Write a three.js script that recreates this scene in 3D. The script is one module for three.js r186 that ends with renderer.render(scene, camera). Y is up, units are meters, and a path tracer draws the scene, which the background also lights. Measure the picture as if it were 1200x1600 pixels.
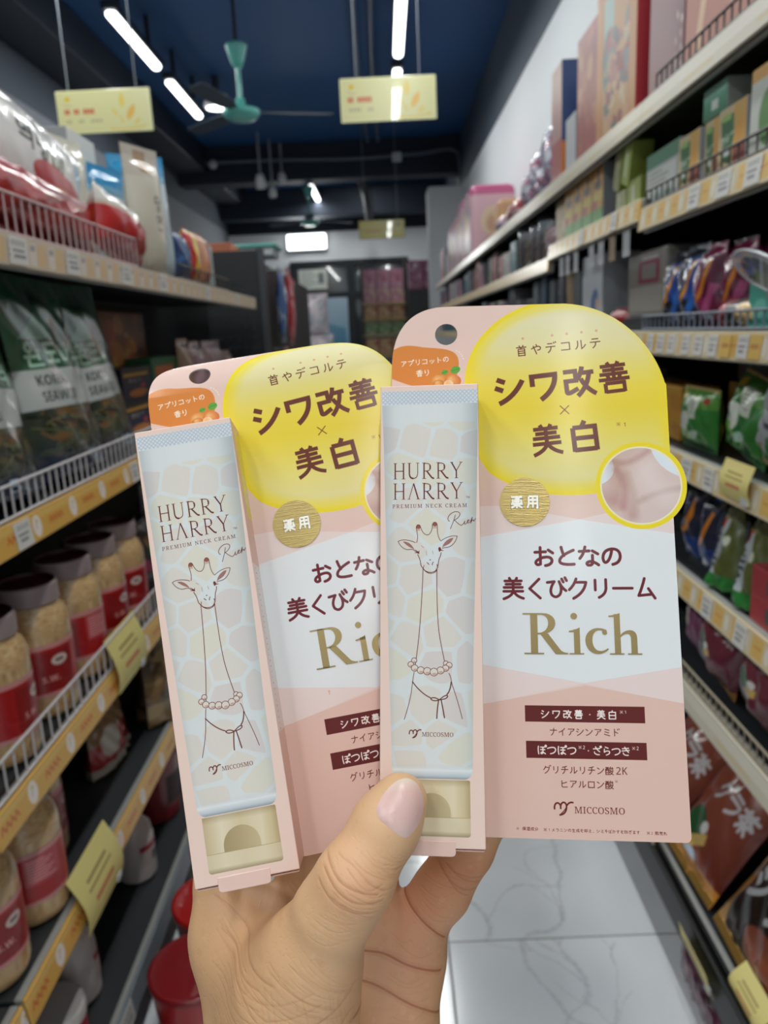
import * as THREE from 'three';
import { RoundedBoxGeometry } from 'three/addons/geometries/RoundedBoxGeometry.js';
import { mergeGeometries, mergeVertices, toCreasedNormals } from 'three/addons/utils/BufferGeometryUtils.js';
import { RectAreaLightUniformsLib } from 'three/addons/lights/RectAreaLightUniformsLib.js';

// ---------------------------------------------------------------- camera, light, exposure
const scene = new THREE.Scene();
scene.background = new THREE.Color(0.02, 0.022, 0.025);
const EYE = 1.35, FPX = 1201;                                   // eye height, focal length in pixels of the 1200 x 1600 frame
const camera = new THREE.PerspectiveCamera(2 * Math.atan(800 / FPX) * 180 / Math.PI, 0.75, 0.02, 60);
// axes of the camera: 13 degrees down, rolled 2.7 degrees
const CX = new THREE.Vector3(0.99895, -0.04586, 0), CY = new THREE.Vector3(0.04465, 0.9725, -0.22859), CZ = new THREE.Vector3(0.01048, 0.22835, 0.97352);
const camBasis = new THREE.Matrix4().makeBasis(CX, CY, CZ);
camera.quaternion.setFromRotationMatrix(camBasis);
camera.position.set(0, EYE, 0);
camera.focus = 0.262;
camera.userData.fStop = 15;
const renderer = new THREE.WebGLRenderer({ antialias: true });
renderer.toneMapping = THREE.LinearToneMapping;
renderer.toneMappingExposure = 1.0;
renderer.shadowMap.enabled = true;
RectAreaLightUniformsLib.init();
const TUBE_LIGHT = 42, TUBE_GLOW = 5;                              // luminance of a ceiling tube's light and of its face
const TUBE_COLOR = [0.965, 1.0, 0.985];

// ---------------------------------------------------------------- helpers
let seedState = 7;
const rnd = () => { seedState = (seedState * 1664525 + 1013904223) >>> 0; return seedState / 4294967296; };
const seed = (s) => { seedState = (s * 2654435761) >>> 0; rnd(); rnd(); };
const rr = (a, b) => a + (b - a) * rnd();
const used = new Map();
function numbered(name) { const n = used.get(name) || 0; used.set(name, n + 1); return n ? name + '_' + String(n).padStart(3, '0') : name; }
function tag(o, label, category, group, kind) {
  if (label) o.userData.label = label;
  if (category) o.userData.category = category;
  if (group) o.userData.group = group;
  if (kind) o.userData.kind = kind;
  return o;
}
function thing(name, label, category, pos = [0, 0, 0], ry = 0, group) {
  const o = new THREE.Group(); o.name = numbered(name); scene.add(o);
  o.position.set(...pos); o.rotation.y = ry;
  return tag(o, label, category, group);
}
function mesh(name, geometry, material, parent, pos) {
  const m = new THREE.Mesh(geometry, material); m.name = parent === scene ? numbered(name) : name;
  m.castShadow = m.receiveShadow = true;
  if (pos) m.position.set(...pos);
  parent.add(m); return m;
}
function struct(name, geometry, material, pos) { return tag(mesh(name, geometry, material, scene, pos), null, null, null, 'structure'); }
function copyOf(root, pos, ry, label) {
  const c = root.clone(); c.name = numbered(root.name.replace(/_\d{3}$/, '')); scene.add(c);
  c.position.set(...pos); c.rotation.y = ry; c.userData = { ...root.userData };
  if (label) c.userData.label = label;
  return c;
}
const col = (r, g, b) => new THREE.Color().setRGB(r / 255, g / 255, b / 255, THREE.SRGBColorSpace);
const mat = (c, o = {}) => new THREE.MeshStandardMaterial({ color: Array.isArray(c) ? col(...c) : c, roughness: 0.5, ...o });
const phys = (c, o = {}) => new THREE.MeshPhysicalMaterial({ color: Array.isArray(c) ? col(...c) : c, roughness: 0.5, ...o });
function canvas(w, h, draw) { const c = document.createElement('canvas'); c.width = w; c.height = h; draw(c.getContext('2d'), w, h); return c; }
// small prints share sheets: each gets a place on a 1024 px sheet and a clone of the sheet's texture
const sheets = [];
function onSheet(w, h, draw) {
  const A = 1024, pad = 2; let s = sheets[sheets.length - 1];
  if (s && s.x + w + pad > A) { s.x = pad; s.y += s.row + pad; s.row = 0; }
  if (!s || s.y + h + pad > A) { const c = document.createElement('canvas'); c.width = c.height = A; const t = new THREE.CanvasTexture(c); t.colorSpace = THREE.SRGBColorSpace; t.magFilter = THREE.LinearFilter; t.wrapS = t.wrapT = THREE.RepeatWrapping; s = { c, t, x: pad, y: pad, row: 0 }; sheets.push(s); }
  const own = canvas(w, h, draw), k = s.c.getContext('2d');
  k.drawImage(own, s.x - 1, s.y - 1, w + 2, h + 2); k.drawImage(own, s.x, s.y);
  const t = s.t.clone(); t.repeat.set((w - 1) / A, (h - 1) / A); t.offset.set((s.x + 0.5) / A, 1 - (s.y + h - 0.5) / A);
  s.x += w + pad; s.row = Math.max(s.row, h); return t;
}
function tex(w, h, draw, linear) {
  if (!linear && w <= 200 && h <= 260) return onSheet(w, h, draw);
  const t = new THREE.CanvasTexture(canvas(w, h, draw));
  if (!linear) t.colorSpace = THREE.SRGBColorSpace;
  t.wrapS = t.wrapT = THREE.RepeatWrapping; t.magFilter = THREE.LinearFilter;
  return t;
}
const tmat = (t, o = {}) => new THREE.MeshPhysicalMaterial({ map: t, roughness: 0.45, ...o });
const G = {};
const geo = (key, make) => G[key] || (G[key] = make());
const boxGeo = (w, h, d, r = 0.002) => geo(`b${w.toFixed(4)},${h.toFixed(4)},${d.toFixed(4)},${r}`, () => r ? new RoundedBoxGeometry(w, h, d, 1, Math.min(r, w / 2.1, h / 2.1, d / 2.1)) : new THREE.BoxGeometry(w, h, d));
const cyl = (r1, r2, h, n = 20, open = false) => geo(`c${r1},${r2},${h},${n},${open}`, () => new THREE.CylinderGeometry(r1, r2, h, n, 1, open));
function lathe(points, n = 28) { return new THREE.LatheGeometry(points.map((p) => new THREE.Vector2(p[0], p[1])), n); }
function tube(points, r, n = 20, k = 6, closed = false) { return new THREE.TubeGeometry(new THREE.CatmullRomCurve3(points.map((p) => new THREE.Vector3(...p)), closed), n, r, k, closed); }
const moved = (g, x, y, z) => g.clone().translate(x, y, z);

// ---------------------------------------------------------------- pen strokes for the written characters that the fonts lack (100 x 100 box, y down)
const KANA = {
  'ア': 'M12 18L86 18Q82 34 60 48M50 36L47 58Q42 76 22 90', 'プ': 'M12 24L76 24Q72 64 30 90M90 3A9 9 0 1 1 89.9 3', 'リ': 'M26 12L26 58M74 10L74 50Q72 78 42 92',
  'コ': 'M16 22L82 22L82 86M12 82L82 82', 'ッ': 'M20 44L28 64M46 38L54 58M84 40Q80 74 40 92', 'ト': 'M38 8L38 94M38 40Q62 50 82 62',
  'の': 'M52 20Q46 62 30 76Q14 86 12 58Q14 22 52 18Q88 18 88 52Q86 82 54 88',
  '香': 'M74 6Q50 12 26 14M8 26L92 26M50 10L50 52M48 28Q34 44 8 54M52 28Q66 44 92 54M26 58L26 96M26 58L74 58L74 96M26 76L74 76M26 94L74 94',
  'り': 'M30 12Q22 36 27 58Q31 44 38 40M68 12Q80 40 70 64Q62 84 42 94',
  '首': 'M32 4L40 18M68 4L60 18M8 22L92 22M50 22L44 36M24 36L24 97M24 36L76 36L76 97M24 54L76 54M24 72L76 72M24 92L76 92',
  'や': 'M10 46Q50 24 74 28Q94 36 82 54Q72 62 58 58M52 8L58 24M28 20L52 94', 'デ': 'M24 16L66 16M8 42L88 42M52 42Q52 74 24 92M74 4L80 18M88 0L94 14',
  'ル': 'M30 16L30 46Q28 72 8 88M58 12L58 86Q78 76 92 52', 'テ': 'M24 16L78 16M8 42L92 42M54 42Q54 76 26 92',
  'シ': 'M14 14L38 26M6 40L30 52M14 92Q62 76 92 24', 'ワ': 'M15 50L15 18L86 18Q84 66 36 94',
  '改': 'M6 16L42 16L42 46L11 46L11 80Q12 86 22 83L46 72M64 4Q58 28 46 44M56 24L97 24M83 24Q76 68 42 96M56 42Q70 76 98 94',
  '善': 'M33 1L39 12M67 1L61 12M12 13L88 13M18 26L82 26M8 39L92 39M50 13L50 54M31 43L35 54M69 43L65 54M4 56L96 56M22 68L22 98M22 68L78 68L78 98M22 94L78 94',
  '美': 'M33 1L39 12M67 1L61 12M12 14L88 14M17 29L83 29M8 44L92 44M50 14L50 60M6 62L94 62M50 62Q44 84 6 97M51 62Q64 86 96 95',
  '白': 'M54 2L44 20M16 22L16 98M16 22L84 22L84 98M16 56L84 56M16 93L84 93',
  '薬': 'M8 14L92 14M34 4L34 22M66 4L66 22M50 22L46 30M36 30L36 54M36 30L64 30L64 54M36 42L64 42M36 54L64 54M14 32L26 42M12 54L28 46M86 32L74 42M74 46L90 54M6 64L94 64M50 56L50 98M46 66Q32 84 8 92M54 66Q68 84 92 92',
  '用': 'M20 10L20 60Q18 82 8 94M20 10L82 10L82 94L70 94M20 36L82 36M20 62L82 62M50 10L50 94',
  'お': 'M10 30L58 28M34 8L34 84Q18 92 13 78Q14 64 46 54Q84 46 86 70Q82 88 56 91M70 20L90 34', 'と': 'M28 8Q32 30 40 46M82 22Q18 48 20 72Q22 90 84 86',
  'な': 'M8 28L52 26M34 8Q28 40 10 60M66 26L90 40M66 46L66 80Q62 94 44 90Q34 80 52 74Q70 72 92 90', 'く': 'M70 6L26 50L74 94',
  'び': 'M8 22L40 18Q14 56 28 80Q46 98 64 78Q78 54 62 18Q70 44 92 60M74 6L81 20M89 0L96 14', 'ク': 'M40 6Q30 36 8 56M38 22L84 22Q76 70 26 96',
  'ー': 'M8 50L92 50', 'ム': 'M48 6Q36 50 20 84L80 78M64 52L92 96', 'ナ': 'M8 34L92 34M54 8L54 40Q50 76 22 94', 'イ': 'M82 8Q56 44 8 58M54 38L54 96',
  'ン': 'M12 18L40 36M14 90Q66 74 92 26', 'ミ': 'M24 12L80 26M22 42L76 56M16 70L84 90', 'ド': 'M34 8L34 94M34 40Q56 48 74 60M66 8L74 24M84 2L92 18',
  'ぽ': 'M16 12Q8 50 18 92M38 22L80 22M38 48L82 48M62 22L62 78Q56 94 42 88Q36 76 52 74Q72 76 88 90M92 2A8 8 0 1 1 91.9 2', 'つ': 'M6 34Q50 18 74 24Q98 36 86 62Q70 84 36 88',
  'ざ': 'M10 30L78 24M34 8Q50 42 76 58M20 62Q22 90 72 90M80 2L86 16M92 -2L98 12', 'ら': 'M36 8L66 20M26 30L24 62Q54 40 78 54Q90 78 44 92', 'き': 'M14 22L80 16M10 46L86 38M40 6Q54 36 78 60M22 66Q24 94 74 90',
  'グ': 'M36 10Q28 38 8 56M34 26L78 26Q70 72 24 96M76 2L83 16M91 -2L98 12', 'チ': 'M78 8Q50 18 20 22M8 46L92 46M54 18L54 46Q52 76 24 96',
  '酸': 'M3 12L49 12M7 28L7 96M7 28L45 28L45 96M7 93L45 93M20 12L20 30Q20 46 10 56M32 12L32 52L45 52M7 73L45 73M68 2L55 24L92 22M80 10L95 28M66 34L54 48M78 34L95 46M70 46Q64 60 50 68M62 57L90 57Q78 84 52 97M60 66Q74 86 98 95',
  'ヒ': 'M22 10L22 78Q22 88 40 88L88 86M24 46Q58 40 82 28', 'ロ': 'M16 20L16 90M16 20L84 20L84 90M16 85L84 85', 'メ': 'M76 10Q60 64 16 90M28 34Q58 52 82 82', 'ラ': 'M20 14L80 14M10 38L86 38Q82 74 36 94', 'ニ': 'M22 26L78 26M8 78L92 78',
  '※': 'M12 12L88 88M88 12L12 88M50 8L50 18M50 82L50 92M8 50L18 50M82 50L92 50', '・': 'M44 50L56 50M50 44L50 56', '×': 'M4 4L96 96M96 4L4 96',
  '保': 'M30 6Q20 40 4 54M20 36L20 96M42 10L42 36L86 36L86 10L42 10M34 52L96 52M64 36L64 96M60 56L36 84M68 56L94 84', '湿': 'M8 10L20 18M4 38L16 44M6 92L24 60M36 8L36 48L88 48L88 8L36 8M36 28L88 28M52 52L52 90M72 52L72 90M36 62L42 80M90 62L84 80M28 92L98 92',
  '成': 'M14 26L92 26M18 26Q20 70 4 94M18 50L44 50Q44 72 38 84M58 6Q62 60 92 92L96 74M84 44Q70 76 46 94M74 6L88 16', '分': 'M38 8Q28 36 6 52M62 8Q72 36 96 52M24 54L74 54Q72 84 62 92M46 54Q42 82 16 96',
  '生': 'M28 8Q22 32 8 44M22 28L90 28M50 6L50 92M20 58L82 58M6 92L94 92', 'を': 'M16 20L76 18M42 6Q36 36 14 58Q44 38 54 66M84 36Q30 56 34 78Q40 92 80 88', '抑': 'M4 28L34 28M20 6L20 92M4 64L34 52M56 10L42 18L42 76L60 66M70 14L70 96M70 14L94 14L94 70L84 70',
  'え': 'M38 6L58 16M22 36L70 32L18 92Q46 56 54 76Q60 92 88 88', '、': 'M16 72L34 92', 'そ': 'M28 12L72 10L20 48L88 42Q34 64 62 92', 'ば': 'M16 12Q8 50 18 92M38 22L80 22M38 48L82 48M62 22L62 78Q56 94 42 88Q36 76 52 74Q72 76 88 90M84 2L90 12M94 -2L100 8',
  'か': 'M8 32L52 28Q62 30 56 60Q50 92 36 84M32 8Q28 56 8 90M70 24Q86 42 92 58', 'す': 'M8 24L92 22M54 6L54 56Q42 70 34 52Q40 38 54 50Q58 80 34 96', '防': 'M10 10L10 96M10 10L34 10L22 38Q40 52 24 66M44 26L96 26M68 6L68 26M62 28Q60 76 38 94M62 50L88 50Q88 86 76 92',
  'ぎ': 'M14 22L76 16M10 46L82 38M40 6Q54 36 76 60M22 66Q24 94 72 90M82 2L88 14M94 -2L100 10', 'ま': 'M16 22L84 22M20 44L80 44M52 6L52 76Q46 94 26 86Q22 70 50 74Q72 78 86 90', 'れ': 'M26 6L26 94M8 28L36 26L8 74Q40 30 58 28Q70 36 64 80Q76 88 92 72',
  '肌': 'M12 10L12 70Q10 86 4 94M12 10L42 10L42 92M12 36L42 36M12 60L42 60M58 12L58 60Q56 82 46 94M58 12L82 12L82 84L96 84L96 70', '荒': 'M6 16L94 16M34 6L34 26M66 6L66 26M50 26L50 36M10 38L90 38M28 38L28 54L84 54M26 64L20 92M50 62L50 92M74 62L74 88L92 88',
  '완': 'M32 8A16 16 0 1 1 31.9 8M32 42L32 58M6 60L58 60M74 4L74 70M74 36L94 36M22 72L22 95L84 95', '도': 'M80 12L20 12L20 46L80 46M50 46L50 80M4 82L96 82', '미': 'M12 18L12 76L52 76L52 18L12 18M80 6L80 96',
  '역': 'M30 10A18 18 0 1 1 29.9 10M52 22L78 22M52 40L78 40M78 4L78 62M18 70L78 70L78 98', '당': 'M48 10L14 10L14 44L52 44M74 2L74 60M74 30L94 30M48 66A15 15 0 1 1 47.9 66', '면': 'M12 10L12 46L46 46L46 10L12 10M52 20L76 20M52 36L76 36M76 2L76 64M20 70L20 95L82 95', '재': 'M6 14L48 14M28 14Q24 50 6 70M28 34L48 66M64 8L64 88M86 4L86 96M64 46L86 46',
  '茶': 'M8 18L92 18M34 6L34 28M66 6L66 28M50 28L8 54M50 28L92 54M24 58L76 58M50 44L50 96M44 62L18 90M56 62L82 90', 'カ': 'M12 32L84 32Q82 84 64 90M46 8Q44 64 14 92', 'レ': 'M28 10L28 88Q66 74 90 40', '당면': '',
};
const PATHS = {};
const kanaPath = (ch) => PATHS[ch] || (PATHS[ch] = new Path2D(KANA[ch] || 'M20 20L80 80'));
// one character centred at (x, y), size s, pen width w (share of the size); Latin ones come from the fonts
function glyph(c, ch, x, y, s, w, color, cap = 'butt', sx = 1) {
  c.save(); c.translate(x, y);
  if (KANA[ch]) {
    c.scale(s / 100 * sx, s / 100); c.translate(-50, -50);
    c.lineWidth = w * 100; c.lineCap = cap; c.lineJoin = cap === 'round' ? 'round' : 'miter'; c.miterLimit = 3; c.strokeStyle = color; c.stroke(kanaPath(ch));
  } else { c.fillStyle = color; c.font = `${s}px sans-serif`; c.textAlign = 'center'; c.textBaseline = 'alphabetic'; c.fillText(ch, 0, s * 0.36); }
  c.restore();
}
function line(c, text, x, y, pitch, s, w, color, cap, angle = 0, sx = 1) {
  c.save(); c.translate(x, y); c.rotate(angle);
  [...text].forEach((ch, i) => glyph(c, ch, i * pitch, 0, s, w, color, cap, sx));
  c.restore();
}
function spaced(c, text, x, y, size, width, font, color) {           // Latin text stretched over a width, baseline y
  c.save(); c.font = `${size}px ${font}`; c.fillStyle = color; c.textAlign = 'left'; c.textBaseline = 'alphabetic';
  const own = [...text].reduce((a, ch) => a + c.measureText(ch).width, 0), gap = (width - own) / Math.max(1, text.length - 1);
  let at = x; for (const ch of text) { c.fillText(ch, at, y); at += c.measureText(ch).width + gap; }
  c.restore();
}

// ---------------------------------------------------------------- room shell
const X_R = 0.985, X_L = -2.35, Z_B = -12.6, Z_F = 4.4, CEIL = 3.55, BAND = 2.955;
const navy = mat([29, 78, 128], { roughness: 0.6 }), navyDark = mat([18, 30, 46], { roughness: 0.7 });
const wallWhite = mat([226, 229, 232], { roughness: 0.75 });
const LEN = Z_F - Z_B, ZC = (Z_F + Z_B) / 2;
struct('wall_right', new THREE.BoxGeometry(0.12, BAND, LEN), wallWhite, [X_R + 0.06, BAND / 2, ZC]);
struct('trim_1', new THREE.BoxGeometry(0.12, CEIL - BAND, LEN), mat([62, 74, 88], { roughness: 0.6 }), [X_R + 0.06, (CEIL + BAND) / 2, ZC]);
struct('wall_left', new THREE.BoxGeometry(0.12, 2.95, LEN), mat([120, 125, 132], { roughness: 0.8 }), [X_L - 0.06, 1.475, ZC]);
struct('trim_2', new THREE.BoxGeometry(0.12, CEIL - 2.95, LEN), mat([70, 78, 90], { roughness: 0.8 }), [X_L - 0.06, (CEIL + 2.95) / 2, ZC]);
struct('wall_back', new THREE.BoxGeometry(X_R - X_L + 0.24, 2.9, 0.12), wallWhite, [(X_R + X_L) / 2, 1.45, Z_B - 0.06]);
struct('trim_3', new THREE.BoxGeometry(X_R - X_L + 0.24, CEIL - 2.9, 0.12), navyDark, [(X_R + X_L) / 2, (CEIL + 2.9) / 2, Z_B - 0.06]);
struct('wall_front', new THREE.BoxGeometry(X_R - X_L + 0.24, CEIL, 0.12), wallWhite, [(X_R + X_L) / 2, CEIL / 2, Z_F + 0.06]);
struct('ceiling', new THREE.BoxGeometry(X_R - X_L + 0.24, 0.15, LEN + 0.24), navy, [(X_R + X_L) / 2, CEIL + 0.075, ZC]);
struct('ceiling_beam', new RoundedBoxGeometry(X_R - X_L, 0.42, 0.3, 1, 0.01), navyDark, [(X_R + X_L) / 2, CEIL - 0.2, -9.9]);
struct('ceiling_beam', new RoundedBoxGeometry(X_R - X_L, 0.4, 0.3, 1, 0.01), navyDark, [(X_R + X_L) / 2, CEIL - 0.3, -12.2]);
struct('ceiling_beam', new RoundedBoxGeometry(0.35, 0.28, LEN, 1, 0.01), mat([30, 38, 50]), [X_L + 0.18, CEIL - 0.15, ZC]);
struct('wall_pillar', new RoundedBoxGeometry(0.42, 2.93, 0.5, 1, 0.01), mat([188, 190, 192], { roughness: 0.7 }), [X_R - 0.2, 1.465, -9.6]);

// marble floor tiles, one mesh each
const marbles = [1, 2, 3, 4].map((s) => tmat(tex(384, 384, (c, w, h) => {
  seed(40 + s);
  c.fillStyle = '#d9dcdf'; c.fillRect(0, 0, w, h);
  for (let i = 0; i < 26; i++) { const x = rnd() * w, y = rnd() * h, r = rr(40, 130), g = c.createRadialGradient(x, y, 0, x, y, r); const v = rnd() < 0.5 ? '196,202,208' : '228,230,232'; g.addColorStop(0, `rgba(${v},.35)`); g.addColorStop(1, `rgba(${v},0)`); c.fillStyle = g; c.fillRect(0, 0, w, h); }
  const vein = (x, y, a, n, lw, depth) => {
    c.lineCap = 'round';
    for (let i = 0; i < n; i++) {
      const nx = x + Math.cos(a) * 13, ny = y + Math.sin(a) * 13, l = lw * (0.5 + rnd());
      c.strokeStyle = `rgba(140,148,158,${0.16 + 0.3 * rnd()})`; c.lineWidth = l; c.beginPath(); c.moveTo(x, y); c.lineTo(nx, ny); c.stroke();
      c.strokeStyle = 'rgba(150,158,168,.10)'; c.lineWidth = l * 5; c.stroke();
      if (depth && rnd() < 0.12) vein(nx, ny, a + (rnd() < 0.5 ? 0.7 : -0.7), Math.floor(n * 0.4), lw * 0.6, depth - 1);
      x = nx; y = ny; a += rr(-0.42, 0.42);
    }
  };
  for (let i = 0; i < 3; i++) vein(rnd() * w, rnd() < 0.5 ? 0 : h * rnd(), rr(0.6, 2.3), 34, 1.6, 2);
}), { roughness: 0.14, clearcoat: 0.3, clearcoatRoughness: 0.1 }));
const floor = new THREE.Group(); floor.name = 'floor'; floor.userData.kind = 'structure'; scene.add(floor);
mesh('grout', new THREE.BoxGeometry(X_R - X_L, 0.1, LEN), mat([120, 122, 122], { roughness: 0.9 }), floor, [(X_R + X_L) / 2, -0.0515, ZC]);
{
  const T = 0.6, g = new RoundedBoxGeometry(T - 0.004, 0.01, T - 0.004, 1, 0.001);
  { const p = g.attributes.position, uv = g.attributes.uv; for (let i = 0; i < p.count; i++) uv.setXY(i, p.getX(i) / T + 0.5, p.getZ(i) / T + 0.5); }
  seed(5);
  for (let x = 0.083 - T * 4.5; x < X_R + 0.2; x += T) for (let z = -1.471 + T * 6.5; z > Z_B - 0.1; z -= T) {
    if (x - T / 2 < X_L - 0.3 || x + T / 2 > X_R + 0.35) continue;
    const m = mesh('tile', g, marbles[Math.floor(rnd() * 4)], floor, [x, -0.005, z]); m.rotation.y = Math.floor(rnd() * 4) * Math.PI / 2;
  }
}

// far end: dark glazed shop front with a door
const alu = mat([34, 38, 42], { roughness: 0.4, metalness: 0.3 }), glassDark = phys([52, 60, 64], { roughness: 0.08, clearcoat: 1 });
{
  const w = new THREE.Group(); w.name = 'window_1'; w.userData.kind = 'structure'; scene.add(w); w.position.set(-0.5, 0, Z_B + 0.05);
  const bars = [[-0.88, 1.2, 0.09, 2.45], [0.02, 1.2, 0.12, 2.45], [0.86, 1.2, 0.09, 2.45]];
  for (const [x, y, bw, bh] of bars) mesh('mullion', boxGeo(bw, bh, 0.09, 0.004), alu, w, [x, y, 0]);
  for (const y of [2.42, 1.93]) mesh('transom', boxGeo(1.84, y > 2 ? 0.09 : 0.12, 0.1, 0.004), alu, w, [0, y, 0]);
  mesh('pane', boxGeo(0.84, 0.4, 0.01, 0), phys([60, 66, 70], { roughness: 0.1, clearcoat: 1 }), w, [-0.43, 2.17, 0]);
  mesh('pane', boxGeo(0.84, 1.85, 0.01, 0), glassDark, w, [-0.43, 0.95, 0]);
  mesh('pane', boxGeo(0.76, 2.3, 0.01, 0), glassDark, w, [0.44, 1.2, 0]);
  const poster = thing('paper_notice', 'white printed paper notice stuck on the dark glass above the far door', 'notice', [-1.07, 2.04, Z_B + 0.105]);
  mesh('sheet', boxGeo(0.44, 0.3, 0.004, 0.001), tmat(tex(128, 96, (c, w2, h2) => { c.fillStyle = '#cdd1c8'; c.fillRect(0, 0, w2, h2); c.fillStyle = '#8f9690'; for (let i = 0; i < 7; i++) c.fillRect(12, 10 + i * 11, 50 + (i % 3) * 12, 4); c.fillStyle = '#70787a'; c.fillRect(88, 18, 26, 52); })), poster, [0, 0.15, 0]);
  const banner = thing('door_poster', 'pale blue poster with darker blue lower half on the far door glass', 'poster', [-0.86, 0.9, Z_B + 0.105]);
  mesh('sheet', boxGeo(0.62, 1.0, 0.004, 0.001), tmat(tex(96, 160, (c, w2, h2) => { const g = c.createLinearGradient(0, 0, 0, h2); g.addColorStop(0, '#a9bccb'); g.addColorStop(0.5, '#8fb2c6'); g.addColorStop(1, '#4d88a8'); c.fillStyle = g; c.fillRect(0, 0, w2, h2); c.fillStyle = '#3f7f9f'; for (let i = 0; i < 9; i++) c.fillRect(8 + i * 9, 90 - (i * 37 % 40), 6, 60); })), banner, [0, 0.5, 0]);
}

// ---------------------------------------------------------------- ceiling fittings
const glow = new THREE.MeshStandardMaterial({ color: 0xffffff, emissive: new THREE.Color(...TUBE_COLOR), emissiveIntensity: TUBE_GLOW, roughness: 0.5 });
const fitting = mat([30, 36, 46], { roughness: 0.5 });
let tubeNo = 0;
function tubeLamp(x, y, z, len, ry, label, group) {
  const t = thing('tube_lamp', label, 'lamp', [x, y - 0.05, z], ry, group);
  mesh('housing', geo('housing' + len, () => new RoundedBoxGeometry(0.09, 0.05, len + 0.06, 2, 0.012)), fitting, t, [0, 0.062, 0]);
  mesh('diffuser', geo('diff' + len, () => { const g = new THREE.CapsuleGeometry(0.034, len - 0.068, 6, 14); g.rotateX(Math.PI / 2); g.scale(1, 0.75, 1); return g; }), glow, t, [0, 0.026, 0]);
  for (const s of [-1, 1]) mesh('bracket', boxGeo(0.03, Math.max(0.02, CEIL - y - 0.035), 0.03, 0.003), fitting, t, [0, 0.085 + (CEIL - y - 0.035) / 2, s * len * 0.32]);
  const l = new THREE.RectAreaLight(new THREE.Color(...TUBE_COLOR), TUBE_LIGHT, 0.07, len);
  l.rotation.x = -Math.PI / 2; l.position.set(0, -0.012, 0); l.name = 'tube_light'; t.add(l);
  tubeNo++;
}
const Z0 = -5.64, PITCH = 1.3;
const NTH = ['first', 'second', 'third', 'fourth', 'fifth', 'sixth', 'seventh', 'eighth', 'ninth'];
for (let i = -7; i <= 1; i++) {
  const z = Z0 - i * PITCH, seen = i >= 0;
  tubeLamp(-1.55, 3.3, z, 1.0, 0, i === 0 ? 'long white tube lamp above the left hanging sign, nearer of the pair' : i === 1 ? 'shorter looking white tube lamp between the left hanging sign and the green fan' : `left ceiling row of tube lamps, ${NTH[-i - 1]} lamp nearer than the left sign`);
  tubeLamp(0.19, 3.3, z, 1.0, 0, i === 0 ? 'long white tube lamp above the middle hanging sign' : i === 1 ? 'white tube lamp end peeping out just over the middle hanging sign' : `right ceiling row of tube lamps, ${NTH[-i - 1]} lamp nearer than the middle sign`);
}
tubeLamp(-0.7, 3.3, 0.9, 1.0, 0, 'tube lamp over the shop entrance behind the camera, between the two rows');
tubeLamp(-0.15, 3.49, -11.2, 1.0, 0, 'tube lamp on the ceiling hidden behind the far dark beam');
tubeLamp(-0.885, 3.3, -11.5, 1.2, 0, 'short bright tube lamp beside the far small fan');
{
  const p = thing('panel_lamp', 'bright white rounded panel lamp on the far white wall', 'lamp', [-1.13, 2.62, Z_B + 0.1]);
  mesh('lamp_housing', boxGeo(0.62, 0.26, 0.06, 0.03), mat([200, 200, 200]), p, [0, 0.13, -0.03]);
  mesh('diffuser', geo('pdiff', () => new RoundedBoxGeometry(0.6, 0.22, 0.05, 4, 0.024)), glow, p, [0, 0.13, 0.02]);
  const l = new THREE.RectAreaLight(new THREE.Color(...TUBE_COLOR), 22, 0.55, 0.2); l.position.set(0, 0.13, 0.05); l.rotation.y = Math.PI; l.name = 'panel_light'; p.add(l);
  const d = thing('downlight', 'small round white downlight beside the near green fan', 'lamp', [-1.36, 3.3, -7.3]);
  mesh('rim', geo('dlrim', () => lathe([[0.0, 0.1], [0.1, 0.1], [0.115, 0.02], [0.1, 0], [0.09, 0.005], [0.09, 0.05]])), mat([220, 220, 220]), d);
  mesh('diffuser', cyl(0.09, 0.09, 0.02, 24), glow, d, [0, 0.01, 0]);
  mesh('stem', cyl(0.03, 0.03, 0.16), fitting, d, [0, 0.17, 0]);
  const s = new THREE.RectAreaLight(new THREE.Color(1, 0.97, 0.92), 30, 0.15, 0.15); s.rotation.x = -Math.PI / 2; s.position.set(0, -0.012, 0); s.name = 'downlight_light'; d.add(s);
}
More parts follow.
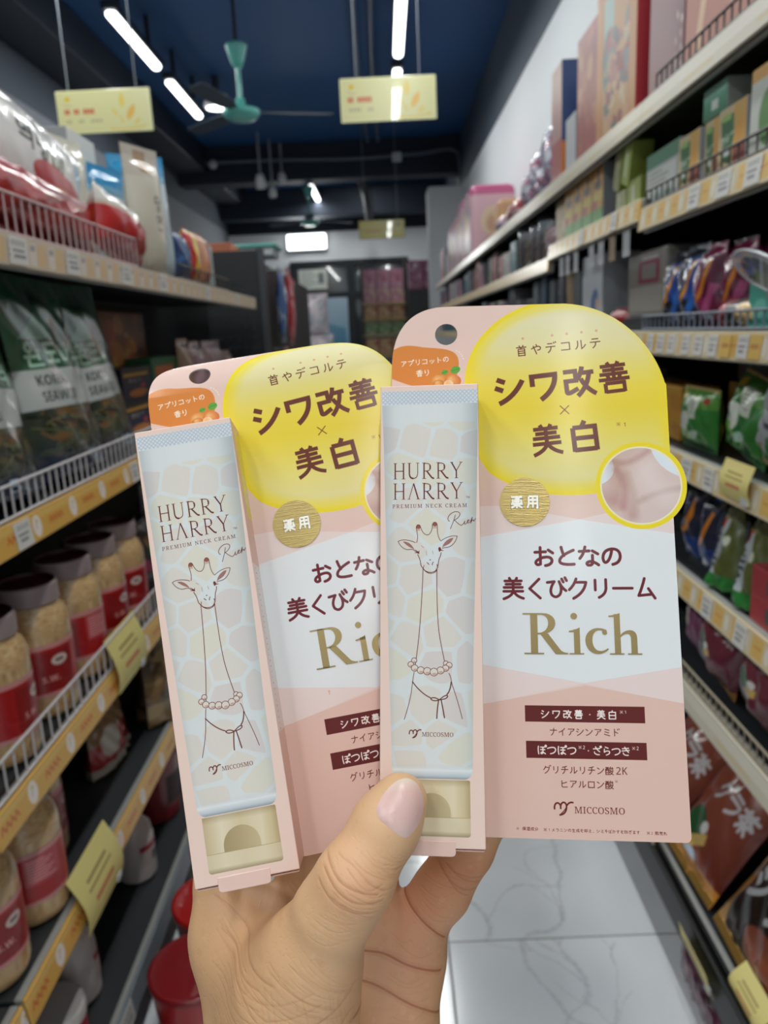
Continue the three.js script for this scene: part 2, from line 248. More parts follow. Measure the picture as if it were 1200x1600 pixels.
// ceiling fans: cup, rod, motor, three still blades
const mint = phys([92, 176, 166], { roughness: 0.35, clearcoat: 0.4 }), bladeMat = mat([34, 50, 66], { roughness: 0.5 });
function fan(x, z, top, bottom, label, turn) {
  const t = thing('ceiling_fan', label, 'fan', [x, bottom, z]);
  const H = top - bottom;
  mesh('canopy', lathe([[0.001, 0], [0.03, 0], [0.045, 0.04], [0.07, 0.12], [0.072, 0.135], [0.001, 0.135]]), mint, t, [0, H - 0.135, 0]);
  mesh('rod', cyl(0.016, 0.016, H - 0.2, 14), mint, t, [0, H / 2, 0]);
  mesh('motor', lathe([[0.001, -0.01], [0.06, -0.005], [0.105, 0.015], [0.125, 0.04], [0.12, 0.06], [0.07, 0.075], [0.035, 0.085], [0.03, 0.13], [0.001, 0.13]]), mint, t);
  if (CEIL > top) mesh('down_rod', cyl(0.012, 0.012, CEIL - top, 10), fitting, t, [0, H + (CEIL - top) / 2, 0]);
  for (let k = 0; k < 3; k++) {
    const b = mesh('blade', geo('blade', () => { const s = new THREE.Shape(); s.moveTo(0.1, -0.025); s.lineTo(0.2, -0.055); s.quadraticCurveTo(0.55, -0.075, 0.6, -0.05); s.quadraticCurveTo(0.62, 0, 0.6, 0.05); s.quadraticCurveTo(0.55, 0.06, 0.2, 0.05); s.lineTo(0.1, 0.025); s.closePath(); const g = new THREE.ExtrudeGeometry(s, { depth: 0.004, bevelEnabled: true, bevelSize: 0.002, bevelThickness: 0.001, bevelSegments: 1 }); g.rotateX(-Math.PI / 2 + 0.18); return g; }), bladeMat, t, [0, 0.05, 0]);
    b.rotation.y = turn + k * Math.PI * 2 / 3;
  }
}
fan(-0.87, -5.5, 3.19, 2.74, 'mint green ceiling fan left of the middle hanging sign', 0.25);
fan(-0.87, -10.3, 3.16, 2.7, 'small far mint green ceiling fan under the short tube lamp', 0.6);

// hanging aisle signs
function aisleSign(x, y, z, w, h, label, art, hang, ry) {
  const t = thing('hanging_sign', label, 'sign', [x, y, z], ry);
  mesh('board', boxGeo(w, h, 0.012, 0.004), [0, 0, 0, 0, 1, 1].map((i) => (i ? tmat(art, { roughness: 0.25, clearcoat: 0.6 }) : mat([205, 205, 150]))), t, [0, h / 2, 0]);
  for (const s of [-1, 1]) mesh('cord', cyl(0.0035, 0.0035, CEIL - y - h, 6), mat([120, 128, 136]), t, [s * w * hang, h + (CEIL - y - h) / 2, 0]);
}
const signArt = (words, words2, dim) => tex(384, 164, (c, w, h) => {
  c.fillStyle = dim ? '#a59a48' : '#d8d49c'; c.fillRect(0, 0, w, h);
  c.strokeStyle = dim ? '#8d8338' : '#e3e2ae'; c.lineWidth = 12; c.strokeRect(0, 0, w, h);
  if (dim) { c.fillStyle = '#a05a3a'; c.fillRect(40, 86, 150, 12); c.fillStyle = '#7c7230'; c.fillRect(300, 20, 60, 40); return; }
  c.fillStyle = '#dcb838'; c.beginPath(); c.arc(46, 32, 10, 0, 7); c.fill(); c.strokeStyle = '#c9a8a0'; c.lineWidth = 4; c.beginPath(); c.arc(48, 40, 18, 0.8, 2.8); c.stroke();
  c.fillStyle = '#c8583f'; let x = 30; for (const n of words) { for (let i = 0; i < n; i++) { c.fillRect(x, 70, 9, 20); c.clearRect; x += 12; } x += 14; }
  c.fillStyle = '#b0a888'; x = 34; for (const n of words2) { for (let i = 0; i < n; i++) { c.fillRect(x, 110, 8, 14); x += 13; } x += 24; }
  for (const [bx, by, s, cc, a] of [[268, 46, 1.1, '#e2c04c', 0], [300, 92, 1.25, '#e2a63a', 0.5], [236, 88, 0.8, '#dfc56a', -0.7], [262, 118, 0.7, '#dcc578', -0.3], [322, 128, 0.7, '#e0c060', 0.8]]) {
    c.save(); c.translate(bx, by); c.rotate(a); c.scale(s, s); c.fillStyle = cc; c.globalAlpha = 0.75; c.beginPath(); c.moveTo(0, 26); c.quadraticCurveTo(-22, 0, 0, -30); c.quadraticCurveTo(20, 0, 0, 26); c.fill(); c.restore();
  }
  c.strokeStyle = '#e0b84a'; c.lineWidth = 5; c.beginPath(); c.moveTo(210, 150); c.quadraticCurveTo(290, 160, 360, 142); c.stroke();
});
aisleSign(0.078, 2.447, -4.5, 0.512, 0.217, 'pale yellow hanging sign with red lettering, below the middle tube lamp', signArt([2, 5], [4, 2], false), 0.33, 0);
aisleSign(-1.443, 2.459, -4.5, 0.505, 0.213, 'pale yellow hanging sign above the left shelf of red bags', signArt([2, 2, 4], [2, 2, 4], false), 0.36, 0);
aisleSign(0.026, 2.353, -9.0, 0.505, 0.195, 'small dull yellow hanging sign at the far end of the aisle', signArt([], [], true), 0.35, 0);

// conduits, pipe, spotlights
const pipeMat = mat([96, 106, 118], { roughness: 0.4 }), pipeDark = mat([30, 36, 46], { roughness: 0.5 });
tag(mesh('cross_pipe', tube([[-2.2, 3.36, -9.68], [-1.2, 3.36, -9.7], [-0.2, 3.33, -9.68], [0.5, 3.35, -9.68], [0.93, 3.36, -9.68], [0.97, 3.2, -9.68], [0.975, 3.0, -9.68]], 0.018, 50, 8), pipeMat, scene), 'thin grey pipe running across under the dark beam', 'pipe');
for (const [x, l, lab] of [[-0.12, 'metal', 'grey flexible conduit pair along the ceiling, left one'], [0.0, 'metal', 'grey flexible conduit pair along the ceiling, right one']])
  tag(mesh('conduit', tube([[x - 0.02, 3.52, -3.2], [x + 0.01, 3.5, -5], [x, 3.52, -7], [x + 0.02, 3.5, -9.2], [x + 0.03, 3.48, -9.55]], 0.016, 60, 8), pipeMat, scene), lab, 'conduit');
tag(mesh('dark_duct', tube([[-0.75, 3.3, -10.2], [-0.35, 3.3, -10.2], [-0.22, 3.26, -10.25], [-0.16, 3.1, -10.3], [-0.14, 2.95, -11.5], [-0.14, 2.9, -12.0]], 0.06, 40, 10), pipeDark, scene), 'black bent duct hanging under the far dark beam', 'duct');
for (const [x, y, z, s, lab] of [[-1.3, 2.97, -9.2, 1, 'white track spotlight with its pale head low, left of the far fan'], [-1.22, 2.93, -9.55, 0.8, 'small white spotlight just below the left far spotlight'], [-1.12, 3.1, -9.75, 0.9, 'white spotlight high against the dark beam near the far fan']]) {
  const t = thing('spotlight', lab, 'spotlight', [x, y, z]);
  mesh('spot_head', geo('spothead', () => { const g = lathe([[0.001, 0], [0.05, 0], [0.06, 0.02], [0.055, 0.1], [0.035, 0.15], [0.001, 0.155]]); g.rotateX(0.4); return g; }), mat([205, 208, 208]), t).scale.setScalar(s);
  mesh('arm', cyl(0.012, 0.012, CEIL - y - 0.1, 8), mat([150, 155, 160]), t, [0, 0.1 + (CEIL - y - 0.1) / 2, 0.02]);
}
{
  const t = thing('smoke_detector', 'round white smoke detector on the cross pipe, left part', 'detector', [-1.9, 3.28, -9.62]);
  mesh('dome', new THREE.SphereGeometry(0.05, 16, 10), mat([190, 196, 200]), t, [0, 0.05, 0]);
  const b = thing('junction_box', 'small white junction box on the cross pipe near the conduits', 'box', [0.24, 3.27, -9.66]);
  mesh('cover', boxGeo(0.11, 0.1, 0.06, 0.01), mat([200, 205, 205]), b, [0, 0.05, 0]);
}

// ---------------------------------------------------------------- shelving
const steelBlack = mat([20, 21, 23], { roughness: 0.45 }), deckGrey = mat([40, 43, 46], { roughness: 0.5 }), railSteel = mat([150, 150, 146], { roughness: 0.35 });
const wireWhite = mat([205, 200, 200], { roughness: 0.35 }), wirePink = mat([196, 168, 168], { roughness: 0.35 }), wireDark = mat([70, 62, 60], { roughness: 0.4 });
// price-rail inserts (period 0.28 m)
const stripYellow = tex(512, 92, (c, w, h) => {
  c.fillStyle = '#dfae55'; c.fillRect(0, 0, w, h); c.fillStyle = '#e6bc69'; c.fillRect(0, 8, w, 20);
  for (const x of [60, 316]) {
    c.fillStyle = '#efe6df'; c.beginPath(); c.ellipse(x, 46, 26, 34, 0, 0, 7); c.fill(); c.strokeStyle = '#c9a08c'; c.lineWidth = 4; c.beginPath(); c.moveTo(x - 8, 56); c.quadraticCurveTo(x, 30, x + 10, 32); c.stroke();
    c.fillStyle = '#e0c040'; c.fillRect(x - 5, 26, 9, 9);
    c.strokeStyle = '#cf6a33'; c.lineWidth = 7; c.beginPath(); for (let i = 0; i < 9; i++) c.lineTo(x + 78 + i * 12, i % 2 ? 38 : 58); c.stroke();
  }
});
const stripCream = tex(512, 92, (c, w, h) => {
  c.fillStyle = '#d9c9a4'; c.fillRect(0, 0, w, h);
  for (let i = 0; i < 4; i++) { const x = i * 128; c.fillStyle = '#e0b868'; c.fillRect(x + 14, 10, 66, 70); c.fillStyle = '#d69c54'; c.fillRect(x + 24, 40, 44, 8); c.fillStyle = '#e6e0d2'; c.beginPath(); c.ellipse(x + 104, 46, 14, 28, 0, 0, 7); c.fill(); }
});
const stripPale = tex(512, 92, (c, w, h) => {
  c.fillStyle = '#cdbda6'; c.fillRect(0, 0, w, h);
  for (let i = 0; i < 4; i++) { const x = i * 128; c.fillStyle = '#d8b98a'; c.fillRect(x + 60, 12, 54, 66); c.fillStyle = '#dcd3c6'; c.fillRect(x + 8, 12, 44, 68); c.fillStyle = '#a3a0a0'; c.fillRect(x + 14, 18, 30, 18); }
});
const stripWhite = tex(256, 92, (c, w, h) => { c.fillStyle = '#cfc7b4'; c.fillRect(0, 0, w, h); c.fillStyle = '#ddd6c6'; c.fillRect(0, 10, w, 40); c.fillStyle = '#d0bf92'; c.fillRect(40, 56, 120, 14); });
const RAILS = {}; for (const [k, t] of Object.entries({ yellow: stripYellow, cream: stripCream, pale: stripPale, white: stripWhite })) RAILS[k] = tmat(t, { roughness: 0.3, clearcoat: 0.4, clearcoatRoughness: 0.25 });
RAILS.black = mat([26, 27, 29], { roughness: 0.4 });
RAILS.grey = mat([128, 136, 142], { roughness: 0.35 });
const tagPaper = [0, 1, 2].map((k) => tmat(tex(64, 64, (c, w, h) => {
  c.fillStyle = k === 2 ? '#d9b463' : '#d5d3cd'; c.fillRect(0, 0, w, h);
  if (k < 2) { c.fillStyle = '#6c6c72'; for (let i = 0; i < 12; i++) if ((i * 7 + k) % 3) c.fillRect(8 + i * 4, 8, 2, 12); c.fillStyle = '#8b8a92'; c.fillRect(10, 28, 40, 6); c.fillRect(14, 40, 30 + k * 10, 8); } else { c.fillStyle = '#c08a4a'; c.fillRect(10, 24, 44, 12); }
}), { roughness: 0.4 }));
const railGeo = (len) => geo('rail' + len.toFixed(3), () => {
  const g = new RoundedBoxGeometry(len, 0.046, 0.006, 1, 0.0015), p = g.attributes.position, uv = g.attributes.uv;
  for (let i = 0; i < p.count; i++) uv.setXY(i, p.getX(i) / 0.28, p.getY(i) / 0.046 + 0.5);
  return g;
});
// one shelf board with its price rail and tags. side -1: left gondola, facing +x; side +1: right wall, facing -x
function shelf(side, y, z0, z1, front, strip, label, group, tags = [], depth = 0.4, tilt = 0.12) {
  const len = z0 - z1 - 0.004, zc = (z0 + z1) / 2;
  const t = thing('shelf', label, 'shelf', [side * front, y, zc], side < 0 ? Math.PI / 2 : -Math.PI / 2, group);   // local +z faces the aisle
  mesh('shelf_deck', boxGeo(len, 0.022, depth, 0.003), deckGrey, t, [0, -0.013, -depth / 2 - 0.012]);
  mesh('front_lip', boxGeo(len, 0.05, 0.012, 0.003), railSteel, t, [0, -0.025, -0.012]);
  const r = mesh('price_rail', railGeo(len), RAILS[strip], t, [0, -0.024, 0]); r.rotation.x = -tilt;
  for (const [zz, k, w = 0.05, hh = 0.04] of tags) {                 // tags at world z
    const lx = (side < 0 ? -1 : 1) * (zz - zc);
    const m = mesh('price_tag', boxGeo(w, hh, 0.0016, 0.0004), tagPaper[k], t, [lx, -0.024, 0.0045]); m.rotation.x = -tilt;
  }
  if (y < 0.3) mesh('kick_plate', boxGeo(len, y - 0.03, 0.012, 0.003), steelBlack, t, [0, -0.027 - (y - 0.03) / 2, -0.06]);
  return t;
}
function rackTags(zs, k = 0, w, h) { return zs.map((z) => [z, k, w, h]); }
function fence(side, y, z0, z1, front, hgt, pitch, m, label) {
  const len = z0 - z1, n = Math.round(len / pitch);
  const t = thing('wire_fence', label, 'fence', [side * front, y, (z0 + z1) / 2], side < 0 ? Math.PI / 2 : -Math.PI / 2);
  mesh('top_wire', geo('tw' + len.toFixed(3), () => { const g = new THREE.CylinderGeometry(0.0026, 0.0026, len, 6); g.rotateZ(Math.PI / 2); return g; }), m, t, [0, hgt, 0]);
  mesh('bottom_wire', geo('tw' + len.toFixed(3)), m, t, [0, 0.003, 0]);
  for (let i = 0; i <= n; i++) mesh('wire', cyl(0.0017, 0.0017, hgt, 5, true), m, t, [-len / 2 + i * len / n, hgt / 2, 0]);
  return t;
}

// left gondola: heights of the shelf tops
const LF = 0.55, L = [1.517, 1.107, 0.737, 0.452, 0.165];
{
  const gd = thing('gondola', 'black steel gondola frame carrying the left shelves', 'shelving', [-0.98, 0, -1.6]);
  mesh('back_panel', boxGeo(0.02, 1.62, 5.6, 0.003), steelBlack, gd, [-0.005, 0.81, -0.92]);
  for (const z of [0.36, -0.9, -2.17, -3.44]) mesh('upright', boxGeo(0.05, 1.62, 0.03, 0.003), steelBlack, gd, [-0.022, 0.81, z + 1.6]);
}
const LT = ['nearest', 'second', 'far'];
const lev = ['top', 'second', 'third', 'fourth', 'bottom'];
const strips = ['pale', 'yellow', 'yellow', 'yellow', 'grey'];
const ltags = [
  [[], rackTags([-1.22, -1.43, -1.72, -2.0], 1, 0.06), rackTags([-2.5, -3.0], 1, 0.05)],
  [[], [[-1.1, 0, 0.05], [-1.62, 0, 0.05], [-1.9, 1, 0.05]], [[-2.5, 0], [-2.9, 1]]],
  [[], [[-1.9, 0, 0.05]], [[-2.6, 0]]],
  [[], [], []], [[], [[-1.16, 1, 0.06]], []],
];
for (let k = 0; k < 5; k++) {
  const zz = [0.36, -0.9, -2.172, -3.44];
  for (let u = 1; u < 3; u++) shelf(-1, L[k], zz[u], zz[u + 1], k === 4 ? 0.53 : LF, strips[k], `shelf with ${['pale beige', 'yellow', 'yellow', 'yellow', 'plain grey'][k]} rail, ${lev[k]} level, ${u === 1 ? 'near section' : 'far section'} of the left gondola`, 'left gondola shelves', ltags[k][u], 0.4, k === 0 ? -0.05 : 0.12);
}
for (let k = 0; k < 5; k++) shelf(-1, L[k], 0.3, -0.897, k === 4 ? 0.53 : LF, strips[k], `shelf board of the left gondola beside the camera, ${lev[k]} level`, 'left gondola shelves');
fence(-1, L[0], -0.92, -1.84, 0.556, 0.062, 0.03, wirePink, 'pinkish white wire fence in front of the red bags on the top left shelf');
fence(-1, L[0], -2.2, -2.9, 0.556, 0.04, 0.045, wireDark, 'small dark wire fence before the yellow packs on the top left shelf');
fence(-1, L[1], -0.92, -2.1, 0.556, 0.05, 0.026, wireWhite, 'white wire fence in front of the green seaweed bags');
fence(-1, L[2], -0.9, -2.1, 0.556, 0.058, 0.03, wireWhite, 'white wire fence in front of the jars with red labels');

// taller black rack behind the gondola's end, perforated side towards us
{
  const g = thing('perforated_rack', 'tall black perforated rack end beyond the left shelves', 'shelving', [-0.74, 0, -3.7]);
  mesh('side_panel', boxGeo(0.27, 1.74, 0.03, 0.004), steelBlack, g, [0.06, 0.87, 0]);
  mesh('rim', boxGeo(0.03, 1.75, 0.05, 0.006), mat([52, 55, 58], { roughness: 0.4 }), g, [0.19, 0.875, 0.005]);
  const holes = []; for (let r = 0; r < 26; r++) for (let q = 0; q < 7; q++) if ((r * 5 + q * 3) % 7) holes.push(moved(new THREE.TorusGeometry(0.008, 0.003, 5, 10), -0.06 + q * 0.04, 0.35 + r * 0.05, 0.016));
  mesh('peg_hole', mergeGeometries(holes), phys([60, 64, 68], { roughness: 0.2, metalness: 0.6 }), g).userData.kind = 'stuff';
  mesh('rack_body', boxGeo(0.24, 1.7, 2.4, 0.004), steelBlack, g, [0.05, 0.85, -1.22]);
}

// right shelving on the wall
const RF = 0.55, RY = [1.785, 1.576, 1.326, 1.101, 0.876, 0.664, 0.222];
{
  const g = thing('wall_rack', 'black steel wall rack carrying the right shelves', 'shelving', [0.965, 0, -4]);
  mesh('back_panel', boxGeo(0.02, 1.76, 8.4, 0.003), steelBlack, g, [0, 0.88, -0.4]);
  for (let i = 0; i < 9; i++) mesh('upright', boxGeo(0.012, 1.76, 0.03, 0.003), steelBlack, g, [0.014, 0.88, 3.2 - i * 0.92]);
}
const rz = (i) => -0.80 - 0.92 * (i - 1);
const rstrip = ['white', 'cream', 'cream', 'cream', 'cream', 'white', 'grey'];
const rn = ['highest', 'second highest', 'third', 'fourth', 'fifth', 'sixth', 'lowest'];
const secName = ['beside the camera', 'nearest', 'second', 'third', 'fourth', 'fifth', 'sixth', 'seventh', 'eighth'];
for (let i = 0; i < 9; i++) for (let k = 0; k < 7; k++) {
  const dy = k === 1 && i === 2 ? 0.022 : k === 1 && i > 2 ? -0.012 : 0, tags = [];
  if (k === 2 && i === 1) for (const [z, q] of [[-1.1, 0], [-1.16, 2], [-1.2, 0], [-1.26, 2], [-1.31, 0], [-1.37, 0], [-1.43, 1], [-1.5, 0], [-1.56, 1], [-1.62, 0]]) tags.push([z, q, 0.036, 0.036]);
  if (k === 1 && i === 1) tags.push([-1.2, 0, 0.05], [-1.3, 1, 0.05], [-1.42, 0, 0.05]);
  if (k === 3 && i === 1) tags.push([-1.4, 0, 0.05], [-1.3, 1, 0.04]);
  if (k === 4 && i === 1) tags.push([-1.15, 0, 0.04], [-1.28, 1, 0.04]);
  if (k === 1 && i === 2) tags.push([-1.9, 1, 0.05], [-2.2, 0, 0.05]);
  shelf(1, RY[k] + dy, rz(i) , rz(i + 1), k === 6 ? 0.555 : RF, k === 6 ? 'black' : rstrip[k], `shelf with ${k === 6 ? 'dark front' : k === 0 || k === 5 ? 'whitish rail' : 'cream rail'}, ${rn[k]} level, ${secName[i]} section of the right rack`, 'right rack shelves', tags, 0.395);
}
// black front of the lowest right shelf
for (let i = 0; i < 4; i++) tag(mesh('front_guard', boxGeo(0.012, 0.075, 0.914, 0.004), steelBlack, scene, [0.542, 0.182, (rz(i) + rz(i + 1)) / 2]), `black front guard of the lowest right shelf, ${secName[i]} section`, 'guard', 'guards of the lowest right shelf');
fence(1, RY[0], -0.85, -1.66, 0.556, 0.03, 0.028, wireDark, 'low dark wire fence before the large gift boxes on the highest right shelf');
fence(1, RY[1], -0.85, -1.7, 0.556, 0.03, 0.03, wireDark, 'low dark wire fence before the curry boxes');
fence(1, RY[2], -0.85, -1.7, 0.556, 0.03, 0.026, mat([120, 128, 140]), 'low grey wire fence before the blue and magenta bags');
fence(1, RY[5], -0.85, -1.7, 0.556, 0.03, 0.022, mat([150, 140, 120]), 'low pale wire fence before the magenta candy bags');

// hanging notes on the rails
const noteMat = tmat(tex(96, 96, (c, w, h) => { c.fillStyle = '#dccf84'; c.fillRect(0, 0, w, h); c.fillStyle = '#a08a58'; c.fillRect(22, 26, 48, 5); c.fillRect(18, 38, 56, 4); c.fillStyle = '#c77a52'; c.fillRect(24, 56, 46, 8); }), { roughness: 0.55, side: THREE.DoubleSide });
function note(pos, ry, w, h, curl, label, lean = 0) {
  const t = thing('paper_note', label, 'note', pos, ry);
  const g = new THREE.BoxGeometry(w, h, 0.0009, 1, 10, 1), p = g.attributes.position;
  for (let i = 0; i < p.count; i++) { const v = p.getY(i) / h + 0.5; p.setZ(i, p.getZ(i) + curl * (v * v) + 0.006 * Math.sin(v * 4)); }
  g.computeVertexNormals();
  mesh('sheet', g, noteMat, t, [0, h / 2, 0]).rotation.x = lean;
  mesh('clip', boxGeo(0.02, 0.012, 0.005, 0.001), mat([190, 195, 200], { roughness: 0.3 }), t, [w * 0.35, 0.004, 0.002]);
}
note([-0.542, 0.69, -1.45], Math.PI / 2, 0.17, 0.11, -0.012, 'pale yellow note clipped to the rail below the near jars');
note([-0.536, 0.39, -1.17], Math.PI / 2, 0.17, 0.105, -0.02, 'pale yellow curled note standing on the fourth left rail');
note([0.542, 1.066, -1.185], -Math.PI / 2, 0.1, 0.06, 0.0, 'pale yellow note on the rail under the green dessert bags');
note([0.533, 0.165, -1.2], -Math.PI / 2, 0.13, 0.05, 0.02, 'pale yellow note hanging at the foot of the black front guard');
note([0.552, 0.215, -1.06], -Math.PI / 2, 0.11, 0.05, -0.02, 'pale yellow note tucked before the orange snack bags');
note([0.535, 0.245, -1.5], -Math.PI / 2, 0.1, 0.04, 0.01, 'yellow note standing before the large brown snack bag');

// ---------------------------------------------------------------- product shapes
// a sealed bag: w x h, d thick, base centred at the origin, front towards +z; o.seal = flat strips, o.stand = belly low, o.crease = wrinkle size
function bagGeo(w, h, d, o = {}) {
  const { seal = 0.07, sealB = seal, stand = 0, crease = 0.006, s = 1, taper = 0, nx = 22, ny = 28, zig = 0 } = o;
  seed(100 + s); const ph = Array.from({ length: 10 }, () => rnd() * 6.3), fr = Array.from({ length: 10 }, () => rr(3, 11));
  const side = (sg) => {
    const pos = [], uv = [], idx = [];
    for (let j = 0; j <= ny; j++) for (let i = 0; i <= nx; i++) {
      const u = i / nx, v = j / ny, a = 2 * u - 1;
      const inV = THREE.MathUtils.clamp((v - sealB) / Math.max(1e-6, 1 - seal - sealB), 0, 1);
      const body = stand ? Math.pow(Math.max(0, 1 - Math.pow(inV, 1.6)), 0.7) * Math.min(1, v / 0.05 + 0.25) : Math.pow(Math.max(0, 4 * inV * (1 - inV)), 0.5);
      const across = Math.pow(Math.max(0, 1 - a * a), 0.55);
      const edge = Math.pow(Math.abs(a), 3) + Math.pow(Math.abs(2 * inV - 1), 3);
      let wr = 0; for (let k = 0; k < 5; k++) wr += Math.sin(fr[k] * (u * w / h * 1.3 + (k % 2 ? v : -v)) * 2 + ph[k]) * 0.3;
      wr += Math.sin(u * 40 + ph[6] + 3 * v) * 0.35 * edge;
      const z = sg * (d / 2 * body * across + 0.0006) + crease * wr * across * Math.min(1, body * 1.5 + 0.15) * (0.5 + 0.5 * edge);
      const half = w / 2 * (1 - 0.035 * Math.sin(Math.PI * inV) * (stand ? 0.3 : 1)) * (1 - taper * v);
      pos.push(a * half, v * h + (v > 0.999 && zig ? (i % 2) * zig : 0), z); uv.push(sg > 0 ? u : 1 - u, v);
    }
    for (let j = 0; j < ny; j++) for (let i = 0; i < nx; i++) { const a = j * (nx + 1) + i, b = a + 1, c = a + nx + 1, e = c + 1; if (sg > 0) idx.push(a, b, c, b, e, c); else idx.push(a, c, b, b, c, e); }
    const g = new THREE.BufferGeometry(); g.setAttribute('position', new THREE.Float32BufferAttribute(pos, 3)); g.setAttribute('uv', new THREE.Float32BufferAttribute(uv, 2)); g.setIndex(idx); g.computeVertexNormals(); return g;
  };
  return mergeGeometries([side(1), side(-1)]);
}
const foil = (t, o = {}) => tmat(t, { roughness: 0.28, clearcoat: 0.85, clearcoatRoughness: 0.12, ...o });
const card = (t, o = {}) => tmat(t, { roughness: 0.42, clearcoat: 0.25, clearcoatRoughness: 0.3, ...o });
const sealFoil = mat([190, 150, 80], { roughness: 0.25, metalness: 0.7 });
// side: -1 left shelves (faces +x), +1 right shelves (faces -x)
const facing = (side) => (side < 0 ? Math.PI / 2 : -Math.PI / 2);
function bag(name, side, x, y, z, w, h, d, m, label, o = {}) {
  const t = thing(name, label, o.cat || 'bag', [side * x, y, z], facing(side) + (o.yaw || 0), o.group);
  const inner = mesh(o.part || 'pouch', bagGeo(w, h, d, o), m, t);
  inner.rotation.set(-(o.lean || 0), 0, o.roll || 0);
  if (o.lift) inner.position.y = o.lift;
  if (o.foil) { const f = mesh('seal_strip', boxGeo(w * 0.98, h * 0.06, 0.004, 0.001), o.foil, inner, [0, h * 0.97, 0]); if (o.foilB) mesh('seal_strip', boxGeo(w * 0.98, h * 0.06, 0.004, 0.001), o.foil, inner, [0, h * 0.03, 0]); }
  return t;
}
// a carton: front width w (along the shelf), height h, depth d back into the shelf; m = [front, side, top]
function carton(name, side, x, y, z0, z1, h, d, m, label, o = {}) {
  const w = Math.abs(z0 - z1) - 0.003, t = thing(name, label, o.cat || 'box', [side * (x + d / 2), y, (z0 + z1) / 2], facing(side) + (o.yaw || 0), o.group);
  const b = mesh('box_body', boxGeo(w, h, d, o.r ?? 0.0025), [m[1], m[1], m[2] || m[1], m[1], m[0], m[1]], t, [0, h / 2, 0]);
  if (o.roll || o.lean) b.rotation.set(-(o.lean || 0), 0, o.roll || 0);
  if (o.flap) mesh('top_flap', boxGeo(w * 0.98, 0.0012, d * 0.5, 0.0004), m[2] || m[1], b, [0, h / 2 + 0.0005, d * 0.22]);
  return t;
}
const blotch = (w, h, base, colors, n, s, more) => tex(w, h, (c) => {
  c.fillStyle = base; c.fillRect(0, 0, w, h); seed(s);
  for (let i = 0; i < n; i++) { c.fillStyle = colors[Math.floor(rnd() * colors.length)]; c.globalAlpha = rr(0.45, 0.95); const x = rnd() * w, y = rnd() * h, r = rr(0.04, 0.16) * w; c.beginPath(); c.ellipse(x, y, r, r * rr(0.4, 1.2), rnd() * 3, 0, 7); c.fill(); }
  c.globalAlpha = 1; if (more) more(c, w, h);
});
const stripes = (c, x, y, w, n, gap, hh, color) => { c.fillStyle = color; for (let i = 0; i < n; i++) c.fillRect(x, y + i * gap, w * (0.6 + 0.4 * ((i * 37 % 10) / 10)), hh); };

// ================================================================ LEFT, top shelf
const D1 = L[0], RB = 0.555;
const riceArt = tex(384, 256, (c, w, h) => {
  c.fillStyle = '#d9d6d2'; c.fillRect(0, 0, w, h);
  c.fillStyle = '#b4141d'; c.fillRect(0, 204, w, 60); c.fillStyle = '#d98c92'; c.fillRect(0, 198, w, 12);
  for (let i = 0; i < 3; i++) glyph(c, ['역', '당', '미'][i], 166 + i * 46, 88 + i * 5, 46, 0.15, '#1c1814', 'round');
  c.save(); c.beginPath(); c.ellipse(276, 150, 96, 40, 0.1, 0, 7); c.clip(); c.fillStyle = '#b62a2a'; c.fillRect(0, 0, w, h); c.fillStyle = '#d09a3c'; c.beginPath(); c.ellipse(295, 162, 60, 20, 0, 0, 7); c.fill();
  seed(3); for (let i = 0; i < 40; i++) { c.fillStyle = ['#7c3a1c', '#e0b85c', '#5d2a18', '#e5c890'][i % 4]; c.fillRect(rr(236, 350), rr(146, 178), 6, 4); } c.restore();
  c.fillStyle = '#c98a3a'; c.beginPath(); c.ellipse(26, 104, 48, 34, 0.3, 0, 7); c.fill();
});
const redArt = tex(256, 160, (c, w, h) => {
  c.fillStyle = '#b01018'; c.fillRect(0, 0, w, h); c.fillStyle = '#d9a0a4'; c.fillRect(0, 0, w, 20); c.fillStyle = '#8f0c14'; seed(9);
  for (let i = 0; i < 26; i++) { c.globalAlpha = 0.5; c.fillStyle = i % 2 ? '#c9202a' : '#7d0a12'; c.beginPath(); c.ellipse(rnd() * w, 30 + rnd() * h, 30, 12, rnd() * 3, 0, 7); c.fill(); } c.globalAlpha = 1;
  c.fillStyle = '#c9a47c'; c.beginPath(); c.ellipse(40, 60, 26, 34, 0, 0, 7); c.fill();
});
bag('snack_bag', -1, 0.705, D1 + 0.04, -1.57, 0.5, 0.25, 0.11, foil(riceArt), 'large white and red plastic bag with black brush lettering and a food picture', { roll: -0.24, yaw: -0.12, crease: 0.006, s: 3, lean: 0.02, lift: 0.02, seal: 0.06 });
bag('snack_bag', -1, 0.603, D1, -1.36, 0.66, 0.115, 0.09, foil(redArt), 'long red plastic bag with a pink rim lying behind the pinkish wire fence', { crease: 0.008, s: 5, roll: -0.05, lift: 0.018 });
bag('snack_bag', -1, 0.603, D1, -1.86, 0.28, 0.135, 0.1, foil(tex(128, 96, (c, w, h) => { c.fillStyle = '#b3151d'; c.fillRect(0, 0, w, h); c.fillStyle = '#d7d3ca'; c.fillRect(0, 0, w, 30); c.fillStyle = '#c8b9a8'; c.fillRect(0, 28, w, 6); })), 'small red bag with white top at the end of the pinkish wire fence', { crease: 0.008, s: 7, roll: -0.16, lift: 0.02 });
bag('snack_bag', -1, 0.74, D1, -1.14, 0.3, 0.2, 0.1, foil(redArt), 'red bag standing at the left picture edge behind the wire fence', { crease: 0.01, s: 11 });
carton('white_carton', -1, 0.75, D1, -2.03, -2.22, 0.355, 0.16, [mat([205, 206, 202]), mat([150, 150, 150])], 'plain white carton standing behind the white and red bag');
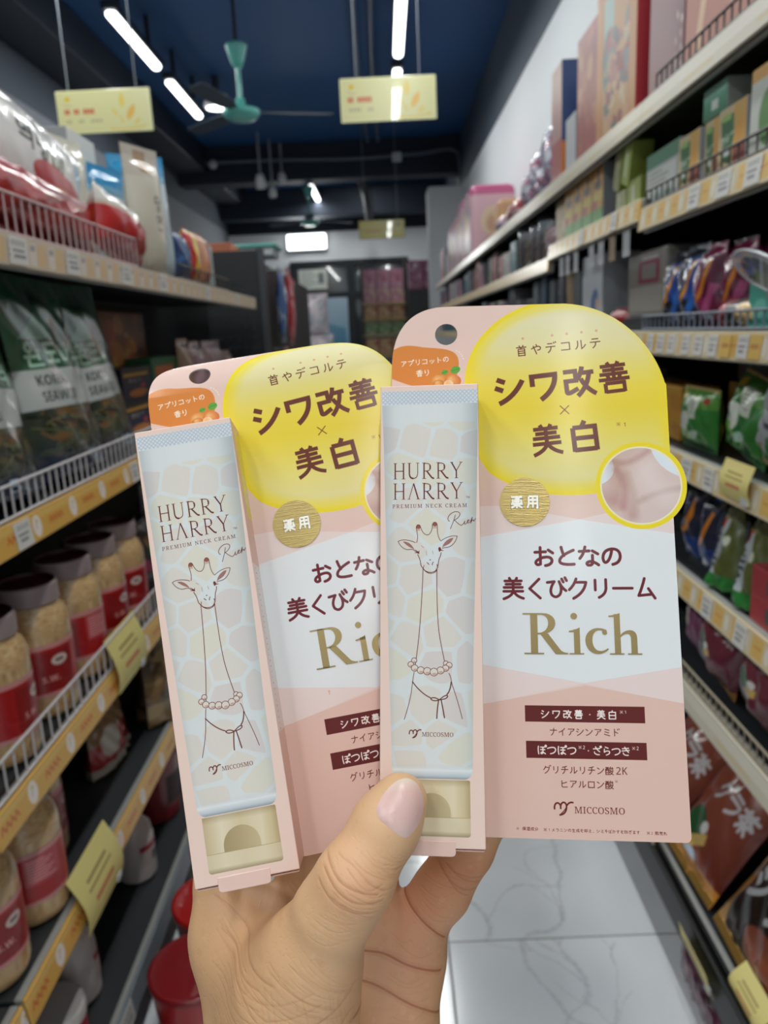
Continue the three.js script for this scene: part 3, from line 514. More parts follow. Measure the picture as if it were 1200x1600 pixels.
bag('cream_pouch', -1, 0.735, D1, -1.89, 0.2, 0.29, 0.07, foil(tex(64, 96, (c, w, h) => { c.fillStyle = '#d3cfbf'; c.fillRect(0, 0, w, h); c.fillStyle = '#c9b04e'; c.fillRect(10, 60, 18, 12); })), 'cream pouch with a curled pointed top beside the white carton', { taper: 0.55, s: 12, roll: -0.12, yaw: -0.5, lift: 0.012, crease: 0.01 });
bag('noodle_pack', -1, 0.60, D1, -2.1, 0.125, 0.315, 0.07, foil(tex(96, 192, (c, w, h) => { c.fillStyle = '#c4beae'; c.fillRect(0, 0, w, h); c.fillStyle = '#b9b0a2'; c.fillRect(0, 0, w, 46); c.fillStyle = '#a0805e'; c.fillRect(30, 6, 32, 34); glyph(c, '당', 60, 84, 24, 0.1, '#55524a'); glyph(c, '면', 61, 112, 24, 0.1, '#55524a'); c.fillStyle = '#cdc8ba'; for (let i = 0; i < 14; i++) c.fillRect(6 + i * 6, 130, 2, 60); })), 'tall pale glass noodle pack with two dark characters', { s: 14, taper: -0.1, crease: 0.006, yaw: -0.4, seal: 0.12, sealB: 0.03 });
const blueArt = tex(96, 128, (c, w, h) => { c.fillStyle = '#c3d2d6'; c.fillRect(0, 0, w, h); c.fillStyle = '#1c86bb'; c.fillRect(0, 0, w, 26); c.fillStyle = '#6da7c4'; c.fillRect(0, 26, w, 10); c.fillStyle = '#9db97a'; c.beginPath(); c.ellipse(48, 92, 22, 32, 0.4, 0, 7); c.fill(); c.fillStyle = '#5aa0c6'; c.fillRect(20, 46, 16, 10); });
bag('noodle_pack', -1, 0.70, D1, -2.085, 0.13, 0.26, 0.06, foil(blueArt), 'white pack with a blue top and a green leaf, behind the pale noodle pack', { s: 15, crease: 0.006, roll: -0.1, lift: 0.012, yaw: -0.5 });
bag('noodle_pack', -1, 0.63, D1, -2.24, 0.17, 0.31, 0.06, foil(tex(96, 128, (c, w, h) => { c.fillStyle = '#b9c9d0'; c.fillRect(0, 0, w, h); c.fillStyle = '#1f93c8'; c.fillRect(0, 0, w, 22); c.fillStyle = '#7fb3cf'; c.fillRect(0, 22, w, 8); c.fillStyle = '#5a9fc0'; c.fillRect(30, 46, 20, 8); c.fillStyle = '#cfd6d8'; c.fillRect(20, 62, 50, 40); })), 'white pack with a blue slanted top edge, right of the pale noodle pack', { s: 17, crease: 0.007, roll: 0.1, taper: -0.2, lift: 0.012, yaw: -0.5, sealB: 0.02 });
bag('clear_pouch', -1, 0.70, D1, -2.53, 0.16, 0.3, 0.06, phys([96, 112, 128], { roughness: 0.12, clearcoat: 1 }), 'glossy dark clear pouch behind the blue topped pack', { s: 18, crease: 0.012 });
bag('snack_bag', -1, 0.59, D1, -2.37, 0.13, 0.14, 0.06, foil(blotch(64, 48, '#1d4778', ['#2f6ea8', '#163a66', '#c8a080'], 18, 21)), 'small navy blue packet right before the yellow noodle packs', { s: 19 });
const ramenArt = [0, 1].map((k) => tex(96, 96, (c, w, h) => { c.fillStyle = k ? '#c88a66' : '#d8b018'; c.fillRect(0, 0, w, h); if (!k) { c.fillStyle = '#b8281c'; c.fillRect(0, 0, 26, h); c.fillStyle = '#e2c02a'; c.fillRect(26, 0, 70, h); } c.fillStyle = '#7a5a90'; c.beginPath(); c.ellipse(60, 40, 18, 22, 0, 0, 7); c.fill(); c.fillStyle = '#b8402c'; c.fillRect(40, 66, 44, 18); }));
bag('noodle_pack', -1, 0.595, D1, -2.5, 0.12, 0.165, 0.07, foil(ramenArt[0]), 'bright yellow and red noodle pack, left one of the pair on the top left shelf', { s: 20, crease: 0.004, seal: 0.04 });
bag('noodle_pack', -1, 0.595, D1, -2.645, 0.15, 0.17, 0.07, foil(ramenArt[1]), 'orange brown noodle pack right of the yellow and red one', { s: 22, crease: 0.004, seal: 0.04 });
carton('pale_box', -1, 0.60, D1, -2.8, -2.88, 0.155, 0.12, [mat([168, 186, 176]), mat([150, 170, 160])], 'slim pale green box at the end of the top left shelf');
// things on the tall black rack
carton('orange_box', -1, 0.69, 1.741, -3.72, -3.95, 0.04, 0.12, [mat([196, 112, 78]), mat([170, 96, 66])], 'small orange box on top of the perforated rack');
{
  const t = thing('storage_basket', 'mint green rimmed white basket on top of the perforated rack', 'basket', [-0.66, 1.741, -4.1]);
  mesh('bin', boxGeo(0.26, 0.04, 0.24, 0.008), mat([190, 200, 200]), t, [0, 0.02, 0]);
  mesh('rim', boxGeo(0.3, 0.016, 0.27, 0.007), mint, t, [0, 0.048, 0]);
}

// ================================================================ LEFT, second shelf: seaweed bags, curry
const weedArt = tex(256, 384, (c, w, h) => {
  c.fillStyle = '#2e3a30'; c.fillRect(0, 0, w, h); c.fillStyle = '#145038'; c.fillRect(0, 0, w, 176);
  c.fillStyle = '#0f2a20'; c.fillRect(80, 26, 96, 30); c.fillStyle = '#8fb0a0'; c.globalAlpha = 0.6; c.beginPath(); c.moveTo(20, 120); c.lineTo(110, 66); c.lineTo(130, 120); c.fill(); c.globalAlpha = 1;
  line(c, '완도미역', 48, 148, 54, 46, 0.13, '#a9c8b4', 'round');
  c.fillStyle = '#b4b8b6'; c.fillRect(0, 176, w, 72); c.fillStyle = '#3c4444'; c.font = 'bold 27px sans-serif'; c.fillText('KOREA', 34, 206); c.fillText('SEAWEED', 34, 236);
  seed(31); for (let i = 0; i < 60; i++) { c.strokeStyle = ['#4a5238', '#1c241e', '#5e6248', '#3a4034', '#6a4a2a'][i % 5]; c.lineWidth = rr(3, 10); c.beginPath(); c.moveTo(rnd() * w, 250 + rnd() * 90); c.quadraticCurveTo(rnd() * w, 250 + rnd() * 100, rnd() * w, 250 + rnd() * 90); c.stroke(); }
  const g = c.createLinearGradient(0, 300, 0, h); g.addColorStop(0, 'rgba(22,28,72,0)'); g.addColorStop(1, 'rgba(22,28,72,1)'); c.fillStyle = g; c.fillRect(0, 300, w, 84);
  c.fillStyle = '#a8bcd0'; c.font = 'bold 34px sans-serif'; c.fillText('50g', 120, 362);
});
const weedMat = foil(weedArt, { roughness: 0.2 });
const D2 = L[1];
bag('seaweed_bag', -1, 0.60, D2, -1.13, 0.3, 0.33, 0.08, weedMat, 'green topped seaweed bag cut off by the left picture edge', { s: 31, crease: 0.006, stand: 1, seal: 0.05, lean: 0.14, lift: 0.008, roll: -0.06 });
bag('seaweed_bag', -1, 0.60, D2, -1.43, 0.275, 0.365, 0.09, weedMat, 'green topped seaweed bag, the middle one, with the white lettered band in full', { s: 33, crease: 0.006, stand: 1, seal: 0.05, lean: 0.12, lift: 0.006, roll: -0.02 });
bag('seaweed_bag', -1, 0.62, D2, -1.69, 0.25, 0.37, 0.09, weedMat, 'green topped seaweed bag farthest along, next to the curry packs', { s: 36, crease: 0.006, stand: 1, seal: 0.05, lean: 0.1, roll: 0.03 });
carton('snack_box', -1, 0.74, D2 + 0.18, -2.04, -2.44, 0.15, 0.1, [card(blotch(96, 64, '#6e3a16', ['#b87a2a', '#8a2a1a', '#c09a58', '#3a2a1a', '#c04a3a'], 26, 41)), mat([90, 60, 30])], 'orange and brown picture box high behind the curry packs');
const curryArt = tex(192, 160, (c, w, h) => { c.fillStyle = '#1c1c40'; c.fillRect(0, 0, w, h); c.fillStyle = '#17171c'; c.fillRect(0, 0, w, 50); c.fillStyle = '#b8862e'; c.fillRect(10, 26, 160, 16); line(c, 'カレー', 50, 62, 30, 24, 0.14, '#c8c0b8'); c.fillStyle = '#c03a4a'; c.beginPath(); c.arc(130, 92, 12, 0, 7); c.fill(); c.fillStyle = '#c87a2a'; c.beginPath(); c.ellipse(96, 126, 60, 20, 0, 0, 7); c.fill(); });
carton('curry_box', -1, 0.665, D2, -1.95, -2.2, 0.095, 0.16, [card(curryArt), mat([30, 30, 60])], 'dark navy curry box, lower of the stacked pair');
carton('curry_box', -1, 0.665, D2 + 0.096, -1.96, -2.21, 0.085, 0.16, [card(curryArt), mat([28, 24, 30])], 'dark navy curry box, upper of the stacked pair');
carton('green_box', -1, 0.665, D2 + 0.1, -2.22, -2.58, 0.1, 0.14, [card(tex(96, 48, (c, w, h) => { c.fillStyle = '#14603a'; c.fillRect(0, 0, w, h); c.fillStyle = '#c8642a'; c.fillRect(10, 12, 50, 16); c.fillStyle = '#c04a5a'; c.beginPath(); c.arc(26, 38, 10, 0, 7); c.fill(); })), mat([20, 80, 48])], 'green box with an orange stripe behind the left cream carton', {});
carton('curry_box', -1, 0.68, D2, -2.22, -2.6, 0.098, 0.14, [card(curryArt), mat([30, 30, 60])], 'dark navy box under the green box with the orange stripe');
const spice = [blotch(48, 48, '#a88a78', ['#8a5a4a', '#c0a898', '#6a4a3a'], 16, 51), blotch(48, 48, '#b0909a', ['#8a4a4a', '#c8b0a8', '#708060'], 16, 52)];
for (const [z, w, h, k, lab] of [[-2.56, 0.14, 0.25, 0, 'brown spice packet behind the green box'], [-2.72, 0.14, 0.24, 1, 'reddish spice packet right of the green box'], [-2.98, 0.3, 0.24, 1, 'mottled pink and beige packet at the dark end of the second left shelf'], [-3.25, 0.16, 0.2, 0, 'small packet lowest at the dark end of the second left shelf']])
  bag('spice_packet', -1, 0.66, D2, z, w, h, 0.06, foil(spice[k]), lab, { s: 60 + Math.round(-z * 10), crease: 0.006 });

// ================================================================ LEFT, jars
const jarSkin = tex(128, 128, (c, w, h) => { c.fillStyle = '#c4a172'; c.fillRect(0, 0, w, h); seed(71); for (let i = 0; i < 1500; i++) { c.fillStyle = ['#d8bd92', '#a98455', '#cdb084', '#b8935f'][i % 4]; c.fillRect(rnd() * w, rnd() * h, 2, 2); } });
const jarLabel = tex(512, 128, (c, w, h) => {
  c.fillStyle = '#a80f14'; c.fillRect(0, 0, w, h); c.fillStyle = '#c98a86'; c.fillRect(0, 0, w, 12); c.fillRect(0, h - 9, w, 9);
  for (const x of [40, 296]) { c.fillStyle = '#8c0c10'; c.fillRect(x - 30, 20, 96, 96); c.fillStyle = '#cdbcb4'; c.beginPath(); c.ellipse(x + 30, 44, 20, 13, 0, 0, 7); c.fill(); c.fillStyle = '#7a5a5a'; c.fillRect(x + 20, 40, 20, 8); c.fillStyle = '#d9a8a0'; c.font = 'bold 20px sans-serif'; c.fillText('S.W.', x - 14, 92); c.fillStyle = '#b8464c'; c.fillRect(x + 90, 14, 78, 66); stripes(c, x + 96, 20, 64, 8, 7, 3, '#dba0a0'); }
});
const jarBodyMat = tmat(jarSkin, { roughness: 0.25, clearcoat: 0.8, clearcoatRoughness: 0.1 }), lidMaroon = mat([62, 18, 24], { roughness: 0.4 }), lidGrey = mat([150, 132, 134], { roughness: 0.4 }), jarLabelMat = tmat(jarLabel, { roughness: 0.35, clearcoat: 0.4 });
const JR = 0.062;
function makeJar(label, pos, ry, lidded = true) {
  const t = thing('spice_jar', label, 'jar', pos, ry);
  mesh('jar_body', geo('jarBody', () => lathe([[0.001, 0], [JR * 0.86, 0], [JR * 0.97, 0.006], [JR, 0.018], [JR, 0.15], [JR * 0.99, 0.165], [JR * 0.9, 0.183], [JR * 0.76, 0.193], [JR * 0.74, 0.202], [0.001, 0.202]], 36)), jarBodyMat, t);
  mesh('paper_label', geo('jarLab', () => new THREE.CylinderGeometry(JR + 0.0008, JR + 0.0008, 0.092, 36, 1, true)), jarLabelMat, t, [0, 0.088, 0]);
  const lid = mesh('lid', geo('jarLid', () => lathe([[JR * 0.8, 0], [JR * 0.83, 0.002], [JR * 0.83, 0.03], [JR * 0.8, 0.033], [JR * 0.76, 0.033]], 40)), lidGrey, t, [0, 0.197, 0]);
  mesh('lid_top', geo('jarLidTop', () => lathe([[0.001, 0.0], [JR * 0.74, 0.0], [JR * 0.765, 0.004], [JR * 0.77, 0.008]], 40)), lidMaroon, lid, [0, 0.0265, 0]);
  return t;
}
const D3 = L[2], D4 = L[3];
const jar0 = makeJar('jar with red label and maroon lid, front row, fullest in view', [-0.625, D3, -1.235], 0.2);
copyOf(jar0, [-0.625, D3, -1.08], 0.9, 'jar with red label cut by the left picture edge, third left shelf');
copyOf(jar0, [-0.625, D3, -1.385], 2.4, 'jar with red label, second of the row counted from the fullest one');
copyOf(jar0, [-0.625, D3, -1.52], 0.6, 'jar with red label, third of the row counted from the fullest one');
copyOf(jar0, [-0.625, D3, -1.655], 3.3, 'jar with red label, last of the row beside the cream carton');
copyOf(jar0, [-0.625, D4, -1.09], 2.0, 'jar with red label on the fourth left shelf, front one');
copyOf(jar0, [-0.63, D4, -0.955], 0.5, 'jar with red label on the fourth left shelf, cut by the left picture edge');
copyOf(jar0, [-0.68, D4, -1.225], 1.0, 'jar with red label on the fourth left shelf, last one before the empty part');
copyOf(jar0, [-0.78, D3, -1.16], 1.0, 'jar with red label standing deep behind the front row of jars');
copyOf(jar0, [-0.78, D3, -1.31], 1.4, 'jar with red label, second one deep behind the front row of jars');
for (const [z, x, w, h, base, cs, lab] of [[-1.86, 0.62, 0.16, 0.19, '#3a3436', ['#c8802a', '#5a2a3a', '#2a5a3a', '#c83a6a'], 'dark packet with orange spots beyond the jars'], [-2.0, 0.64, 0.18, 0.26, '#4a4a52', ['#8a8a90', '#3a6a9a', '#a03a4a'], 'grey glossy packet beyond the row of jars'], [-2.2, 0.62, 0.2, 0.2, '#2a3a5a', ['#3a8a5a', '#c04a7a', '#5aa0c8'], 'blue and green packet beyond the grey packet']])
  bag('spice_packet', -1, x, D3, z, w, h, 0.07, foil(blotch(48, 64, base, cs, 20, Math.round(z * -100))), lab, { s: Math.round(z * -40), crease: 0.01 });
bag('mushroom_bag', -1, 0.6, D4, -1.8, 0.28, 0.2, 0.12, foil(blotch(64, 64, '#6e563c', ['#4a3826', '#8a7048', '#2e2418', '#a08a60'], 60, 77)), 'brown clear bag of dried goods on the fourth left shelf', { s: 79, crease: 0.014, stand: 1 });
bag('snack_bag', -1, 0.655, D4, -1.54, 0.19, 0.14, 0.07, foil(tex(64, 64, (c, w, h) => { c.fillStyle = '#8a6a4a'; c.fillRect(0, 0, w, h); c.fillStyle = '#a01c24'; c.fillRect(0, 30, w, 22); c.fillStyle = '#c8c0b4'; c.beginPath(); c.arc(22, 34, 14, 0, 7); c.fill(); c.fillStyle = '#b8b0a4'; c.fillRect(0, 52, w, 12); })), 'red and brown bag with a white round patch on the fourth left shelf', { s: 80, stand: 1 });
const D5 = L[4];
function tub(name, pos, r, h, m, lm, label) {
  const t = thing(name, label, 'tub', pos);
  mesh('tub_body', geo(`tub${r},${h}`, () => lathe([[0.001, 0], [r * 0.86, 0], [r * 0.9, 0.008], [r, h * 0.9], [r * 1.02, h * 0.91], [r * 1.02, h * 0.94], [r * 0.97, h * 0.95], [0.001, h * 0.95]], 28)), m, t);
  mesh('lid', geo(`tubl${r},${h}`, () => lathe([[r * 1.05, h * 0.9], [r * 1.06, h * 0.97], [r, h], [r * 0.9, h * 0.985], [0.001, h * 0.985]], 28)), lm, t);
  mesh('paper_label', geo(`tubp${r},${h}`, () => new THREE.CylinderGeometry(r * 0.972, r * 0.935, h * 0.4, 28, 1, true, 0, 1.2)), mat([58, 30, 30]), t, [0, h * 0.45, 0]).rotation.y = 0.9;
}
const tubRed = phys([128, 16, 26], { roughness: 0.3, clearcoat: 0.6 }), tubRed2 = phys([170, 20, 22], { roughness: 0.3, clearcoat: 0.6 });
tub('chili_tub', [-0.66, D5, -1.77], 0.085, 0.19, tubRed, tubRed, 'dark red tub with a square label on the lowest left shelf');
tub('chili_tub', [-0.66, D5, -1.97], 0.085, 0.19, tubRed, tubRed, 'dark red tub standing behind the first one on the lowest left shelf');
function bottle(pos, label) {
  const t = thing('sauce_bottle', label, 'bottle', pos, 0.6);
  mesh('bottle_body', geo('sauce', () => lathe([[0.001, 0], [0.038, 0], [0.044, 0.008], [0.044, 0.1], [0.04, 0.125], [0.024, 0.145], [0.02, 0.15], [0.001, 0.15]], 24)), mat([196, 186, 182], { roughness: 0.3 }), t);
  mesh('cap', geo('sauceCap', () => lathe([[0.024, 0], [0.024, 0.03], [0.02, 0.034], [0.001, 0.034]], 20)), mat([160, 20, 30]), t, [0, 0.148, 0]);
  mesh('paper_label', geo('sauceLab', () => new THREE.CylinderGeometry(0.0448, 0.0448, 0.05, 24, 1, true, 0, 2.2)), tmat(tex(64, 32, (c, w, h) => { c.fillStyle = '#b8a8a4'; c.fillRect(0, 0, w, h); c.fillStyle = '#a02030'; c.fillRect(0, 0, w, 8); c.fillStyle = '#4a4444'; c.fillRect(20, 14, 18, 14); })), t, [0, 0.065, 0]);
  return t;
}
const bt = bottle([-0.62, D5, -1.53], 'white bottle with a red printed label on the lowest left shelf');
copyOf(bt, [-0.63, D5, -1.2], 1.4, 'white and red bottle low behind the front yellow rail');
{
  const t = thing('white_tub', 'white lidded tub with red label at the bottom left', 'tub', [-0.62, D5, -1.08]);
  mesh('tub_body', lathe([[0.001, 0], [0.05, 0], [0.056, 0.006], [0.056, 0.07], [0.05, 0.076], [0.001, 0.076]], 28), tmat(tex(64, 32, (c, w, h) => { c.fillStyle = '#bcb4b0'; c.fillRect(0, 0, w, h); c.fillStyle = '#a01824'; c.fillRect(0, 6, 22, 20); c.fillRect(40, 10, 20, 14); })), t);
  mesh('lid', lathe([[0.058, 0], [0.058, 0.018], [0.052, 0.022], [0.001, 0.022]], 28), mat([190, 184, 180]), t, [0, 0.072, 0]);
}
// red tubs stacked on the floor in the aisle
tub('floor_tub', [-0.392, 0, -1.16], 0.078, 0.13, tubRed, tubRed, 'dark red lidded tub on the floor left of the wrist, lower one');
tub('floor_tub', [-0.392, 0.13, -1.16], 0.078, 0.13, tubRed2, tubRed, 'red lidded tub stacked on another one left of the wrist');
tub('floor_tub', [-0.395, 0, -1.33], 0.078, 0.13, tubRed2, tubRed2, 'red lidded tub on the floor beside the thumb base, lower one');
tub('floor_tub', [-0.395, 0.13, -1.33], 0.078, 0.13, tubRed, tubRed2, 'dark red tub with brighter lid stacked beside the thumb base');
tub('floor_tub', [-0.4, 0, -1.5], 0.078, 0.13, tubRed, tubRed, 'dark red tub on the floor farthest of the red ones');
tub('floor_tub', [-0.4, 0.13, -1.5], 0.078, 0.13, tubRed2, tubRed2, 'red tub stacked under the left carton corner');

// ================================================================ RIGHT, highest shelf: gift boxes
const R1 = RY[0], R2 = RY[1], R3 = RY[2], R4 = RY[3], R5 = RY[4], R6 = RY[5], R7 = RY[6];
const deer = tex(256, 192, (c, w, h) => {
  c.fillStyle = '#a8604e'; c.fillRect(0, 0, w, h); c.fillStyle = '#b56c56'; c.fillRect(0, 110, w, 82);
  c.strokeStyle = '#d9b088'; c.lineWidth = 12; c.lineCap = 'round'; c.beginPath(); c.moveTo(40, 60); c.quadraticCurveTo(110, 40, 150, 96); c.moveTo(60, 70); c.lineTo(30, 176); c.moveTo(150, 96); c.lineTo(190, 70); c.moveTo(140, 96); c.lineTo(160, 170); c.stroke();
  c.fillStyle = '#cda07a'; c.beginPath(); c.ellipse(96, 70, 60, 24, 0.2, 0, 7); c.fill(); c.fillStyle = '#d0b896'; for (let i = 0; i < 12; i++) c.fillRect(i * 22, 182, 10, 8);
});
const mauve = tex(192, 192, (c, w, h) => { c.fillStyle = '#8f6468'; c.fillRect(0, 0, w, h); const g = c.createLinearGradient(0, 0, w, 0); g.addColorStop(0, 'rgba(150,110,110,.7)'); g.addColorStop(0.5, 'rgba(150,120,120,.2)'); g.addColorStop(1, 'rgba(110,60,70,.8)'); c.fillStyle = g; c.fillRect(0, 0, w, h); seed(8); c.fillStyle = '#d8c8b4'; for (let i = 0; i < 46; i++) { const y = rnd() * h; c.globalAlpha = 0.8; c.fillRect(w - 8 - rnd() * 50 * (y / h), y, 5, 6); } c.globalAlpha = 1; });
const geisha = tex(160, 256, (c, w, h) => {
  c.fillStyle = '#b07a52'; c.fillRect(0, 0, w, h); c.fillStyle = '#c09468'; c.fillRect(30, 0, 100, h); c.fillStyle = '#9fb8b0'; c.fillRect(34, 30, 40, 70); c.fillStyle = '#54707a'; c.beginPath(); c.ellipse(50, 130, 20, 50, 0, 0, 7); c.fill();
  seed(12); for (let i = 0; i < 50; i++) { c.fillStyle = ['#8c4650', '#d0b896', '#7c8c94', '#c9a07a', '#a86a70', '#5a6a70'][i % 6]; c.globalAlpha = 0.8; c.beginPath(); c.ellipse(rr(46, 126), rr(90, 240), rr(5, 16), rr(8, 24), rnd() * 3, 0, 7); c.fill(); } c.globalAlpha = 1; c.fillStyle = '#c08858'; c.fillRect(0, 0, 24, h); c.fillRect(134, 0, 26, h);
});
carton('gift_box', 1, RB + 0.02, R1, -1.05, -1.572, 0.36, 0.3, [card(deer), mat([120, 60, 50])], 'large brown red gift box with a golden animal drawing, top right corner');
carton('gift_box', 1, RB + 0.02, R1, -1.576, -1.77, 0.36, 0.3, [card(mauve), mat([120, 80, 84])], 'mauve gift box with pale flecks beside the golden animal box');
carton('gift_box', 1, RB + 0.02, R1, -1.855, -2.18, 0.36, 0.28, [card(geisha), mat([160, 34, 44])], 'orange brown gift box with a figure picture and a bright red side');
carton('gift_box', 1, RB + 0.025, R1, -2.19, -2.405, 0.33, 0.28, [card(blotch(96, 160, '#9c5450', ['#b87058', '#8a4048', '#c09070', '#a86058'], 40, 15)), mat([130, 60, 58])], 'dull red gift box left of the figure picture box');
carton('white_carton', 1, RB + 0.025, R1, -2.42, -2.545, 0.16, 0.2, [mat([178, 180, 184]), mat([150, 152, 156])], 'small grey white carton between the red and navy gift boxes');
carton('gift_box', 1, RB + 0.025, R1, -2.6, -2.75, 0.35, 0.16, [card(tex(64, 128, (c, w, h) => { c.fillStyle = '#b08a88'; c.fillRect(0, 0, w, h); c.fillStyle = '#a05050'; c.fillRect(0, 80, w, 48); })), card(tex(64, 128, (c, w, h) => { c.fillStyle = '#26406e'; c.fillRect(0, 0, w, h); c.fillStyle = '#c8782e'; c.fillRect(0, 84, w, 44); }))], 'tall box with a navy blue side over an orange band');
const clearWrap = blotch(64, 96, '#9c98ac', ['#c8c4d0', '#7a6a8c', '#b06a80', '#dcdce4', '#8a90b4'], 60, 17);
const wrap = foil(clearWrap, { roughness: 0.12 });
bag('snack_bag', 1, 0.62, R1, -2.85, 0.2, 0.24, 0.1, wrap, 'glossy purple white wrapped bag next to the navy and orange box', { s: 83, crease: 0.016 });
bag('snack_bag', 1, 0.62, R1, -3.06, 0.2, 0.2, 0.1, wrap, 'glossy purple white wrapped bag, middle one of the three', { s: 84, crease: 0.016 });
bag('snack_bag', 1, 0.62, R1, -3.25, 0.16, 0.16, 0.1, wrap, 'glossy purple white wrapped bag, the far lowest of the three', { s: 85, crease: 0.016 });
bag('snack_bag', 1, 0.62, R1, -3.6, 0.3, 0.1, 0.1, foil(blotch(48, 48, '#a03a40', ['#c8c0c8', '#b0505a', '#803040'], 14, 19)), 'low red packet on the highest right shelf far back', { s: 86 });
bag('snack_bag', 1, 0.62, R1, -3.98, 0.24, 0.09, 0.1, foil(blotch(48, 48, '#a88a98', ['#c8b0b8', '#7a80a8', '#c08070'], 14, 20)), 'low pale pink packet on the highest right shelf beyond the red one', { s: 87 });
const pinkArt = tex(96, 128, (c, w, h) => { c.fillStyle = '#cfa6b2'; c.fillRect(0, 0, w, h); c.fillStyle = '#c05a86'; c.fillRect(0, 0, w, 16); c.fillStyle = '#d4bca0'; c.beginPath(); c.arc(46, 62, 26, 0, 7); c.fill(); c.fillStyle = '#c8a088'; c.beginPath(); c.arc(46, 66, 14, 0, 7); c.fill(); c.fillStyle = '#3f9ab8'; c.fillRect(76, 40, 14, 12); c.fillStyle = '#b8b0a0'; c.fillRect(26, 96, 40, 12); });
const pinkM = foil(pinkArt);
carton('diaper_pack', 1, 0.6, R1, -5.35, -5.85, 0.47, 0.3, [pinkM, pinkM, mat([200, 120, 150])], 'big pink baby care pack standing highest on the far right shelf', { r: 0.04 });
carton('diaper_pack', 1, 0.6, R1, -5.87, -6.3, 0.47, 0.3, [pinkM, mat([205, 170, 182])], 'pink baby care pack behind the highest one', { r: 0.04 });
carton('orange_pack', 1, 0.74, R1, -5.05, -5.33, 0.33, 0.2, [foil(blotch(48, 48, '#c89a6a', ['#d8b070', '#c07a5a', '#d8c0b0'], 12, 23)), mat([196, 150, 110])], 'orange patterned pack right before the big pink pack', { r: 0.03 });
carton('diaper_pack', 1, 0.6, R1, -6.32, -7.2, 0.42, 0.3, [pinkM, mat([190, 160, 174])], 'lower pink pack farthest along the highest right shelf', { r: 0.04 });

// ================================================================ RIGHT, second shelf
const stewArt = tex(128, 128, (c, w, h) => {
  c.fillStyle = '#c8b488'; c.fillRect(0, 0, w, h); c.fillStyle = '#d0a24c'; c.fillRect(72, 0, 56, h); c.fillStyle = '#8c4030'; c.fillRect(74, 84, 54, 44);
  c.fillStyle = '#2c6a38'; c.beginPath(); c.moveTo(14, 22); c.lineTo(72, 16); c.lineTo(76, 60); c.lineTo(56, 112); c.lineTo(26, 100); c.closePath(); c.fill(); c.fillStyle = '#8fb85c'; c.fillRect(20, 14, 40, 12);
  line(c, 'カレー', 28, 62, 20, 20, 0.16, '#d8dcd4', 'butt', -0.2); c.fillStyle = '#c9d2cc'; c.fillRect(30, 82, 30, 12); c.fillStyle = '#d89a3a'; c.beginPath(); c.ellipse(98, 60, 12, 26, 0.2, 0, 7); c.fill();
});
const stew = card(stewArt), boxGrey = mat([166, 170, 176]);
const stewTop = mat([200, 190, 160]);
for (const [z0, z1, h, lab] of [[-1.285, -1.39, 0.1, 'stew box with a green pot print, right one of the row'], [-1.368, -1.46, 0.1, 'stew box with a green pot print, middle one of the row'], [-1.466, -1.568, 0.098, 'stew box with a green pot print, left one of the row']])
  carton('stew_box', 1, z0 > -1.3 ? RB + 0.015 : z0 > -1.4 ? RB + 0.0205 : RB + 0.015, R2, z0 > -1.3 ? z0 : z0 > -1.4 ? -1.392 : z0, z1, h, 0.07, [stew, boxGrey, stewTop], lab, { flap: 1 });
carton('stew_box', 1, RB + 0.01, R2, -1.1, -1.265, 0.125, 0.1, [card(tex(64, 64, (c, w, h) => { c.fillStyle = '#c8ccc4'; c.fillRect(0, 0, w, h); c.fillStyle = '#d09a3a'; c.fillRect(0, 0, w, 10); c.fillStyle = '#5a8a4a'; c.beginPath(); c.ellipse(24, 38, 12, 20, 0, 0, 7); c.fill(); })), boxGrey], 'white box with an orange top cut by the right picture edge');
carton('stew_box', 1, RB + 0.02, R2, -1.576, -1.765, 0.108, 0.08, [card(tex(128, 80, (c, w, h) => { c.fillStyle = '#b8c0be'; c.fillRect(0, 0, w, h); c.fillStyle = '#4e8468'; c.fillRect(0, 0, w, 22); c.fillStyle = '#d8dcd8'; c.fillRect(8, 26, 110, 30); stripes(c, 12, 30, 90, 4, 7, 2, '#7a8a86'); c.fillStyle = '#4a7a60'; for (let i = 0; i < 8; i++) c.fillRect(10 + i * 14, 62, 8, 12); })), boxGrey, mat([160, 180, 100])], 'white and green box lying with its printed back to the aisle');
carton('tea_box', 1, RB + 0.02, R2 + 0.1005, -1.372, -1.472, 0.052, 0.06, [card(tex(64, 40, (c, w, h) => { const g = c.createLinearGradient(0, 0, 0, h); g.addColorStop(0, '#9cc4b8'); g.addColorStop(0.5, '#2f8a64'); g.addColorStop(1, '#1c6a44'); c.fillStyle = g; c.fillRect(0, 0, w, h); c.fillStyle = '#c8d4cc'; c.fillRect(24, 18, 18, 12); })), mat([150, 156, 150])], 'small green shaded box on top of the stew boxes');
for (let i = 0; i < 5; i++) carton('spice_box', 1, 0.632, R2 + (i < 5 ? 0.1005 : 0), -1.345 - i * 0.024, -1.367 - i * 0.024, 0.05 + (i % 2) * 0.004, 0.05, [mat([[170, 172, 176], [150, 156, 160], [120, 140, 130], [160, 164, 170], [176, 170, 160]][i]), mat([160, 150, 130])], `thin upright box on the stew boxes, ${NTH[i]} of five from the right`, {});
const lime = card(tex(64, 96, (c, w, h) => { c.fillStyle = '#94a83c'; c.fillRect(0, 0, w, h); c.fillStyle = '#c8d0b0'; c.fillRect(22, 22, 16, 56); c.fillStyle = '#7a8c34'; c.fillRect(0, 0, w, 10); })), limeSide = mat([128, 142, 62]);
carton('snack_box', 1, 0.575, R2 + 0.022, -1.80, -1.9, 0.06, 0.09, [lime, limeSide], 'lime green box lying upright next to the slanted one', {});
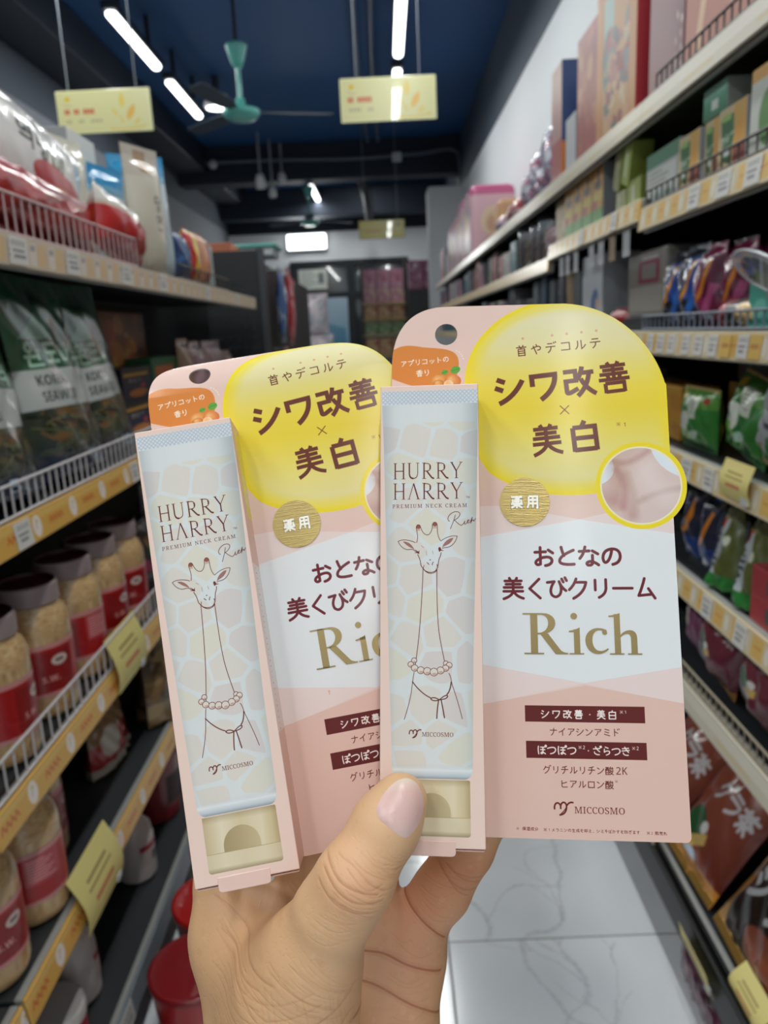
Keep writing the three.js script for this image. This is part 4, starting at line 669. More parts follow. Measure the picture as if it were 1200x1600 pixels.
carton('snack_box', 1, 0.575, R2 + 0.022, -1.905, -1.985, 0.05, 0.09, [card(blotch(48, 48, '#a8a878', ['#c8c8b0', '#8a9450'], 10, 25)), limeSide], 'pale green box left of the upright lime box', {});
carton('snack_box', 1, 0.572, R2 + 0.075, -1.865, -1.925, 0.1, 0.05, [lime, limeSide], 'bright lime box leaning slanted over the others', { roll: -0.32 });
carton('snack_box', 1, 0.574, R2 + 0.075, -1.945, -2.0, 0.1, 0.05, [card(blotch(48, 64, '#8a8c50', ['#b8b890', '#707838'], 10, 26)), limeSide], 'dull green box leaning left of the bright lime box', { roll: -0.3 });
for (const [z, h, lab] of [[-1.66, 0.17, 'dim lime box deep on the second right shelf, right one'], [-1.8, 0.15, 'dim lime box deep on the second right shelf, middle one'], [-1.97, 0.15, 'dim lime box deep on the second right shelf, left one']]) carton('snack_box', 1, 0.72, R2 + (z < -1.7 ? 0.024 : 0), z + 0.06, z - 0.06, h, 0.1, [lime, limeSide], lab);
const juiceArt = tex(64, 96, (c, w, h) => { c.fillStyle = '#c08a30'; c.fillRect(0, 0, w, h); c.fillStyle = '#2a2a24'; c.fillRect(12, 26, 40, 12); c.fillRect(30, 10, 12, 30); c.fillStyle = '#c8b040'; c.fillRect(0, 44, w, 14); c.fillStyle = '#a83a30'; c.fillRect(8, 56, 20, 14); c.fillStyle = '#5a9a3a'; c.fillRect(0, 70, w, 26); });
const juice = card(juiceArt);
for (let i = 0; i < 4; i++) carton('juice_box', 1, RB + 0.02, R2 + 0.022, -2.1 - i * 0.107, -2.204 - i * 0.107, 0.15, 0.1, [juice, mat([140, 144, 150])], ['yellow and green carton at the right end of the row of four, grey side showing', 'yellow and green carton, second from the right of the row of four', 'yellow and green carton, third from the right of the row of four', 'yellow and green carton at the left end of the row of four'][i]);
carton('gold_box', 1, RB + 0.03, R2 + 0.022, -2.55, -2.7, 0.14, 0.1, [card(blotch(48, 48, '#a08040', ['#c0a060', '#7a5a30', '#b89090'], 12, 27)), mat([130, 110, 70])], 'gold coloured box left of the row of yellow green cartons');
bag('snack_bag', 1, 0.62, R2 - 0.012, -2.82, 0.16, 0.13, 0.08, foil(blotch(48, 48, '#a0808a', ['#c8b0b8', '#8a4a5a', '#d8d0d4'], 20, 28)), 'pinkish glossy packet left of the gold box', { s: 92, crease: 0.01 });
const chrome = mat([190, 192, 194], { roughness: 0.15, metalness: 0.85 });
for (const [z, r, lab] of [[-2.99, 0.055, 'shiny steel canister nearest of the three on the second right shelf'], [-3.14, 0.055, 'shiny steel canister in the middle of the three'], [-3.32, 0.07, 'wide dull steel canister left of the shiny pair']]) {
  const t = thing('canister', lab, 'canister', [0.64, R2 - 0.012, z]);
  mesh('canister_body', geo('can' + r, () => lathe([[0.001, 0], [r, 0], [r, 0.15], [r * 0.96, 0.156], [0.001, 0.156]], 28)), chrome, t); mesh('lid', geo('canl' + r, () => lathe([[r * 1.03, 0], [r * 1.03, 0.02], [r * 0.4, 0.03], [0.001, 0.03]], 28)), mat([60, 62, 66]), t, [0, 0.15, 0]);
}
// small price cards hanging under the rail
for (let i = 0; i < 7; i++) { const z = [-1.83, -1.94, -2.04, -2.13, -2.3, -2.4, -2.48][i]; const t = thing('hanging_card', ['white card hanging right under the shelf joint', 'tan card hanging left of the white one', 'white card, third hanging from the joint', 'white card, fourth hanging from the joint', 'white slanted card, fifth hanging from the joint', 'white card, sixth hanging from the joint', 'white card, last hanging from the joint'][i], 'tag', [0.556, 1.49, z], -Math.PI / 2); mesh('sheet', boxGeo(0.05, 0.062, 0.0015, 0.0005), i === 1 ? mat([150, 128, 104]) : mat([178, 180, 184]), t, [0, 0.031, 0]); mesh('hook', cyl(0.002, 0.002, 0.014, 6), railSteel, t, [0, 0.067, 0]); }

// ================================================================ RIGHT, third shelf
const padArt = (k) => tex(96, 128, (c, w, h) => { c.fillStyle = k ? '#7c1c48' : '#1c2436'; c.fillRect(0, 0, w, h); c.fillStyle = k ? '#5a1434' : '#2a4a9a'; c.fillRect(56, 20, 40, 60); c.strokeStyle = k ? '#c87a2a' : '#c8862a'; c.lineWidth = 9; c.beginPath(); c.moveTo(10, 92); c.quadraticCurveTo(70, 90, 74, 24); c.stroke(); c.strokeStyle = k ? '#a84a7a' : '#2a6ac0'; c.lineWidth = 12; c.beginPath(); c.moveTo(26, 124); c.quadraticCurveTo(76, 110, 88, 60); c.stroke(); c.fillStyle = '#b8c0d0'; for (let i = 0; i < 7; i++) c.fillRect(14 + i * 4, 30 + i * 7, 6, 5); c.beginPath(); c.arc(70, 108, 8, 0, 7); c.fill(); });
const padB = foil(padArt(0)), padM = foil(padArt(1));
bag('pad_bag', 1, 0.6, R3, -1.6, 0.1, 0.15, 0.07, padB, 'dark blue bag with an orange swoosh, left one on the third right shelf', { s: 101, crease: 0.006 });
bag('pad_bag', 1, 0.6, R3, -1.515, 0.1, 0.155, 0.07, padB, 'dark blue bag with an orange swoosh, right one on the third right shelf', { s: 102, crease: 0.006 });
bag('pad_bag', 1, 0.6, R3, -1.44, 0.09, 0.15, 0.07, padM, 'magenta bag with an orange swoosh beside the dark blue pair', { s: 103, crease: 0.006 });
bag('pad_bag', 1, 0.62, R3, -1.37, 0.09, 0.15, 0.07, padM, 'dark magenta bag in the middle of the third right shelf', { s: 104, crease: 0.006 });
bag('pad_bag', 1, 0.66, R3, -1.28, 0.1, 0.16, 0.07, padM, 'dark magenta bag leaning towards the teal box', { s: 105, crease: 0.008, roll: 0.3, lift: 0.015 });
bag('snack_bag', 1, 0.59, R3, -1.3, 0.16, 0.05, 0.05, foil(tex(64, 32, (c, w, h) => { c.fillStyle = '#2a2020'; c.fillRect(0, 0, w, h); c.fillStyle = '#b02a34'; c.fillRect(0, 0, 24, h); c.fillStyle = '#d8b880'; c.fillRect(40, 0, 24, h); })), 'small black red and cream packet lying before the magenta bags', { s: 106 });
carton('teal_box', 1, RB + 0.02, R3, -1.1, -1.255, 0.11, 0.1, [card(blotch(48, 48, '#3f9c8c', ['#7cc0b0', '#2f7c70'], 8, 29)), mat([48, 140, 126])], 'teal green box at the right picture edge on the third right shelf');
const clearPk = foil(tex(96, 128, (c, w, h) => { c.fillStyle = '#8a8680'; c.fillRect(0, 0, w, h); c.fillStyle = '#a8a49c'; c.fillRect(8, 70, 84, 50); c.strokeStyle = '#8c3c50'; c.lineWidth = 8; c.strokeRect(36, 24, 44, 36); c.fillStyle = '#b0aca6'; c.fillRect(40, 12, 40, 6); }), { roughness: 0.1 });
carton('clear_box', 1, RB + 0.02, R3 + 0.03, -1.63, -1.88, 0.14, 0.1, [clearPk, mat([120, 118, 114], { roughness: 0.2 })], 'clear plastic packed item with a pinkish frame print', { r: 0.01 });
carton('white_carton', 1, RB + 0.02, R3, -1.72, -1.9, 0.03, 0.12, [mat([40, 42, 44]), mat([40, 42, 44])], 'flat black tray under the clear plastic pack');
bag('snack_bag', 1, 0.6, R3, -1.96, 0.18, 0.055, 0.06, foil(blotch(48, 32, '#a82a34', ['#c88a90', '#8a1a24', '#d0b8b8'], 12, 30)), 'small red packet lying left of the black tray', { s: 107, crease: 0.006 });
carton('white_carton', 1, RB + 0.02, R3, -2.09, -2.3, 0.2, 0.1, [card(tex(64, 96, (c, w, h) => { c.fillStyle = '#b8bec4'; c.fillRect(0, 0, w, h); c.fillStyle = '#4a6a9a'; c.beginPath(); c.ellipse(40, 60, 10, 18, 0.4, 0, 7); c.fill(); c.fillStyle = '#6a86b0'; c.fillRect(24, 84, 36, 8); c.fillStyle = '#c8a898'; c.fillRect(44, 56, 14, 12); })), mat([150, 156, 160])], 'white carton with a blue print on the third right shelf');
for (const [z, c1, h, lab] of [[-2.4, [70, 78, 84], 0.17, 'dark grey bottle shaped box left of the blue printed carton'], [-2.5, [150, 120, 76], 0.18, 'tan narrow box two steps left of the blue printed carton'], [-2.62, [44, 50, 56], 0.17, 'blackish box left of the tan narrow box'], [-2.75, [60, 72, 78], 0.17, 'dark slate box under the shiny canisters'], [-2.9, [36, 62, 86], 0.19, 'deep blue box under the shiny canisters'], [-3.05, [100, 112, 118], 0.18, 'grey box left of the deep blue one']]) carton('care_box', 1, RB + 0.03, R3, z + 0.045, z - 0.045, h, 0.08, [card(blotch(32, 64, `rgb(${c1})`, ['#9aa0a4', `rgb(${c1})`, '#30363c'], 10, Math.round(-z * 100))), mat(c1)], lab);
// oval promotion sign on an arm
{
  const t = thing('shelf_wobbler', 'oval silver rimmed sign sticking out before the teal box', 'sign', [0.5, 1.36, -1.06], 0);
  const frame = new THREE.Matrix4().makeBasis(new THREE.Vector3(0.5, -0.866, 0).normalize(), new THREE.Vector3(0.84, 0.485, 0.24).normalize(), new THREE.Vector3(0.2, 0.12, -0.97).normalize().negate());
  const q = new THREE.Quaternion().setFromRotationMatrix(frame);
  const plate = mesh('sign_plate', new THREE.CylinderGeometry(1, 1, 1, 40), tmat(tex(128, 128, (c, w, h) => { c.fillStyle = '#c4c8cc'; c.fillRect(0, 0, w, h); c.fillStyle = '#4a5a3c'; c.beginPath(); c.arc(64, 64, 44, 0, 7); c.fill(); c.fillStyle = '#7c8a58'; c.beginPath(); c.arc(64, 88, 28, 0, 7); c.fill(); c.fillStyle = '#46607a'; c.beginPath(); c.arc(60, 40, 20, 0, 7); c.fill(); }), { roughness: 0.2, clearcoat: 0.8 }), t, [0, 0.045, 0]);
  plate.scale.set(0.03, 0.003, 0.15); plate.quaternion.copy(q);
  const rim = mesh('rim', new THREE.TorusGeometry(1, 0.09, 8, 40).rotateX(Math.PI / 2), mat([196, 200, 204], { roughness: 0.2, metalness: 0.3 }), t, [0, 0.045, 0]);
  rim.quaternion.copy(q); rim.scale.set(0.03, 0.03, 0.15);
  mesh('arm', tube([[0.01, 0.04, -0.05], [0.04, 0.02, -0.06], [0.055, -0.04, -0.06]], 0.003, 12, 6), railSteel, t);
}

// ================================================================ RIGHT, fourth to sixth shelf
const greenArt = tex(128, 160, (c, w, h) => {
  c.fillStyle = '#2f7a36'; c.fillRect(0, 0, w, h); c.fillStyle = '#56903c'; c.fillRect(0, 0, w, 50); c.fillStyle = '#c8cfc0'; c.fillRect(52, 22, 34, 54); stripes(c, 56, 28, 26, 5, 8, 3, '#8a9484');
  c.fillStyle = '#d4dcd0'; c.beginPath(); c.ellipse(40, 92, 22, 32, 0.2, 0, 7); c.fill(); c.fillStyle = '#7ab04a'; c.beginPath(); c.ellipse(40, 122, 30, 12, 0.3, 0, 7); c.fill(); c.fillStyle = '#a8c8b8'; c.beginPath(); c.ellipse(74, 118, 20, 10, -0.5, 0, 7); c.fill(); c.fillStyle = '#a83a30'; c.beginPath(); c.arc(106, 30, 8, 0, 7); c.fill(); c.fillStyle = '#c8a83a'; c.beginPath(); c.arc(24, 24, 10, 0, 7); c.fill();
});
const greenM = foil(greenArt), goldSeal = mat([200, 176, 110], { roughness: 0.3, metalness: 0.4 });
bag('dessert_bag', 1, 0.6, R4, -1.475, 0.165, 0.118, 0.05, greenM, 'green dessert bag with a white label, left one on the fourth right shelf', { s: 111, crease: 0.005, foil: goldSeal, seal: 0.05 });
bag('dessert_bag', 1, 0.605, R4, -1.3, 0.16, 0.135, 0.06, greenM, 'green dessert bag with a white label, slanted right one on the fourth right shelf', { s: 112, crease: 0.01, foil: goldSeal, seal: 0.05, roll: -0.2, lift: 0.015, lean: 0.15 });
bag('tea_bag', 1, 0.59, R4, -1.14, 0.13, 0.15, 0.06, foil(tex(64, 96, (c, w, h) => { c.fillStyle = '#a4a8ac'; c.fillRect(0, 0, w, h); c.fillStyle = '#4a5058'; for (let i = 0; i < 6; i++) c.fillRect(24 + (i % 2) * 8, 10 + i * 9, 10, 6); c.fillStyle = '#2c6a34'; c.beginPath(); c.arc(36, 76, 18, 0, 7); c.fill(); c.fillStyle = '#8a7a50'; c.fillRect(0, 70, 14, 26); })), 'silver bag with a green round patch at the right edge of the fourth shelf', { s: 113, crease: 0.01, roll: -0.15, lift: 0.012 });
for (const [z0, z1, x, h, lab] of [[-1.58, -1.86, 0.6, 0.11, 'orange yellow box behind the left green dessert bag'], [-1.2, -1.38, 0.69, 0.12, 'yellow box deep behind the silver bag'], [-1.4, -1.57, 0.69, 0.12, 'yellow box deep behind the right green dessert bag']]) carton('dessert_box', 1, x, R4, z0, z1, h, 0.08, [card(blotch(48, 32, '#b88a2c', ['#d0a848', '#a8702a'], 8, 32)), mat([176, 128, 40])], lab);
carton('snack_box', 1, 0.72, R4 + 0.12, -1.42, -1.6, 0.05, 0.1, [card(blotch(48, 32, '#5a6468', ['#7a8a90', '#6a4a4a', '#4a6a7a'], 14, 33)), mat([60, 66, 70])], 'dim bluish grey box lying on the yellow boxes');
const swoosh = foil(tex(96, 192, (c, w, h) => { c.fillStyle = '#16223c'; c.fillRect(0, 0, w, h); c.fillStyle = '#1c3c7c'; c.fillRect(0, 120, w, 50); c.fillStyle = '#8a94a8'; for (let i = 0; i < 9; i++) c.fillRect(20 + (i % 3) * 7, 30 + i * 8, 10, 5); c.strokeStyle = '#c87a24'; c.lineWidth = 12; c.beginPath(); c.moveTo(16, 120); c.quadraticCurveTo(66, 112, 72, 36); c.stroke(); c.fillStyle = '#b8c0d0'; c.beginPath(); c.arc(56, 154, 10, 0, 7); c.fill(); c.fillRect(44, 170, 26, 6); c.fillStyle = '#3a62b0'; c.fillRect(40, 0, 30, 16); }));
bag('pad_bag', 1, 0.6, R5, -1.455, 0.085, 0.165, 0.06, swoosh, 'tall navy bag with orange swoosh, left one on the fifth right shelf', { s: 121, crease: 0.005 });
bag('pad_bag', 1, 0.6, R5, -1.378, 0.075, 0.155, 0.06, swoosh, 'tall navy bag with orange swoosh, right one on the fifth right shelf', { s: 122, crease: 0.005 });
const greensM = foil(tex(96, 160, (c, w, h) => { c.fillStyle = '#aeb6ba'; c.fillRect(0, 0, w, h); c.fillStyle = '#5c6434'; c.fillRect(54, 0, 42, h); c.fillStyle = '#6a7040'; c.fillRect(0, 0, w, 34); c.fillStyle = '#b8342c'; c.fillRect(14, 34, 28, 16); c.fillStyle = '#4a5058'; for (let i = 0; i < 6; i++) c.fillRect(18, 60 + i * 11, 20, 6); c.fillStyle = '#2c7a3a'; c.fillRect(0, 128, w, 32); c.fillStyle = '#d8dccc'; c.beginPath(); c.arc(62, 70, 9, 0, 7); c.fill(); }));
bag('tea_bag', 1, 0.6, R5, -1.298, 0.11, 0.165, 0.075, greensM, 'pointed white and olive pouch with a green foot, left one', { s: 123, crease: 0.01, stand: 1, taper: 0.6 });
bag('tea_bag', 1, 0.6, R5, -1.2, 0.11, 0.165, 0.075, greensM, 'pointed white and olive pouch with a green foot, right one behind the red boxes', { s: 124, crease: 0.01, stand: 1, taper: 0.6 });
bag('tea_bag', 1, 0.68, R5, -1.24, 0.11, 0.14, 0.07, greensM, 'dim olive pouch deep between the two pointed pouches', { s: 125, crease: 0.01, stand: 1, taper: 0.5 });
const redBx = card(tex(64, 64, (c, w, h) => { c.fillStyle = '#a82a34'; c.fillRect(0, 0, w, h); c.fillStyle = '#4a4644'; c.fillRect(20, 14, 44, 34); c.fillStyle = '#b0a8a0'; c.fillRect(30, 22, 30, 6); }));
carton('snack_box', 1, RB + 0.01, R5 - 0.001, -1.0, -1.165, 0.045, 0.09, [redBx, mat([160, 40, 48])], 'red box with a dark window, lower one at the right edge of the fifth shelf');
carton('snack_box', 1, RB + 0.01, R5 + 0.0445, -1.0, -1.165, 0.047, 0.09, [redBx, mat([160, 40, 48])], 'red box with a dark window, upper one at the right edge of the fifth shelf');
const candyArt = (base, top, dy = 0) => tex(160, 192, (c, w, h) => {
  c.fillStyle = base; c.fillRect(0, 0, w, h); const g = c.createLinearGradient(0, 0, w, h); g.addColorStop(0, 'rgba(255,255,255,.05)'); g.addColorStop(1, 'rgba(30,0,10,.35)'); c.fillStyle = g; c.fillRect(0, 0, w, h);
  line(c, 'グラ茶', 66, 34 + dy * 1.3, 34, 34, 0.17, top, 'round', 0.12); c.save(); c.translate(-26, 6 + dy);
  c.fillStyle = '#2a5c34'; c.beginPath(); c.ellipse(82, 96, 28, 22, 0.5, 0, 7); c.fill(); c.fillStyle = '#d8b46a'; c.save(); c.translate(104, 112); c.rotate(-0.5); c.fillRect(-22, -8, 44, 16); c.restore(); c.fillStyle = '#b8c8dc'; c.beginPath(); c.ellipse(64, 136, 26, 16, 0.2, 0, 7); c.fill(); c.beginPath(); c.ellipse(98, 140, 20, 14, -0.2, 0, 7); c.fill(); c.fillStyle = '#e0dcd8'; c.beginPath(); c.arc(106, 92, 9, 0, 7); c.fill(); c.restore();
  c.fillStyle = '#c08030'; c.fillRect(0, h - 24, w, 24);
});
const candyM = foil(candyArt('#6c1c30', '#b0a8ac')), brownM = foil(candyArt('#8a3822', '#d0ccd0', 26));
bag('candy_bag', 1, 0.62, R6, -1.45, 0.16, 0.14, 0.07, foil(tex(48, 64, (c, w, h) => { c.fillStyle = '#7a4668'; c.fillRect(0, 0, w, h); c.fillStyle = '#b8b4ac'; c.fillRect(0, 0, 14, h); c.fillStyle = '#3a2030'; c.fillRect(34, 0, 14, h); })), 'mauve bag with a whitish edge on the sixth right shelf', { s: 131, crease: 0.008, roll: -0.25, lift: 0.02 });
bag('candy_bag', 1, 0.6, R6, -1.34, 0.155, 0.14, 0.08, candyM, 'magenta candy bag with a green patch, left one on the sixth right shelf', { s: 132, crease: 0.01, roll: -0.16, lift: 0.022, lean: 0.12, foil: sealFoil, foilB: 1 });
bag('candy_bag', 1, 0.6, R6, -1.165, 0.16, 0.145, 0.08, candyM, 'magenta candy bag with a green patch, right one on the sixth right shelf', { s: 133, crease: 0.01, roll: -0.16, lift: 0.024, lean: 0.12, foil: sealFoil, foilB: 1 });
bag('candy_bag', 1, 0.6, R6, -0.985, 0.16, 0.145, 0.08, candyM, 'magenta candy bag cut by the right picture edge', { s: 134, crease: 0.01, roll: -0.15, lift: 0.024, lean: 0.12, foil: sealFoil, foilB: 1 });

// ================================================================ RIGHT, lowest shelf: snack bags leaning back
const orangeArt = tex(128, 160, (c, w, h) => { c.fillStyle = '#241814'; c.fillRect(0, 0, w, h); c.fillStyle = '#c05c1c'; c.beginPath(); c.ellipse(80, 30, 66, 44, 0.3, 0, 7); c.fill(); c.fillStyle = '#5a2a18'; c.fillRect(60, 30, 60, 14); line(c, 'シワ', 40, 86, 40, 38, 0.2, '#c0c0c4', 'round'); c.fillStyle = '#8a4a34'; c.beginPath(); c.ellipse(90, 130, 36, 20, 0, 0, 7); c.fill(); c.fillStyle = '#b08040'; c.fillRect(0, 0, 18, h); c.fillStyle = '#c8b8a8'; c.fillRect(2, 30, 12, 60); });
const orangeM = foil(orangeArt);
// front row lying back against the rear row
for (const [z, m, roll, lab] of [[-1.83, brownM, 0.04, 'brown snack bag in the front row, behind the pink card'], [-1.605, brownM, -0.06, 'rust brown snack bag half hidden by the pink card corner'], [-1.375, brownM, 0.03, 'large rust brown snack bag with white lettering, in full view at the lower right'], [-1.14, orangeM, -0.03, 'black and orange snack bag right of the large rust brown one'], [-0.91, brownM, 0.02, 'rust brown snack bag in the lower right picture corner']])
  bag('snack_bag', 1, 0.574, R7 + 0.012, z, 0.215, 0.29, 0.07, m, lab, { s: 141 + Math.round(-z * 10), crease: 0.009, lean: 0.62, roll, foil: sealFoil, foilB: 1 });
for (const [z, m, lab] of [[-1.72, candyM, 'wine red snack bag standing behind, left one of the rear row'], [-1.49, brownM, 'brown snack bag standing behind the large rust brown one'], [-1.26, brownM, 'brown snack bag of the rear row above the black and orange one'], [-1.03, candyM, 'wine red snack bag of the rear row at the right picture edge']])
  bag('snack_bag', 1, 0.8, R7, z, 0.21, 0.31, 0.07, m, lab, { s: 161 + Math.round(-z * 10), crease: 0.009, lean: 0.2, foil: sealFoil });
bag('snack_bag', 1, 0.575, 0.0, -1.25, 0.26, 0.07, 0.03, foil(blotch(48, 32, '#5a2c40', ['#3a1a2a', '#7a4a5a'], 10, 36)), 'purple packet on the floor under the lowest right shelf', { s: 148 });

// ================================================================ farther right shelves: smaller goods, blurred in the photo
const farArt = [
  blotch(48, 64, '#a8a4ac', ['#d0ccd4', '#7a80a0', '#b06a80'], 18, 61), blotch(48, 64, '#8a4a66', ['#b87a94', '#6a2a4a', '#d0b8c4'], 18, 62), blotch(48, 64, '#2c4a78', ['#4a78b0', '#1c2c50', '#b0bcd0'], 18, 63),
  blotch(48, 64, '#c0bcb4', ['#a09c98', '#d8d4cc', '#b08a8a'], 18, 64), blotch(48, 64, '#3a7a84', ['#6ab0b8', '#2a5058', '#c8d0d0'], 18, 65), blotch(48, 64, '#3c3e44', ['#6a6c74', '#22242a', '#a0a4ac'], 18, 66), blotch(48, 64, '#b0605a', ['#d09a90', '#8a3a3c', '#d8c8c0'], 18, 67),
].map((t) => card(t));
const farSide = mat([120, 120, 126]);
seed(77);
const ord = (n) => n < 9 ? NTH[n] : ['tenth', 'eleventh', 'twelfth', 'thirteenth', 'fourteenth', 'fifteenth', 'sixteenth', 'seventeenth', 'eighteenth', 'nineteenth', 'twentieth', 'twenty-first', 'twenty-second', 'twenty-third', 'twenty-fourth', 'twenty-fifth', 'twenty-sixth', 'twenty-seventh', 'twenty-eighth', 'twenty-ninth', 'thirtieth', 'thirty-first', 'thirty-second', 'thirty-third', 'thirty-fourth', 'thirty-fifth'][n - 9];
const hues = ['pale grey', 'plum', 'blue', 'off white', 'teal', 'charcoal', 'coral'];
for (const [k, y, zA, zB, hMin, hMax] of [[0, R1, -7.25, -8.0, 0.12, 0.3], [1, R2 - 0.012, -3.5, -8.0, 0.1, 0.17], [2, R3, -3.15, -8.0, 0.12, 0.2], [3, R4, -1.9, -5, 0.1, 0.18]]) {
  let z = zA, n = 0;
  while (z > zB) {
    const w = rr(0.1, 0.24), i = Math.floor(rnd() * 7), h = rr(hMin, hMax), x = RB + rr(0.015, 0.05);
    carton('goods_box', 1, x, y, z, z - w, h, rr(0.08, 0.16), [farArt[i], farSide], `${hues[i]} goods box, ${ord(n)} along the far stretch of the ${rn[k]} right shelf`, { r: 0.006 });
    z -= w + rr(0.01, 0.06); n++;
  }
}

// ================================================================ goods hanging at the far left rack and at the back
for (const [x, y, z, w, h, base, cs, lab] of [
  [-0.5, 1.32, -3.95, 0.16, 0.36, '#3a5a8c', ['#7a9ac0', '#c8d0d8', '#8a3a4a'], 'blue and white hanging packet strip beside the perforated rack'], [-0.5, 1.3, -4.3, 0.2, 0.4, '#a02a34', ['#c8505a', '#802028', '#d0a0a0'], 'red hanging packet strip beyond the perforated rack'], [-0.5, 1.0, -4.0, 0.18, 0.3, '#8a3038', ['#b04a50', '#c8a070', '#5a2028'], 'dark red hanging packet below the blue strip'], [-0.5, 0.96, -4.35, 0.2, 0.3, '#3a6aa8', ['#8ab0d0', '#2a4a80', '#c8c8c8'], 'blue hanging packet below the red strip']]) {
  const t = thing('hanging_packet', lab, 'packet', [x, y, z], Math.PI / 2);
  mesh('pouch', bagGeo(w, h, 0.05, { s: Math.round(-z * 20), crease: 0.008 }), foil(blotch(48, 64, base, cs, 24, Math.round(-z * 50 + y * 10))), t); mesh('peg', cyl(0.004, 0.004, 0.07, 6), railSteel, t, [0, h - 0.01, -0.03]).rotation.x = Math.PI / 2;
}
// shelf tower with pink boxes at the back
{
  const t = thing('display_shelf', 'open shelf tower of pale wood boards before the dark shop front', 'shelving', [0.02, 0, -11.6]);
  for (const y of [0.1, 0.55, 1.0, 1.3, 1.52, 1.74]) mesh('board', boxGeo(0.66, 0.025, 0.36, 0.004), mat([186, 168, 120]), t, [0, y, 0]);
  for (const x of [-0.32, 0.32]) mesh('upright', boxGeo(0.025, 2.36, 0.36, 0.004), mat([60, 56, 50]), t, [x, 1.18, 0]);
  const p1 = card(blotch(48, 64, '#c48a9c', ['#d8b0bc', '#b05070', '#d8c8a0'], 18, 81)), p2 = card(blotch(48, 48, '#c8a070', ['#d8b890', '#a83a34', '#d0c0a0'], 18, 82)), p3 = card(blotch(48, 48, '#7a9a6a', ['#a8c098', '#5a7a4a', '#c8c8b0'], 18, 83));
  const rowN = ['top', 'second', 'third', 'fourth'];
  [[1.753, 0.46, p1], [1.533, 0.19, p2], [1.313, 0.18, p3], [1.013, 0.24, p2]].forEach(([y, h, m], r) => { for (let i = 0; i < 3; i++) { const b = thing('goods_box', `${['pink tall', 'tan', 'green', 'tan low'][r]} box, ${['left', 'middle', 'right'][i]} on the ${rowN[r]} board of the far shelf tower`, 'box', [-0.18 + i * 0.2, y, -11.6]); mesh('box_body', boxGeo(0.19, h, 0.2, 0.008), m, b, [0, h / 2, 0]); mesh('lid', boxGeo(0.192, 0.02, 0.202, 0.004), mat(r ? [180, 150, 120] : [200, 140, 160]), b, [0, h - 0.005, 0]); } });
}
{
  const t = thing('display_rack', 'dark rack holding purple boxes right of the far shelf tower', 'shelving', [0.55, 0, -10.6]);
  mesh('rack_body', boxGeo(0.42, 1.84, 0.4, 0.006), steelBlack, t, [0, 0.92, 0]); mesh('top_board', boxGeo(0.44, 0.03, 0.42, 0.004), mat([44, 42, 44]), t, [0, 1.85, 0]);
  for (let i = 0; i < 2; i++) { const b = thing('goods_box', `purple pink box, ${i ? 'right' : 'left'} one on the dark far rack`, 'box', [0.45 + i * 0.19, 1.866, -10.6]); mesh('box_body', boxGeo(0.18, 0.36, 0.3, 0.01), card(farArt[1].map), b, [0, 0.18, 0]); mesh('lid', boxGeo(0.184, 0.03, 0.304, 0.008), mat([150, 80, 120]), b, [0, 0.35, 0]); }
}
{
  const t = thing('plush_pile', 'stack of whitish wrapped cushions before the far glass door, lower one', 'cushion', [-0.72, 0.9, -8.4]);
  mesh('pouch', bagGeo(0.36, 0.45, 0.24, { s: 151, crease: 0.02, seal: 0.02 }), foil(blotch(48, 48, '#b8aeb4', ['#d0c8cc', '#9a7a8a', '#8a98a0'], 18, 84)), t);
  const u = thing('plush_pile', 'whitish wrapped cushion on top of the far stack', 'cushion', [-0.76, 1.352, -8.4]);
  mesh('pouch', bagGeo(0.36, 0.42, 0.24, { s: 152, crease: 0.02, seal: 0.02 }), foil(blotch(48, 48, '#c4bcc0', ['#d8d0d4', '#b08a98', '#98a0a8'], 18, 85)), u);
  const b = thing('bargain_bin', 'low dark bin carrying the wrapped cushions at the far end', 'bin', [-0.74, 0, -8.4]);
  mesh('bin', boxGeo(0.5, 0.9, 0.5, 0.01), mat([52, 54, 58]), b, [0, 0.45, 0]);
}

// ================================================================ the two cosmetic cartons
const MAROON = '#601713', WINE = '#681823', BROWN = '#672812';
